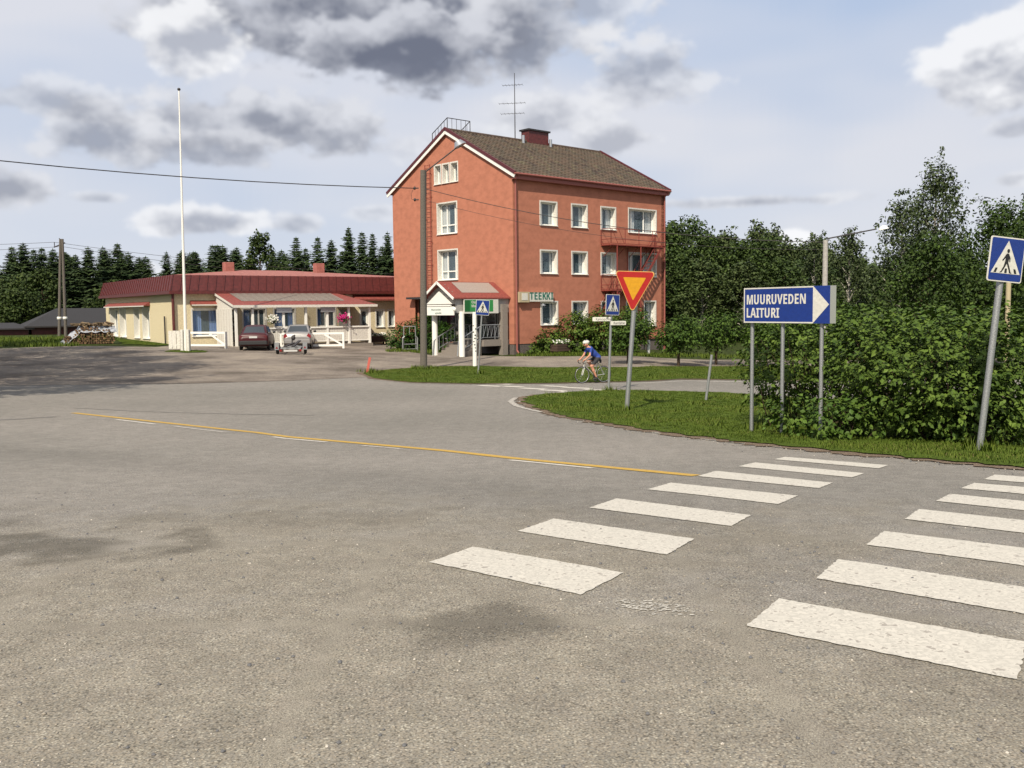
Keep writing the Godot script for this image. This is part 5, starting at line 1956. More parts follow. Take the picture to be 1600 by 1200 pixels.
	obj("body", sm, M.white_paint, sp)
	var sn := MB.new()
	sn.rod(Vector3(0, 0.62, 0), Vector3(-0.22, 0.6, 0.05), 0.05, 0.045, 8)
	obj("spout", sn, M.white_paint, sp)
	planter(gpt(2.85, -55.2), deg_to_rad(42), "brown wooden flower box with white flowers beside the cyclist")
	# bicycle rack frame by the entrance bush
	var rk := thing("cycle_rack", "grey steel cycle rack in front of the bush by the entrance", "rack", gpt(-6.25, -59.0), deg_to_rad(20))
	var fm := MB.new()
	fm.pipe([Vector3(-0.4, 0, 0), Vector3(-0.36, 1.5, 0), Vector3(0.36, 1.5, 0), Vector3(0.4, 0, 0)], 0.035, 7)
	obj("frame", fm, M.galvanised, rk)
	for s in [-1.0, 1.0]:
		var lp := MB.new()
		lp.pipe([Vector3(s * 0.46, 0, 0.1), Vector3(s * 0.46, 0.8, 0.1), Vector3(s * 0.34, 0.9, 0.1)], 0.05, 6)
		obj("side_bar", lp, M.galvanised, rk)
	var lo := MB.new()
	lo.rod(Vector3(-0.42, 0.42, 0.05), Vector3(0.42, 0.42, 0.05), 0.03, 0.03, 6)
	lo.rod(Vector3(-0.42, 0.12, 0.05), Vector3(0.42, 0.12, 0.05), 0.03, 0.03, 6)
	lo.rod(Vector3(0, 1.5, 0), Vector3(0, 1.05, 0), 0.025, 0.025, 6)
	obj("crossbars", lo, M.galvanised, rk)


func wire(label: String, pts: Array, sag: float, r: float) -> void:
	var t := MB.new()
	for k in pts.size() - 1:
		var a: Vector3 = pts[k]
		var b: Vector3 = pts[k + 1]
		var last := a
		for i in 14:
			var s := (i + 1) / 14.0
			var p := a.lerp(b, s) - Vector3(0, sag * 4.0 * s * (1.0 - s), 0)
			t.rod(last, p, r, r, 4, false)
			last = p
	tag(obj("overhead_wire", t, M.dark_iron), label, "wire", "overhead wires")


func poles() -> void:
	# wooden lamp pole on the grass strip
	var base := gpt(-4.07, -44.2)
	var p := thing("lamp_pole", "weathered wooden pole with street lamp in front of the red house", "lamp pole", base)
	var m := MB.new()
	m.rod(Vector3(0, -0.3, 0), Vector3(0.14, 9.05, 0), 0.165, 0.125, 14)
	obj("pole", m, M.old_wood, p)
	var arm := MB.new()
	arm.pipe([Vector3(0.25, 7.9, 0.05), Vector3(0.27, 8.98, 0.05), Vector3(1.65, 10.0, 0.1)], 0.03, 7)
	obj("arm", arm, M.dark_iron, p)
	var hd := MB.new()
	hd.lathe([[0.0, 0.26], [0.16, 0.25], [0.2, 0.18], [0.3, 0.02], [0.3, 0.0], [0.26, 0.0]], Transform3D(Basis(Vector3.BACK, 0.5), Vector3(1.85, 10.1, 0.1)), 16)
	var head := obj("lamp_head", hd, M.zinc, p)
	var un := MB.new()
	un.lathe([[0.26, 0.01], [0.1, 0.05], [0.0, 0.06]], Transform3D(Basis(Vector3.BACK, 0.5), Vector3(1.85, 10.1, 0.1)), 14)
	obj("reflector", un, M.glass_dark, head)
	for e in [8.25, 7.73]:
		var ins := MB.new()
		ins.rod(Vector3(-0.08, e, 0), Vector3(-0.3, e, 0), 0.03, 0.03, 6)
		ins.ball(Vector3(-0.26, e, 0), Vector3(0.06, 0.08, 0.06), 4, 8)
		obj("insulator", ins, M.dark_iron, p)
	var loop := MB.new()
	loop.pipe([Vector3(-0.3, 8.25, 0), Vector3(-0.42, 8.0, 0), Vector3(-0.4, 7.75, 0), Vector3(-0.25, 7.73, 0)], 0.008, 4)
	obj("cable_loop", loop, M.dark_iron, p)
	# grey lamp pole at the right
	var q := gpt(13.02, -40.0)
	var g := thing("lamp_pole", "pale wooden pole with long lamp arm behind the direction sign", "lamp pole", q)
	var gm := MB.new()
	gm.rod(Vector3(0, -0.3, 0), Vector3(0, 4.29 - q.y, 0), 0.13, 0.10, 12)
	obj("pole", gm, M.grey_board, g)
	var ga := MB.new()
	ga.pipe([Vector3(0.05, 3.9 - q.y, 0), Vector3(0.1, 4.35 - q.y, 0), Vector3(2.1, 4.72 - q.y, 0)], 0.028, 7)
	obj("arm", ga, M.dark_iron, g)
	var gh := MB.new()
	gh.lathe([[0.0, 0.16], [0.1, 0.15], [0.2, 0.02], [0.2, 0.0], [0.0, 0.02]], Transform3D(Basis(Vector3.BACK, 0.2), Vector3(2.4, 4.7 - q.y, 0)), 12)
	obj("lamp_head", gh, M.white_paint, g)
	# double pole at the far left
	var db := gpt(-36.2, -77.5)
	var d := thing("double_pole", "tall double wooden power pole in front of the spruces", "power pole", db)
	for s in [[-0.27, 0.2], [0.27, 0.36]]:
		var dm := MB.new()
		dm.rod(Vector3(s[0], -0.3, 0), Vector3(s[1], 7.75, 0), 0.13, 0.095, 10)
		obj("pole", dm, M.old_wood, d)
		var ck := MB.new()
		ck.lathe([[0.17, 0.0], [0.19, 0.1], [0.17, 0.2]], Transform3D(Basis(), Vector3(s[0] * 0.8 + s[1] * 0.2, 1.35, 0)), 10)
		obj("collar", ck, M.white_paint, d)
	var tb := MB.new()
	tb.rod(Vector3(-0.35, 7.1, 0), Vector3(0.55, 7.45, 0), 0.05, 0.05, 6)
	tb.rod(Vector3(-0.3, 7.1, 0), Vector3(-0.3, 7.5, 0), 0.03, 0.03, 6)
	tb.rod(Vector3(0.5, 7.4, 0), Vector3(0.1, 7.8, 0), 0.04, 0.04, 6)
	obj("cross_arm", tb, M.dark_iron, d)
	# flag pole with its white housing on a small grass knoll
	var fb := gpt(-17.95, -52.9)
	var f := thing("flag_pole", "tall white flag pole on a small grass knoll in the yard", "flag pole", fb)
	var fm := MB.new()
	fm.rod(Vector3(0, -0.1, 0), Vector3(0.15, 14.1, 0), 0.09, 0.035, 12)
	obj("pole", fm, M.white_paint, f)
	var fk := MB.new()
	fk.ball(Vector3(0.15, 14.15, 0), Vector3(0.09, 0.08, 0.09), 6, 10)
	obj("knob", fk, M.dark_iron, f)
	for s in [-1.0, 1.0]:
		var hb := MB.new()
		hb.bevel(Vector3(s * 0.17, 0.55, 0), Vector3(0.14, 1.3, 0.3), 0.02)
		obj("housing_board", hb, M.old_white, f)
	var fl := MB.new()
	for i in 3:
		fl.span(Vector3(-0.95 + i * 0.22, 0.15, -0.1), Vector3(-0.76 + i * 0.22, 1.15, -0.06))
	obj("screen_boards", fl, M.old_white, f)
	# wires
	var top := base + Vector3(-0.3, 8.25, 0)
	wire("black overhead wire from the left edge to the wooden lamp pole", [Vector3(-34.0, 8.9, -28.0), top], 0.7, 0.02)
	wire("black overhead wire crossing in front of the red house to the right pole", [base + Vector3(0.1, 8.25, 0), Vector3(13.02, 4.2, -40.0)], 0.55, 0.014)
	wire("thin lower wire crossing in front of the red house", [base + Vector3(0.1, 7.73, 0), Vector3(13.02, 3.9, -40.0)], 0.6, 0.008)
	wire("upper power line over the yellow building", [Vector3(-62, 7.7, -75), db + Vector3(-0.3, 7.5, 0), Vector3(-8.5, 4.7, -86)], 0.4, 0.014)
	wire("lower power line over the yellow building", [Vector3(-62, 7.3, -75), db + Vector3(0.3, 7.15, 0), Vector3(-8.5, 4.2, -86)], 0.5, 0.014)


# ---------------------------------------------------------------- barriers, wood pile
func barrier(label: String, a: Vector3, b: Vector3, brace_at_end: bool) -> void:
	var d := b - a
	var w := d.length()
	var t := thing("yard_barrier", label, "barrier", a, atan2(-d.z, d.x), "white wooden yard barriers")
	for e in [[0.0, 0.86], [w, 0.9]]:
		var po := MB.new()
		po.span(Vector3(e[0] - 0.06, -0.1, -0.06), Vector3(e[0] + 0.06, e[1], 0.06))
		obj("post", po, M.white_paint, t)
	for y in [0.84, 0.10]:
		var rl := MB.new()
		rl.span(Vector3(0.06, y - 0.06, -0.03), Vector3(w - 0.06, y + 0.06, 0.03))
		obj("rail", rl, M.white_paint, t)
	var n := maxi(1, int(w / 2.6))
	for i in n:
		var x1 := w - 0.1 - i * w / n
		var br := MB.new()
		var p := Vector3(x1 - 1.05, 0.78, 0)
		var q := Vector3(x1, 0.14, 0)
		var v := q - p
		br.box((p + q) * 0.5, Vector3(v.length(), 0.1, 0.05), Basis(Vector3.BACK, atan2(v.y, v.x)))
		obj("brace", br, M.white_paint, t)


func yard_things() -> void:
	barrier("white wooden barrier beside the flag pole", gpt(-20.4, -57.9), gpt(-16.8, -56.5), true)
	barrier("white wooden barrier right of the silver car", gpt(-14.2, -59.2), gpt(-10.4, -59.4), true)
	# wood pile
	var at := gpt(-26.6, -60.6)
	var w := thing("wood_pile", "stack of split firewood under a pale tarpaulin left of the yellow building", "wood pile", at, deg_to_rad(28))
	var r := RandomNumberGenerator.new()
	r.seed = 6
	var mb := MB.new()
	mb.coloured = true
	for row in 8:
		var n := 22 - absi(row - 1)
		for i in n:
			var x := -1.45 + 2.9 * (i + 0.5 * (row % 2)) / n + r.randf_range(-0.03, 0.03)
			var y := 0.07 + row * 0.13
			if y > 1.1 - absf(x) * 0.22 or (x < -0.9 and row > 3):
				continue
			var rad := r.randf_range(0.05, 0.075)
			mb.tint = Color(0.22, 0.14, 0.075).lerp(Color(0.09, 0.055, 0.035), r.randf())
			mb.rod(Vector3(x, y, -0.5), Vector3(x + r.randf_range(-0.03, 0.03), y, 0.5 + r.randf_range(-0.07, 0.07)), rad, rad, 6)
	obj("logs", mb, M.log_end, w).set_meta("kind", "stuff")
	var top := MB.new()
	top.coloured = true
	for i in 40:
		top.tint = Color(0.22, 0.16, 0.10).lerp(Color(0.12, 0.09, 0.06), r.randf())
		var c := Vector3(r.randf_range(-0.9, 1.3), 1.12 + r.randf() * 0.2, r.randf_range(-0.5, 0.2))
		top.box(c, Vector3(0.08, 0.07, 0.5), Basis.from_euler(Vector3(r.randf() * 0.5, r.randf() * 3, r.randf())))
	obj("loose_logs", top, M.log_end, w).set_meta("kind", "stuff")
	var tp := MB.new()
	var cols := 22
	var rows := 6
	var grid := []
	for j in rows + 1:
		var line := []
		for i in cols + 1:
			var x := -1.75 + 3.3 * i / cols
			var yy := 1.12 - maxf(0.0, -x - 0.55) * 0.9 + 0.05 * sin(i * 1.7 + j * 2.1) - 0.05 * j + (-0.08 if j == rows else 0.0)
			line.append(Vector3(x, maxf(0.04, yy + r.randf_range(-0.02, 0.02)), -0.45 + 1.02 * j / rows))
		grid.append(line)
	for j in rows:
		for i in cols:
			tp.quad(grid[j][i], grid[j][i + 1], grid[j + 1][i + 1], grid[j + 1][i], Vector3.UP)
	obj("tarpaulin", tp, M.tarp, w)


# ---------------------------------------------------------------- cars and trailer
func loft(rings: Array, closed := true) -> MB:
	var mb := MB.new()
	var n: int = rings[0].size()
	var norm := []
	for i in rings.size():
		var line := []
		for j in n:
			var a: Vector3 = rings[i][(j + n - 1) % n] if closed or j > 0 else rings[i][j]
			var b: Vector3 = rings[i][(j + 1) % n] if closed or j < n - 1 else rings[i][j]
			var c: Vector3 = rings[maxi(i - 1, 0)][j]
			var d: Vector3 = rings[mini(i + 1, rings.size() - 1)][j]
			line.append((b - a).cross(d - c).normalized())
		norm.append(line)
	for i in rings.size() - 1:
		for j in (n if closed else n - 1):
			var k := (j + 1) % n
			mb.tri3(rings[i][j], rings[i][k], rings[i + 1][k], norm[i][j], norm[i][k], norm[i + 1][k])
			mb.tri3(rings[i][j], rings[i + 1][k], rings[i + 1][j], norm[i][j], norm[i + 1][k], norm[i + 1][j])
	for e in [0, rings.size() - 1]:
		var mid := Vector3.ZERO
		for p in rings[e]:
			mid += p / n
		var out: Vector3 = (mid - (rings[1][0] + rings[1][n / 2]) * 0.5) if e == 0 else (mid - (rings[e - 1][0] + rings[e - 1][n / 2]) * 0.5)
		out = Vector3(0, 0, signf(out.z))
		for j in n:
			mb.tri3(mid, rings[e][j], rings[e][(j + 1) % n], out, out, out)
	return mb


func sedan(label: String, paint: Material, at: Vector3, turn: float, lights: Material, high: bool) -> Node3D:
	# front towards local -z
	var t := thing("parked_car", label, "car", at, turn, "cars parked at the veranda")
	var st := [[2.24, 0.70, 0.40, 0.62, 0.70], [2.19, 0.79, 0.30, 0.78, 0.90], [2.06, 0.835, 0.25, 0.86, 0.985], [1.55, 0.855, 0.22, 0.89, 1.01], [0.9, 0.86, 0.20, 0.90, 0.96], [-0.9, 0.86, 0.20, 0.87, 0.94], [-1.3, 0.855, 0.22, 0.83, 0.89], [-1.95, 0.82, 0.25, 0.73, 0.78], [-2.17, 0.74, 0.30, 0.63, 0.68], [-2.24, 0.64, 0.40, 0.55, 0.58]]
	var rings := []
	for s in st:
		var w: float = s[1]
		var ring := []
		var half := [[0.0, s[2]], [w * 0.86, s[2]], [w * 0.97, s[2] + 0.1], [w, (s[2] + s[3]) * 0.5], [w * 0.975, s[3] - 0.03], [w * 0.92, s[3] + 0.02], [w * 0.78, s[4] - 0.01], [0.0, s[4] + 0.02]]
		for q in half:
			ring.append(Vector3(q[0], q[1], s[0]))
		for k in range(half.size() - 2, 0, -1):
			ring.append(Vector3(-half[k][0], half[k][1], s[0]))
		rings.append(ring)
	obj("body", loft(rings), paint, t)
	# cabin: roof and pillars, with the panes set on it
	var zr := 1.72 if high else 1.5
	var cab := [[zr, 0.70, 0.95], [zr - 0.28, 0.685, 1.12], [zr - 0.62, 0.62, 1.34], [zr - 0.85, 0.585, 1.40], [0.1, 0.58, 1.425], [-0.25, 0.585, 1.40], [-0.62, 0.63, 1.22], [-1.12, 0.70, 0.92]]
	var cr := []
	for c in cab:
		var hgt: float = c[2]
		var w: float = c[1]
		var base := 0.76
		var ring := [Vector3(0, 0.8, c[0]), Vector3(base, 0.85, c[0])]
		ring.append(Vector3(lerpf(base, w, 0.85), lerpf(0.85, hgt, 0.85), c[0]))
		ring.append(Vector3(w * 0.9, hgt - 0.005, c[0]))
		ring.append(Vector3(0, hgt + 0.015, c[0]))
		ring.append(Vector3(-w * 0.9, hgt - 0.005, c[0]))
		ring.append(Vector3(-lerpf(base, w, 0.85), lerpf(0.85, hgt, 0.85), c[0]))
		ring.append(Vector3(-base, 0.85, c[0]))
		cr.append(ring)
	obj("cabin", loft(cr), paint, t)
	var gl := MB.new()
	var up := Vector3(0, 0.012, 0.012)
	gl.quad(Vector3(-0.60, 0.985, zr - 0.035) + up, Vector3(0.60, 0.985, zr - 0.035) + up, Vector3(0.49, 1.335, zr - 0.61) + up, Vector3(-0.49, 1.335, zr - 0.61) + up, Vector3(0, 1, 1))
	obj("rear_window", gl, M.car_glass, t)
	var ws := MB.new()
	var fw := Vector3(0, 0.014, -0.014)
	ws.quad(Vector3(-0.62, 0.97, -1.04) + fw, Vector3(0.62, 0.97, -1.04) + fw, Vector3(0.52, 1.37, -0.32) + fw, Vector3(-0.52, 1.37, -0.32) + fw, Vector3(0, 1, -1))
	obj("windscreen", ws, M.car_glass, t)
	for s in [1.0, -1.0]:
		for e in [[zr - 0.5, 0.18, zr - 0.82, 0.18], [0.1, -0.85, 0.1, -0.42]]:
			var sw := MB.new()
			sw.quad(Vector3(s * 0.775, 0.93, e[0]), Vector3(s * 0.775, 0.93, e[1]), Vector3(s * 0.625, 1.33, e[3]), Vector3(s * 0.625, 1.33, e[2]), Vector3(s, 0.3, 0))
			obj("side_window", sw, M.car_glass, t)
		var tl := MB.new()
		if high:
			tl.bevel(Vector3(s * 0.50, 0.76, 2.155), Vector3(0.52, 0.17, 0.12), 0.02)
		else:
			tl.prism(poly([[s * 0.50, 0.68], [s * 0.79, 0.66], [s * 0.80, 0.80], [s * 0.66, 0.93]]), 2.08, 2.225)
		obj("tail_light", tl, lights, t)
		var mi := MB.new()
		mi.ball(Vector3(s * 0.92, 0.98, -0.62), Vector3(0.10, 0.07, 0.06), 5, 8)
		obj("mirror", mi, M.car_trim, t)
		for z in [1.32, -1.36]:
			var wh := MB.new()
			var ax := Transform3D(Basis(Vector3.BACK, PI / 2), Vector3(s * 0.77, 0.31, z))
			wh.torus(ax, 0.225, 0.088, 20, 8)
			var wheel := obj("wheel", wh, M.rubber, t)
			var rm := MB.new()
			rm.lathe([[0.0, -0.05], [0.16, -0.05], [0.2, -0.075], [0.2, 0.075], [0.16, 0.05], [0.0, 0.05]], ax, 14)
			obj("rim", rm, M.rim, wheel)
			var ar := MB.new()
			ar.torus(Transform3D(Basis(Vector3.BACK, PI / 2), Vector3(s * 0.81, 0.32, z)), 0.335, 0.045, 18, 6)
			obj("wheel_arch", ar, M.car_trim if high else paint, t)
	var bp := MB.new()
	bp.bevel(Vector3(0, 0.46, 2.17), Vector3(1.56, 0.22, 0.22), 0.05)
	obj("rear_bumper", bp, M.car_trim if high else paint, t)
	var un := MB.new()
	un.span(Vector3(-0.7, 0.2, -1.9), Vector3(0.7, 0.3, 1.95))
	obj("underbody", un, M.car_trim, t)
	var pl := MB.new()
	pl.box(Vector3(0, 0.76, 2.235), Vector3(0.44, 0.11, 0.015))
	var plate := obj("number_plate", pl, M.plate_white, t)
	if high:
		var pn := MB.new()
		pn.bevel(Vector3(0, 0.76, 2.15), Vector3(0.5, 0.17, 0.115), 0.01)
		obj("tail_panel", pn, M.tail_dark, t)
	return t


func cars() -> void:
	sedan("dark red sedan parked tail out at the veranda", M.car_red, gpt(-15.0, -56.7, 0.01), deg_to_rad(9), M.tail_dark, true)
	sedan("silver sedan with trailer parked tail out at the veranda", M.car_silver, gpt(-13.15, -59.6, 0.01), deg_to_rad(9), M.tail_red, false)
	var t := thing("trailer", "small flat trailer with white mudguards behind the silver car", "trailer", gpt(-12.05, -52.6, 0.01), deg_to_rad(9))
	for s in [1.0, -1.0]:
		var ax := Transform3D(Basis(Vector3.BACK, PI / 2), Vector3(s * 0.74, 0.27, 0.2))
		var wh := MB.new()
		wh.torus(ax, 0.19, 0.08, 18, 8)
		var wheel := obj("wheel", wh, M.rubber, t)
		var rm := MB.new()
		rm.lathe([[0.0, -0.05], [0.15, -0.06], [0.15, 0.06], [0.0, 0.05]], ax, 12)
		obj("rim", rm, M.rim, wheel)
		var mg := MB.new()
		for k in 7:
			var a0 := PI * k / 7.0
			var a1 := PI * (k + 1) / 7.0
			mg.quad(Vector3(s * 0.63, 0.27 + sin(a0) * 0.36, 0.2 + cos(a0) * 0.4), Vector3(s * 0.86, 0.27 + sin(a0) * 0.36, 0.2 + cos(a0) * 0.4), Vector3(s * 0.86, 0.27 + sin(a1) * 0.36, 0.2 + cos(a1) * 0.4), Vector3(s * 0.63, 0.27 + sin(a1) * 0.36, 0.2 + cos(a1) * 0.4))
		mg.span(Vector3(s * 0.63, 0.26, 0.58), Vector3(s * 0.86, 0.66, 0.62))
		var guard := obj("mudguard", mg, M.galvanised, t)
		var rf := MB.new()
		rf.prism(poly([[s * 0.745 - 0.07, 0.33], [s * 0.745 + 0.07, 0.33], [s * 0.745, 0.45]]), 0.622, 0.63)
		obj("reflector", rf, M.tail_red, guard)
		var lt := MB.new()
		lt.box(Vector3(s * 0.52, 0.24, 0.93), Vector3(0.12, 0.1, 0.04))
		obj("tail_light", lt, M.tail_red, t)
	var fr := MB.new()
	for s in [0.5, -0.5]:
		fr.span(Vector3(s - 0.03, 0.32, -1.4), Vector3(s + 0.03, 0.38, 0.9))
	for z in [0.88, 0.1, -0.7, -1.38]:
		fr.span(Vector3(-0.52, 0.325, z - 0.03), Vector3(0.52, 0.375, z + 0.03))
	fr.rod(Vector3(-0.5, 0.35, -1.38), Vector3(0, 0.38, -2.6), 0.03, 0.03, 6)
	fr.rod(Vector3(0.5, 0.35, -1.38), Vector3(0, 0.38, -2.6), 0.03, 0.03, 6)
	fr.rod(Vector3(-0.74, 0.27, 0.2), Vector3(0.74, 0.27, 0.2), 0.03, 0.03, 6)
	obj("frame", fr, M.galvanised, t)
	var tb := MB.new()
	tb.span(Vector3(-0.56, 0.14, 0.9), Vector3(0.56, 0.3, 0.94))
	obj("light_bar", tb, M.brown_board, t)
	var pl := MB.new()
	pl.span(Vector3(-0.36, 0.17, 0.942), Vector3(0.36, 0.27, 0.95))
	obj("number_plate", pl, M.plate_white, t)
	var wn := MB.new()
	wn.pipe([Vector3(-0.05, 0.38, -1.3), Vector3(-0.05, 0.95, -1.35), Vector3(0.12, 1.0, -1.3)], 0.035, 7)
	wn.ball(Vector3(0.02, 0.85, -1.3), Vector3(0.12, 0.15, 0.1), 5, 8)
	obj("winch", wn, M.dark_iron, t)
	for e in [[Vector3(-0.35, 0.42, 0.5), Vector3(0.1, 0.60, -0.6)], [Vector3(0.1, 0.42, 0.6), Vector3(0.42, 0.72, -0.5)]]:
		var ra := MB.new()
		ra.box(((e[0] as Vector3) + e[1]) * 0.5, Vector3(0.16, 0.05, 1.15), Basis.looking_at((e[1] as Vector3) - e[0]))
		obj("ramp", ra, M.dark_iron, t)


# ---------------------------------------------------------------- cyclist
func field(p: Vector3, bones: Array) -> float:
	var d := 9.0
	for b in bones:
		var a: Vector3 = b[0]
		var ab: Vector3 = b[4]
		var t := clampf((p - a).dot(ab) * b[5], 0.0, 1.0)
		var e: float = (p - a - ab * t).length() - lerpf(b[2], b[3], t)
		var h := clampf(0.5 + (d - e) / 0.07, 0.0, 1.0)
		d = lerpf(d, e, h) - 0.035 * h * (1.0 - h)
	return d


func body_mesh(bones: Array, cell: float, lo: Vector3, hi: Vector3, colour: Callable) -> MB:
	# surface nets over the joined distances to tapered bones
	for b in bones:
		var ab: Vector3 = b[1] - b[0]
		b.append(ab)
		b.append(1.0 / maxf(ab.length_squared(), 1e-6))
	var n := Vector3i(((hi - lo) / cell).ceil()) + Vector3i.ONE
	var v := PackedFloat32Array()
	v.resize(n.x * n.y * n.z)
	for z in n.z:
		for y in n.y:
			var x := 0
			while x < n.x:
				var f := field(lo + Vector3(x, y, z) * cell, bones)
				var i := x + n.x * (y + n.y * z)
				v[i] = f
				var skip := int(absf(f) / cell) - 1
				x += 1
				while skip > 0 and x < n.x:
					v[x + n.x * (y + n.y * z)] = f
					x += 1
					skip -= 1
	var at := {}
	var norm := {}
	var col := {}
	for z in n.z - 1:
		for y in n.y - 1:
			for x in n.x - 1:
				var i := x + n.x * (y + n.y * z)
				var sum := Vector3.ZERO
				var k := 0
				for e in [[0, 0, 0, 1, 0, 0], [0, 1, 0, 1, 1, 0], [0, 0, 1, 1, 0, 1], [0, 1, 1, 1, 1, 1], [0, 0, 0, 0, 1, 0], [1, 0, 0, 1, 1, 0], [0, 0, 1, 0, 1, 1], [1, 0, 1, 1, 1, 1], [0, 0, 0, 0, 0, 1], [1, 0, 0, 1, 0, 1], [0, 1, 0, 0, 1, 1], [1, 1, 0, 1, 1, 1]]:
					var a := v[i + e[0] + n.x * (e[1] + n.y * e[2])]
					var b := v[i + e[3] + n.x * (e[4] + n.y * e[5])]
					if (a < 0.0) != (b < 0.0):
						sum += Vector3(e[0], e[1], e[2]).lerp(Vector3(e[3], e[4], e[5]), a / (a - b))
						k += 1
				if k:
					var p := lo + (Vector3(x, y, z) + sum / k) * cell
					at[i] = p
					var h := 0.01
					norm[i] = Vector3(field(p + Vector3(h, 0, 0), bones) - field(p - Vector3(h, 0, 0), bones), field(p + Vector3(0, h, 0), bones) - field(p - Vector3(0, h, 0), bones), field(p + Vector3(0, 0, h), bones) - field(p - Vector3(0, 0, h), bones)).normalized()
					col[i] = colour.call(p)
	var mb := MB.new()
	mb.coloured = true
	var step := [1, n.x, n.x * n.y]
	for z in range(1, n.z - 1):
		for y in range(1, n.y - 1):
			for x in range(1, n.x - 1):
				var i := x + n.x * (y + n.y * z)
				for ax in 3:
					if (v[i] < 0.0) == (v[i + step[ax]] < 0.0):
						continue
					var s1: int = step[(ax + 1) % 3]
					var s2: int = step[(ax + 2) % 3]
					var q := [i, i - s1, i - s1 - s2, i - s2]
					if not (at.has(q[0]) and at.has(q[1]) and at.has(q[2]) and at.has(q[3])):
						continue
					mb.tint = col[q[0]]
					mb.tri3(at[q[0]], at[q[1]], at[q[2]], norm[q[0]], norm[q[1]], norm[q[2]])
					mb.tri3(at[q[0]], at[q[2]], at[q[3]], norm[q[0]], norm[q[2]], norm[q[3]])
	return mb


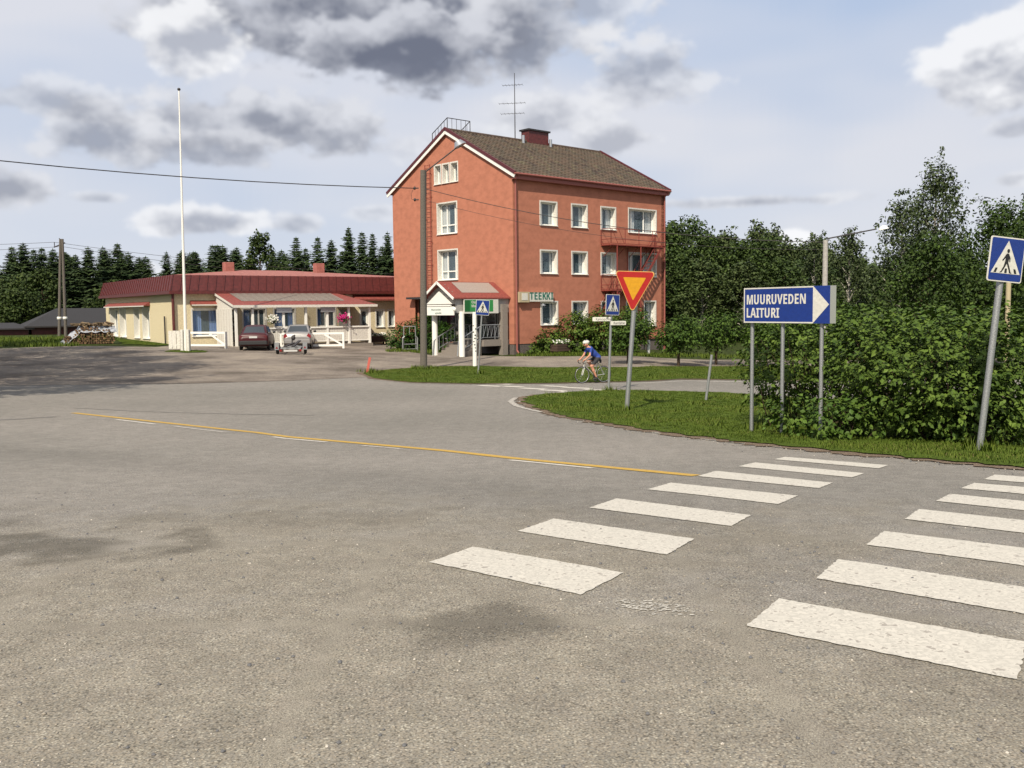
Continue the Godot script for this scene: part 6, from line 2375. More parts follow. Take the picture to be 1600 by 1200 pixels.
func cyclist() -> void:
	var at := gpt(2.98, -35.1, 0.012)
	var turn := deg_to_rad(24)
	var b := thing("racing_bicycle", "white and black racing bicycle ridden along the far road", "bicycle", at, turn)
	var R := 0.335
	for e in [Vector3(-0.50, R, 0), Vector3(0.48, R, 0)]:
		var ax := Transform3D(Basis(Vector3.RIGHT, PI / 2), e)
		var ty := MB.new()
		ty.torus(ax, R - 0.014, 0.014, 36, 6)
		var wheel := obj("wheel", ty, M.rubber, b)
		var rm := MB.new()
		rm.torus(ax, R - 0.036, 0.010, 36, 6)
		obj("rim", rm, M.rim, wheel)
		var sp := MB.new()
		for k in 18:
			var a := TAU * k / 18
			sp.rod(e + Vector3(0, 0, 0.02 * (1 if k % 2 else -1)), e + Vector3(cos(a), sin(a), 0) * (R - 0.04), 0.0016, 0.0016, 3, false)
		sp.rod(e - Vector3(0, 0, 0.04), e + Vector3(0, 0, 0.04), 0.02, 0.02, 8)
		obj("spokes", sp, M.zinc, wheel)
	var bb := Vector3(0.06, 0.28, 0)
	var seat := Vector3(0.21, 0.82, 0)
	var head_t := Vector3(-0.36, 0.86, 0)
	var head_b := Vector3(-0.39, 0.72, 0)
	var fr := MB.new()
	for e in [[bb, seat, 0.016], [bb, head_b, 0.02], [seat, head_t, 0.016], [head_b, head_t, 0.02]]:
		fr.rod(e[0], e[1], e[2], e[2], 8)
	for s in [0.045, -0.045]:
		fr.rod(bb + Vector3(0, 0, s * 0.4), Vector3(0.48, R, s), 0.01, 0.008, 6)
		fr.rod(seat + Vector3(0, 0, s * 0.3), Vector3(0.48, R, s), 0.009, 0.007, 6)
	obj("frame", fr, M.sign_back, b)
	var fk := MB.new()
	for s in [0.045, -0.045]:
		fk.rod(head_b + Vector3(0, 0, s), Vector3(-0.50, R, s), 0.014, 0.009, 6)
	fk.rod(head_b + Vector3(0, 0, -0.05), head_b + Vector3(0, 0, 0.05), 0.014, 0.014, 6)
	obj("fork", fk, M.white_paint, b)
	var hb := MB.new()
	hb.rod(head_t, Vector3(-0.45, 0.93, 0), 0.014, 0.014, 6)
	hb.rod(Vector3(-0.45, 0.93, -0.2), Vector3(-0.45, 0.93, 0.2), 0.013, 0.013, 6)
	for s in [0.2, -0.2]:
		hb.pipe([Vector3(-0.45, 0.93, s), Vector3(-0.55, 0.93, s), Vector3(-0.58, 0.87, s), Vector3(-0.54, 0.80, s), Vector3(-0.45, 0.79, s)], 0.015, 6)
	obj("handlebar", hb, M.rubber, b)
	var sd := MB.new()
	sd.rod(seat, Vector3(0.25, 0.93, 0), 0.013, 0.013, 6)
	sd.ball(Vector3(0.24, 0.95, 0), Vector3(0.14, 0.03, 0.06), 5, 8)
	obj("saddle", sd, M.sign_white, b)
	var bag := MB.new()
	bag.bevel(Vector3(0.33, 0.86, 0), Vector3(0.08, 0.14, 0.07), 0.015)
	obj("saddle_bag", bag, M.sign_black, b)
	var cr := MB.new()
	cr.lathe([[0.0, -0.006], [0.095, -0.006], [0.095, 0.006], [0.0, 0.006]], Transform3D(Basis(Vector3.RIGHT, PI / 2), bb + Vector3(0, 0, 0.05)), 16)
	cr.rod(bb + Vector3(0, 0, 0.07), bb + Vector3(-0.02, -0.17, 0.07), 0.012, 0.01, 6)
	cr.rod(bb + Vector3(0, 0, -0.07), bb + Vector3(0.02, 0.17, -0.07), 0.012, 0.01, 6)
	cr.box(bb + Vector3(-0.03, -0.18, 0.11), Vector3(0.1, 0.02, 0.08))
	cr.box(bb + Vector3(0.01, 0.18, -0.11), Vector3(0.1, 0.02, 0.08))
	obj("crank", cr, M.dark_iron, b)
	b.scale = Vector3.ONE * 0.92
	# rider
	var p := thing("person", "cyclist in blue shirt, black shorts and white helmet riding to the left", "person", at, turn)
	var blue := Color(0.018, 0.05, 0.25)
	var black := Color(0.02, 0.02, 0.024)
	var flesh := Color(0.50, 0.24, 0.15)
	var shoe := Color(0.03, 0.03, 0.03)
	var bones := [
		[Vector3(0.20, 1.02, 0), Vector3(0.02, 1.18, 0), 0.135, 0.125], [Vector3(0.02, 1.18, 0), Vector3(-0.17, 1.36, 0), 0.13, 0.125],
		[Vector3(-0.17, 1.38, -0.12), Vector3(-0.17, 1.38, 0.12), 0.09, 0.09], [Vector3(-0.2, 1.42, 0), Vector3(-0.31, 1.53, 0), 0.055, 0.05],
		[Vector3(-0.325, 1.585, 0), Vector3(-0.345, 1.54, 0), 0.092, 0.08]]
	for s in [1.0, -1.0]:
		bones.append([Vector3(-0.18, 1.37, s * 0.18), Vector3(-0.27, 1.13, s * 0.24), 0.062, 0.046])
		bones.append([Vector3(-0.27, 1.13, s * 0.24), Vector3(-0.47, 0.95, s * 0.205), 0.042, 0.03])
		bones.append([Vector3(-0.47, 0.95, s * 0.205), Vector3(-0.55, 0.925, s * 0.2), 0.03, 0.026])
		var knee := Vector3(-0.13, 0.68, s * 0.1) if s > 0 else Vector3(-0.17, 0.86, s * 0.1)
		var ankle := Vector3(0.08, 0.24, s * 0.11) if s > 0 else Vector3(0.07, 0.56, s * 0.11)
		bones.append([Vector3(0.19, 0.99, s * 0.09), knee, 0.10, 0.062])
		bones.append([knee, knee.lerp(ankle, 0.4), 0.058, 0.056])
		bones.append([knee.lerp(ankle, 0.4), ankle, 0.056, 0.036])
		bones.append([ankle + Vector3(0.05, -0.05, 0), ankle + Vector3(-0.15, -0.09, 0), 0.04, 0.03])
	var colour := func(q: Vector3) -> Color:
		if q.y > 1.43 and q.x < -0.19:
			return flesh
		if q.x < -0.245 and q.y < 1.24 and absf(q.z) > 0.13:
			return flesh
		if q.y > 1.04 - (q.x - 0.1) * 0.2 and absf(q.z) < 0.33 and not (q.x < -0.3 and q.y < 1.2):
			return blue
		var kn := 0.70 if q.z > 0 else 0.86
		if q.y > kn + 0.04:
			return black
		var an := 0.24 if q.z > 0 else 0.56
		if q.y < an + 0.03 and q.x > -0.12:
			return shoe
		return flesh
	var mb := body_mesh(bones, 0.026, Vector3(-0.72, 0.05, -0.36), Vector3(0.42, 1.78, 0.36), colour)
	# fingers round the brake hoods, thumbs inside; nose and ears
	mb.tint = flesh
	for s in [1.0, -1.0]:
		for k in 4:
			var o := Vector3(-0.535 - k * 0.014, 0.925 - k * 0.012, s * 0.2)
			var len := [0.055, 0.062, 0.058, 0.045][k] as float
			mb.rod(o + Vector3(0, 0.02, s * 0.02), o + Vector3(-0.012, 0.0, s * 0.035), 0.009, 0.0085, 6)
			mb.rod(o + Vector3(-0.012, 0.0, s * 0.035), o + Vector3(-0.012, -len * 0.7, s * 0.012), 0.0085, 0.0075, 6)
		mb.rod(Vector3(-0.51, 0.945, s * 0.185), Vector3(-0.55, 0.92, s * 0.165), 0.01, 0.008, 6)
		mb.ball(Vector3(-0.30, 1.545, s * 0.088), Vector3(0.022, 0.03, 0.01), 4, 6)
	mb.rod(Vector3(-0.425, 1.56, 0), Vector3(-0.45, 1.525, 0), 0.008, 0.016, 6)
	mb.tint = Color(0.3, 0.1, 0.08)
	mb.box(Vector3(-0.418, 1.49, 0), Vector3(0.012, 0.008, 0.045))
	obj("body", mb, M.vertex_skin, p)
	var he := MB.new()
	he.ball(Vector3(-0.315, 1.625, 0), Vector3(0.145, 0.095, 0.105), 8, 14, Basis(Vector3.BACK, 0.18))
	var helmet := obj("helmet", he, M.sign_white, p)
	var slots := MB.new()
	for z in [-0.05, 0.0, 0.05]:
		slots.box(Vector3(-0.30, 1.712 - absf(z) * 0.25, z), Vector3(0.16, 0.02, 0.02), Basis(Vector3.BACK, 0.1))
	obj("helmet_vents", slots, M.sign_black, helmet)
	var sg := MB.new()
	sg.bevel(Vector3(-0.415, 1.568, 0), Vector3(0.03, 0.035, 0.15), 0.008)
	obj("sunglasses", sg, M.sign_black, p)
	p.scale = Vector3.ONE * 0.92


# ---------------------------------------------------------------- vegetation
func rand_dir(r: RandomNumberGenerator) -> Vector3:
	var z := r.randf_range(-1, 1)
	var a := r.randf() * TAU
	var q := sqrt(1.0 - z * z)
	return Vector3(q * cos(a), z, q * sin(a))


func leaf(mb: MB, p: Vector3, n: Vector3, along: Vector3, size: float, wide: float) -> void:
	# a folded blade of four triangles' worth of outline: base, two shoulders, tip
	var t := (along - n * along.dot(n)).normalized()
	var s := t.cross(n)
	var m := p + t * size * 0.45
	var l := m + s * size * wide + n * size * 0.06
	var q := m - s * size * wide + n * size * 0.06
	var tip := p + t * size - n * size * 0.12
	var n1 := (n + s * 0.25).normalized()
	var n2 := (n - s * 0.25).normalized()
	mb.v.append(p); mb.v.append(tip); mb.v.append(l)
	mb.v.append(p); mb.v.append(q); mb.v.append(tip)
	mb.n.append(n1); mb.n.append(n1); mb.n.append(n1)
	mb.n.append(n2); mb.n.append(n2); mb.n.append(n2)
	for k in 6:
		mb.u.append(Vector2.ZERO)
		mb.c.append(mb.tint)


func leaves(mb: MB, r: RandomNumberGenerator, c: Vector3, rad: Vector3, count: int, size: float, wide: float, droop: float, dark: Color, lite: Color) -> void:
	for k in count:
		var d := rand_dir(r)
		var p := c + d * rad * pow(r.randf(), 0.45)
		var n := (d * 0.55 + rand_dir(r) * 0.75 + Vector3(0, 0.55, 0)).normalized()
		var along := (rand_dir(r) + d * 0.5 - Vector3(0, droop, 0)).normalized()
		mb.tint = dark.lerp(lite, r.randf()) * r.randf_range(0.85, 1.15)
		leaf(mb, p, n, along, size * r.randf_range(0.65, 1.25), wide)


func limb(mb: MB, a: Vector3, b: Vector3, r0: float, r1: float, bend: float, r: RandomNumberGenerator, sides := 6) -> void:
	var last := a
	var off := rand_dir(r) * bend * (b - a).length()
	for k in 4:
		var t := (k + 1) / 4.0
		var p := a.lerp(b, t) + off * sin(PI * t)
		mb.rod(last, p, lerpf(r0, r1, k / 4.0), lerpf(r0, r1, t), sides, k == 3)
		last = p


func broadleaf(o: Node3D, seed_: int, h: float, spread: float, clear: float, clumps: int, per: int, size: float, form: String, dark: Color, lite: Color, bark: Material, leafmat: Material) -> void:
	# trunk and limbs in one mesh, crown in another; form: "birch" tall and drooping, "round", "aspen" narrow
	var r := RandomNumberGenerator.new()
	r.seed = seed_
	var tr := MB.new()
	var lean := Vector3(r.randf_range(-0.04, 0.04) * h, 0, r.randf_range(-0.04, 0.04) * h)
	var top := Vector3(0, h * 0.93, 0) + lean
	limb(tr, Vector3(0, -0.3, 0), top, h * 0.016 + 0.03, 0.015, 0.015, r, 8)
	var cr := MB.new()
	cr.coloured = true
	for k in clumps:
		var t := (k + r.randf()) / clumps
		var y := clear + (1.0 - clear) * t
		var prof := sin(PI * pow(t * 0.92 + 0.06, 0.75)) if form == "round" else (0.25 + 0.75 * sin(PI * minf(1.0, t * 0.75 + 0.22)) if form == "birch" else 0.45 + 0.55 * sin(PI * (t * 0.8 + 0.15)))
		if form != "round" and t > 0.8:
			prof *= 1.0 - (t - 0.8) * 3.2
		var a := k * 2.399 + r.randf_range(-0.5, 0.5)
		var reach := spread * prof * r.randf_range(0.55, 1.0)
		var c := Vector3(cos(a) * reach, h * y, sin(a) * reach) + lean * y
		var root := Vector3(0, h * maxf(clear * 0.8, y - 0.16), 0) + lean * y
		limb(tr, root, c, 0.012 * h * (1.05 - t) + 0.012, 0.008, 0.06, r, 5)
		var sr := spread * r.randf_range(0.30, 0.46)
		var rad := Vector3(sr, sr * (1.25 if form == "birch" else 0.75), sr)
		leaves(cr, r, c - Vector3(0, sr * 0.3 if form == "birch" else 0.0, 0), rad, int(per * r.randf_range(0.6, 1.3)), size, 0.34, 1.1 if form == "birch" else 0.3, dark, lite)
		# a few loose sprays outside the clump so that the outline stays ragged
		for q in 3:
			var e := c + rand_dir(r) * rad * 1.25
			leaves(cr, r, e, Vector3(1, 1.3, 1) * sr * 0.28, int(per * 0.08), size, 0.34, 0.8, dark, lite)
	obj("trunk", tr, bark, o)
	obj("crown", cr, leafmat, o)


func spruce(o: Node3D, seed_: int, h: float, w: float) -> void:
	var r := RandomNumberGenerator.new()
	r.seed = seed_
	var tr := MB.new()
	tr.rod(Vector3(0, -0.3, 0), Vector3(0, h, 0), 0.012 * h + 0.04, 0.01, 7)
	obj("trunk", tr, M.bark, o)
	var mb := MB.new()
	mb.coloured = true
	var y := h * 0.07
	var dark := Color(0.018, 0.034, 0.013)
	var lite := Color(0.050, 0.076, 0.026)
	while y < h - 0.1:
		var t := y / h
		var reach := w * pow(1.0 - t, 0.72) * r.randf_range(0.75, 1.15) + 0.14
		var n := 9 if t < 0.8 else 6
		var a0 := r.randf() * TAU
		for k in n:
			var a := a0 + TAU * k / n + r.randf_range(-0.3, 0.3)
			var d := Vector3(cos(a), 0, sin(a))
			var len := reach * r.randf_range(0.5, 1.3)
			var droop := len * lerpf(0.42, -0.2, t)
			var side := Vector3(-d.z, 0, d.x)
			mb.tint = dark.lerp(lite, r.randf())
			var p0 := Vector3(0, y, 0)
			var p1 := p0 + d * len * 0.55 - Vector3(0, droop * 0.75, 0)
			var p2 := p0 + d * len - Vector3(0, droop * 0.8, 0)
			# hanging twigs on both sides of the branch
			var steps := 5
			for s in steps:
				var q := (s + 0.6) / steps
				var b := p0.lerp(p1, q / 0.55) if q < 0.55 else p1.lerp(p2, (q - 0.55) / 0.45)
				var tw := len * 0.34 * (1.15 - q) + 0.16
				for m in [1.0, -1.0]:
					var e: Vector3 = b + side * m * tw * r.randf_range(0.7, 1.2) + d * tw * 0.6 - Vector3(0, tw * r.randf_range(0.15, 0.75), 0)
					var f := b + d * len * 0.24 - Vector3(0, tw * 0.35, 0)
					var nn: Vector3 = (Vector3.UP + side * m * 0.5 + d * 0.4).normalized()
					mb.tri3(b - d * len * 0.04, e, f, nn, nn, nn)
			var nt := (Vector3.UP + d * 0.3).normalized()
			mb.tri3(p1 + side * len * 0.07, p1 - side * len * 0.07, p2 + d * 0.05, nt, nt, nt)
		y += lerpf(0.30, 0.17, t) * h / 11.0 * r.randf_range(0.65, 1.4)
	for k in 6:
		var a := TAU * k / 6
		mb.tint = lite
		mb.tri3(Vector3(0, h + 0.15, 0), Vector3(cos(a), 0, sin(a)) * 0.10 + Vector3(0, h - 0.35, 0), Vector3(cos(a + 1), 0, sin(a + 1)) * 0.10 + Vector3(0, h - 0.35, 0), Vector3(cos(a), 0.4, sin(a)), Vector3(cos(a), 0.4, sin(a)), Vector3(cos(a), 0.4, sin(a)))
	obj("crown", mb, M.leaf_spruce, o)


func shrub(called: String, label: String, at: Vector3, balls: Array, size: float, wide: float, dark: Color, lite: Color, seed_: int, stems: int, group := "") -> Node3D:
	# balls: [centre, radii, number of leaves]; leaves sit towards the surface so that the inside stays open and dark
	var r := RandomNumberGenerator.new()
	r.seed = seed_
	var o := thing(called, label, "bush" if called != "small_tree" else "tree", at, 0.0, group)
	var st := MB.new()
	for k in stems:
		var b: Array = balls[r.randi() % balls.size()]
		var c: Vector3 = b[0]
		var rad: Vector3 = b[1]
		var foot := Vector3(c.x * 0.5 + r.randfn(0, 0.18), -0.2, c.z * 0.5 + r.randfn(0, 0.18))
		if called == "small_tree":
			foot = Vector3(0, c.y * 0.62, 0)
		limb(st, foot, c + rand_dir(r) * rad * 0.85, r.randf_range(0.014, 0.03), 0.005, 0.07, r, 5)
	obj("stems", st, M.bark, o)
	var gaps := FastNoiseLite.new()
	gaps.seed = seed_
	gaps.frequency = 1.1
	gaps.fractal_octaves = 2
	var mb := MB.new()
	mb.coloured = true
	for b in balls:
		var c: Vector3 = b[0]
		var rad: Vector3 = b[1]
		var sprays: int = b[2] / 9
		for k in sprays:
			var d := rand_dir(r)
			var depth := pow(r.randf(), 0.24)
			var hub := c + d * rad * depth
			if gaps.get_noise_3dv(hub + at) < -0.12 - 0.25 * r.randf():
				continue
			var twig := (d + rand_dir(r) * 0.6 + Vector3(0, 0.25, 0)).normalized()
			var tone := r.randf()
			for q in 9:
				var p := hub + twig * size * (q * 0.38 - 0.6) + rand_dir(r) * size * 0.45
				var n := (d * 0.45 + Vector3(0, 0.75, 0) + rand_dir(r) * 0.6).normalized()
				mb.tint = dark.lerp(lite, clampf(tone * 0.7 + r.randf() * 0.4, 0, 1)) * r.randf_range(0.85, 1.15)
				leaf(mb, p, n, (twig + rand_dir(r) * 0.9 - Vector3(0, 0.35, 0)).normalized(), size * r.randf_range(0.6, 1.2), wide)
	obj("foliage", mb, M.leaf_bush, o)
	return o


func bushes() -> void:
	var d1 := Color(0.032, 0.066, 0.011)
	var l1 := Color(0.108, 0.165, 0.026)
	var g := "bushes on the grass island"
	shrub("lilac_bush", "large dark green bush behind the direction sign's posts", gpt(5.6, -18.6), [[Vector3(-0.30, 1.25, 0.2), Vector3(0.85, 0.8, 0.9), 3200], [Vector3(0.55, 1.40, 0.0), Vector3(1.0, 0.85, 1.0), 3600], [Vector3(-0.55, 0.75, 0.45), Vector3(0.5, 0.5, 0.55), 800], [Vector3(0.45, 1.75, -0.3), Vector3(0.9, 0.5, 0.9), 1400], [Vector3(1.3, 1.3, 0.4), Vector3(0.9, 0.9, 0.8), 3000]], 0.092, 0.33, d1, l1, 11, 46, g)
	shrub("lilac_bush", "biggest bush in the right foreground beside the leaning crossing sign", gpt(7.0, -15.4), [[Vector3(-0.35, 1.1, 0.3), Vector3(1.1, 0.95, 1.0), 5200], [Vector3(-0.9, 1.25, -0.4), Vector3(0.85, 0.75, 0.9), 3200], [Vector3(0.55, 1.2, 0.1), Vector3(1.1, 0.9, 1.0), 4900], [Vector3(0.0, 0.6, 0.75), Vector3(1.0, 0.55, 0.6), 2900], [Vector3(1.5, 0.95, 0.0), Vector3(1.0, 0.9, 0.9), 3400], [Vector3(0.2, 1.62, -0.2), Vector3(1.1, 0.45, 0.8), 1700]], 0.094, 0.34, d1, l1, 12, 60, g)
	shrub("low_bush", "low leafy bush at the foot of the direction sign", gpt(5.45, -15.5), [[Vector3(-0.35, 0.33, 0.1), Vector3(0.5, 0.36, 0.45), 1100], [Vector3(0.35, 0.40, 0.0), Vector3(0.55, 0.42, 0.5), 1300], [Vector3(-0.75, 0.28, -0.5), Vector3(0.4, 0.3, 0.4), 500]], 0.10, 0.36, Color(0.035, 0.075, 0.011), Color(0.095, 0.155, 0.024), 13, 14, g)
	shrub("lilac_bush", "tall bush behind the others at the right edge", gpt(9.6, -19.0), [[Vector3(0, 1.35, 0), Vector3(1.6, 1.0, 1.2), 3200], [Vector3(-2.0, 1.45, 0.0), Vector3(1.4, 0.95, 1.2), 2600], [Vector3(1.6, 1.15, 0.6), Vector3(1.3, 1.05, 1.1), 2300]], 0.12, 0.33, d1, l1, 14, 40, g)
	shrub("low_bush", "small ragged plant at the right edge of the verge", gpt(9.3, -15.2), [[Vector3(0, 0.45, 0), Vector3(0.9, 0.45, 0.7), 1300]], 0.1, 0.3, d1, l1, 15, 12, g)
	# by the red house
	var h := "bushes along the red house"
	shrub("hedge_bush", "sloping bush below the pharmacy windows", gpt(3.6, -56.0), [[Vector3(-1.2, 0.6, 0), Vector3(1.2, 0.65, 0.8), 2600], [Vector3(0.3, 1.1, 0), Vector3(1.2, 1.05, 0.9), 4300], [Vector3(-2.2, 0.3, 0.1), Vector3(0.8, 0.4, 0.6), 1000], [Vector3(0.3, 0.6, 0.2), Vector3(1.0, 0.6, 0.7), 1500]], 0.17, 0.34, d1, l1, 16, 16, h)
	shrub("hedge_bush", "tall bush in front of the fire escape", gpt(5.9, -55.6), [[Vector3(-0.7, 1.35, 0), Vector3(1.2, 1.1, 1.0), 4600], [Vector3(0.9, 1.5, 0), Vector3(1.25, 0.95, 1.0), 4400], [Vector3(0.2, 0.7, 0), Vector3(1.0, 0.5, 0.7), 1200]], 0.17, 0.34, d1, l1, 17, 18, h)
	shrub("hedge_bush", "dense dark bush left of the porch stairs", gpt(-6.0, -60.6), [[Vector3(-0.75, 0.75, 0), Vector3(0.95, 0.85, 0.8), 3400], [Vector3(0.6, 0.95, 0), Vector3(1.2, 1.0, 0.9), 4600], [Vector3(1.6, 0.75, 0.4), Vector3(0.9, 0.85, 0.7), 2800]], 0.15, 0.34, Color(0.02, 0.055, 0.009), Color(0.05, 0.10, 0.016), 18, 16, h)
	# clipped round trees on the strip
	var s := "small round trees on the grass strip"
	for e in [[5.6, -46.2, "small round tree in front of the red house's fire escape", 0.92], [7.99, -45.98, "small round tree just right of the red house", 0.95], [10.35, -48.6, "small round tree left of the direction sign", 1.15], [12.6, -47.6, "small round tree half hidden by the direction sign", 1.1]]:
		var k: float = e[3]
		var o := shrub("small_tree", e[2], gpt(e[0], e[1]), [[Vector3(0, 1.55, 0) * k, Vector3(1.0, 0.72, 0.95) * k, 3400], [Vector3(-0.4, 1.4, 0.2) * k, Vector3(0.6, 0.5, 0.6) * k, 600], [Vector3(0.35, 1.75, -0.1) * k, Vector3(0.65, 0.5, 0.6) * k, 700]], 0.14, 0.34, Color(0.03, 0.065, 0.010), Color(0.08, 0.135, 0.02), int(20 + e[0]), 9, s)
		var tr := MB.new()
		tr.rod(Vector3(0, -0.2, 0), Vector3(0.03, 1.2 * k, 0), 0.08, 0.06, 9)
		obj("trunk", tr, M.bark, o)


func forest() -> void:
	var kinds := []
	for k in 5:
		var o := thing("spruce_tree", "", "tree", Vector3.ZERO, 0.0, "spruces behind the yellow building")
		spruce(o, 200 + k, 11.0, [3.0, 3.5, 2.8, 3.3, 3.9][k])
		kinds.append(o)
	var spots := [[-64.4, -125, 10.3], [-60.4, -120, 10.4], [-63.1, -128, 10.1], [-57.7, -122, 9.8], [-60.0, -130, 10.0], [-56.2, -125, 9.2], [-51.5, -118, 9.7], [-51.4, -122, 10.0], [-52.3, -130, 9.7], [-49.0, -124, 9.4], [-49.8, -132, 9.3], [-43.4, -122, 9.3], [-43.4, -128, 10.0], [-39.1, -120, 9.1], [-38.8, -126, 10.3], [-35.7, -120, 9.9], [-36.2, -128, 10.1], [-30.6, -124, 9.6], [-30.8, -132, 9.5], [-27.0, -122, 10.9], [-27.1, -128, 9.9], [-23.9, -120, 10.7], [-23.3, -126, 10.8], [-19.7, -118, 11.7], [-19.0, -124, 11.6], [-17.1, -120, 11.1], [-16.0, -126, 11.8]]
	spots.sort_custom(func(a, b): return a[0] / a[1] > b[0] / b[1])
	var r := RandomNumberGenerator.new()
	r.seed = 14
	for i in spots.size():
		var e: Array = spots[i]
		var y := gy(e[0], e[1])
		var sc: float = (e[2] - y) / 11.0
		var label := "dark spruce behind the yellow building, %s from the left in the row" % ORD[i]
		if i < 5:
			var o: Node3D = kinds[i]
			o.position = Vector3(e[0], y, e[1])
			o.scale = Vector3(1, sc, 1)
			o.set_meta("label", label)
		else:
			copy(kinds[r.randi() % 5], "spruce_tree", label, Vector3(e[0], y, e[1]), r.randf() * TAU, Vector3(1, sc, 1) * Vector3.ONE * Vector3(r.randf_range(0.65, 1.1), 1, r.randf_range(0.65, 1.1)))
	# second, mostly hidden rank that closes the wood
	for i in 28:
		var x := -80.0 + i * 2.55 + r.randf_range(-0.8, 0.8)
		var z := -133.0 - r.randf() * 10.0
		copy(kinds[i % 5], "spruce_tree", "spruce in the rear rank of the wood, %s from the left" % ORD[i], Vector3(x, gy(x, z), z), r.randf() * TAU, Vector3(1.2, r.randf_range(0.86, 1.04), 1.2)).set_meta("group", "spruces in the rear rank")
	# broadleaved trees beside the shed at the left
	var far := "broadleaved trees left of the yellow building"
	for e in [[-46.5, -96, 5.8, 2.4, 31, "pale green willow left of the double pole"], [-50.5, -99, 5.2, 2.6, 32, "green willow at the left edge behind the shed"], [-40.5, -98, 4.8, 2.2, 33, "low pale green tree behind the dark shed"], [-29.0, -112, 10.6, 2.4, 34, "broadleaved tree among the spruces above the red roof"], [-46.0, -90, 3.6, 2.2, 36, "green thicket beside the black roofed outbuilding"]]:
		var o := thing("willow_tree", e[5], "tree", gpt(e[0], e[1]), 0.0, far)
		broadleaf(o, e[4], e[2], e[3], 0.12, 22, 230, 0.30, "round", Color(0.024, 0.042, 0.010), Color(0.055, 0.08, 0.018), M.bark, M.leaf_far)
	# mixed wood right of the red house
	var protos := []
	for k in 5:
		var o := thing("wood_tree", "", "tree", Vector3.ZERO, 0.0, "broadleaved wood right of the red house")
		broadleaf(o, 60 + k, 10.0, [2.3, 2.6, 2.0, 2.5, 2.2][k], 0.08, 34, 170, 0.30, ["aspen", "round", "birch", "aspen", "birch"][k], [Color(0.026, 0.045, 0.012), Color(0.030, 0.052, 0.013), Color(0.032, 0.050, 0.017), Color(0.023, 0.041, 0.011), Color(0.036, 0.056, 0.017)][k], [Color(0.066, 0.102, 0.024), Color(0.074, 0.115, 0.026), Color(0.084, 0.114, 0.038), Color(0.058, 0.094, 0.023), Color(0.088, 0.120, 0.040)][k], [M.bark, M.bark, M.birch_bark, M.bark, M.birch_bark][k], M.leaf_far)
		protos.append(o)
	var wood := [[15.2, -92, 9.3], [17.0, -97, 9.2], [19.0, -100, 10.3], [18.0, -90, 8.0], [20.8, -96, 8.2], [21.4, -94, 8.6], [21.1, -88, 7.3], [25.0, -99, 9.6], [24.3, -92, 7.7], [27.5, -101, 9.4], [25.7, -90, 7.3], [29.3, -98, 7.7], [28.6, -92, 7.2], [33.5, -104, 8.8], [16.5, -84, 5.6], [20.0, -82, 5.2], [23.6, -83, 5.6], [27.0, -85, 5.4], [30.5, -88, 5.6], [13.6, -88, 7.4], [35.5, -97, 6.0], [39.0, -95, 6.5], [33.0, -84, 4.8], [37.0, -86, 5.0]]
	wood.sort_custom(func(a, b): return a[0] / a[1] > b[0] / b[1])
	for i in wood.size():
		var e: Array = wood[i]
		var y := gy(e[0], e[1])
		var sc: float = (e[2] - y) / 10.0
		var label := "dark green tree in the wood right of the red house, %s from the left" % ORD[i]
		if i < 5:
			var o: Node3D = protos[i]
			o.position = Vector3(e[0], y, e[1])
			o.scale = Vector3(1, sc, 1)
			o.set_meta("label", label)
		else:
			copy(protos[r.randi() % 5], "wood_tree", label, Vector3(e[0], y, e[1]), r.randf() * TAU, Vector3(1.0, sc, 1.0))
	# the separate trees at the right
	var right := "tall trees at the right"
	for e in [["birch_tree", "tallest birch at the right, above the big bush", 28.8, -65.0, 10.6, 2.4, 71, "birch", 40, 230, 0.20], ["birch_tree", "slender birch left of the tallest birch", 25.0, -62.0, 7.9, 1.7, 72, "birch", 26, 210, 0.19], ["birch_tree", "slim birch right of the lamp arm's pole", 25.2, -72.0, 7.05, 1.5, 73, "birch", 24, 200, 0.2], ["birch_tree", "thin birch just left of the right lamp pole", 23.6, -75.0, 6.9, 1.1, 74, "birch", 18, 180, 0.2], ["maple_tree", "round bright green maple below the tallest birch", 22.4, -52.0, 4.9, 2.6, 75, "round", 30, 300, 0.2], ["maple_tree", "dense tree behind the right crossing sign", 29.6, -58.0, 7.2, 2.6, 76, "round", 34, 280, 0.2], ["maple_tree", "broad tree at the right edge of the picture", 25.0, -45.0, 6.2, 2.7, 77, "round", 36, 300, 0.19], ["maple_tree", "low tree between the birches and the big bush", 26.0, -56.0, 4.6, 2.4, 78, "round", 28, 260, 0.2], ["maple_tree", "rounded tree behind the lamp pole at the right", 18.6, -58.0, 2.3, 2.3, 79, "round", 24, 260, 0.2]]:
		var at := gpt(e[2], e[3])
		var o := thing(e[0], e[1], "tree", at, 0.0, right)
		var lime: bool = e[0] == "maple_tree"
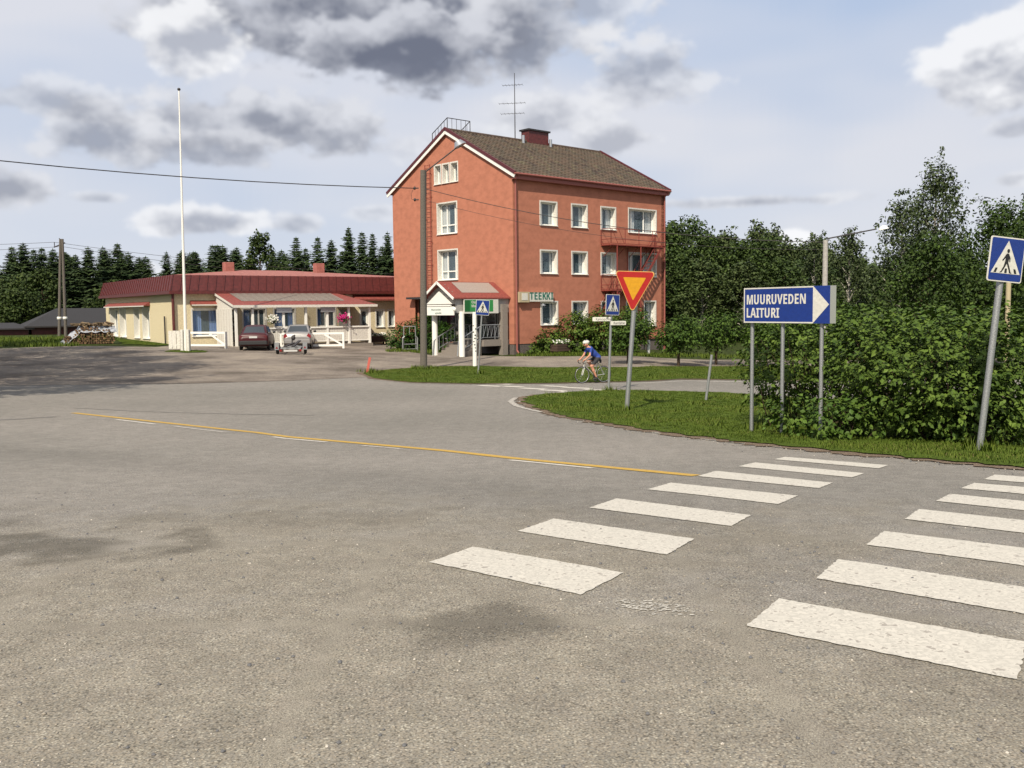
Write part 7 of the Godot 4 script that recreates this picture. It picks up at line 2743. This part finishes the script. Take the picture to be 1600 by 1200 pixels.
		broadleaf(o, e[6], e[4] - at.y, e[5], 0.14, e[8], e[9], e[10], e[7], Color(0.020, 0.040, 0.008) if lime else Color(0.030, 0.046, 0.018), Color(0.058, 0.096, 0.018) if lime else Color(0.08, 0.108, 0.042), M.bark if lime else M.birch_bark, M.leaf_birch)
	# the row of trees left of the picture whose shade lies across the yard
	var row := "roadside birches left of the picture"
	var first: Node3D
	var rows := [[-17.6, -21.0, 17.0], [-20.2, -26.0, 17.5], [-23.2, -31.0, 17.5], [-26.2, -36.0, 17.0], [-29.4, -42.0, 16.0], [-33.5, -48.5, 15.0]]
	for i in rows.size():
		var e: Array = rows[i]
		var label := "roadside birch left of the yard, %s from the camera" % ORD[i]
		if i == 0:
			first = thing("roadside_birch", label, "tree", gpt(e[0], e[1]), 0.0, row)
			broadleaf(first, 91, 14.0, 2.3, 0.16, 40, 150, 0.24, "birch", Color(0.05, 0.075, 0.028), Color(0.10, 0.14, 0.05), M.birch_bark, M.leaf_birch)
		else:
			copy(first, "roadside_birch", label, gpt(e[0], e[1]), i * 1.3, Vector3.ONE * (e[2] / 14.0))
	# distant treeline beyond the fields
	var belt := thing("far_treeline", "low dark treeline on the horizon behind the houses", "wood")
	belt.set_meta("kind", "stuff")
	belt.remove_meta("category")
	var mb := MB.new()
	mb.coloured = true
	for k in 5200:
		var a := lerpf(-0.62, 0.66, r.randf())
		var dist := r.randf_range(170, 215)
		var c := Vector3(sin(a) * dist, -0.6 + pow(r.randf(), 0.8) * (7.5 + 2.0 * sin(a * 40.0) + 1.3 * sin(a * 97.0)), -cos(a) * dist)
		mb.tint = Color(0.03, 0.05, 0.02).lerp(Color(0.06, 0.09, 0.03), r.randf())
		leaf(mb, c, (Vector3(0, 0.5, 1) + rand_dir(r) * 0.6).normalized(), rand_dir(r), 2.2, 0.4)
	obj("trees", mb, M.leaf_far, belt)


func _ready() -> void:
	rng.seed = 1
	materials()
	camera_and_light()
	ground()
	red_house()
	yellow_building()
	low_houses()
	forest()
	bushes()
	poles()
	signs()
	yard_things()
	cars()
	cyclist()
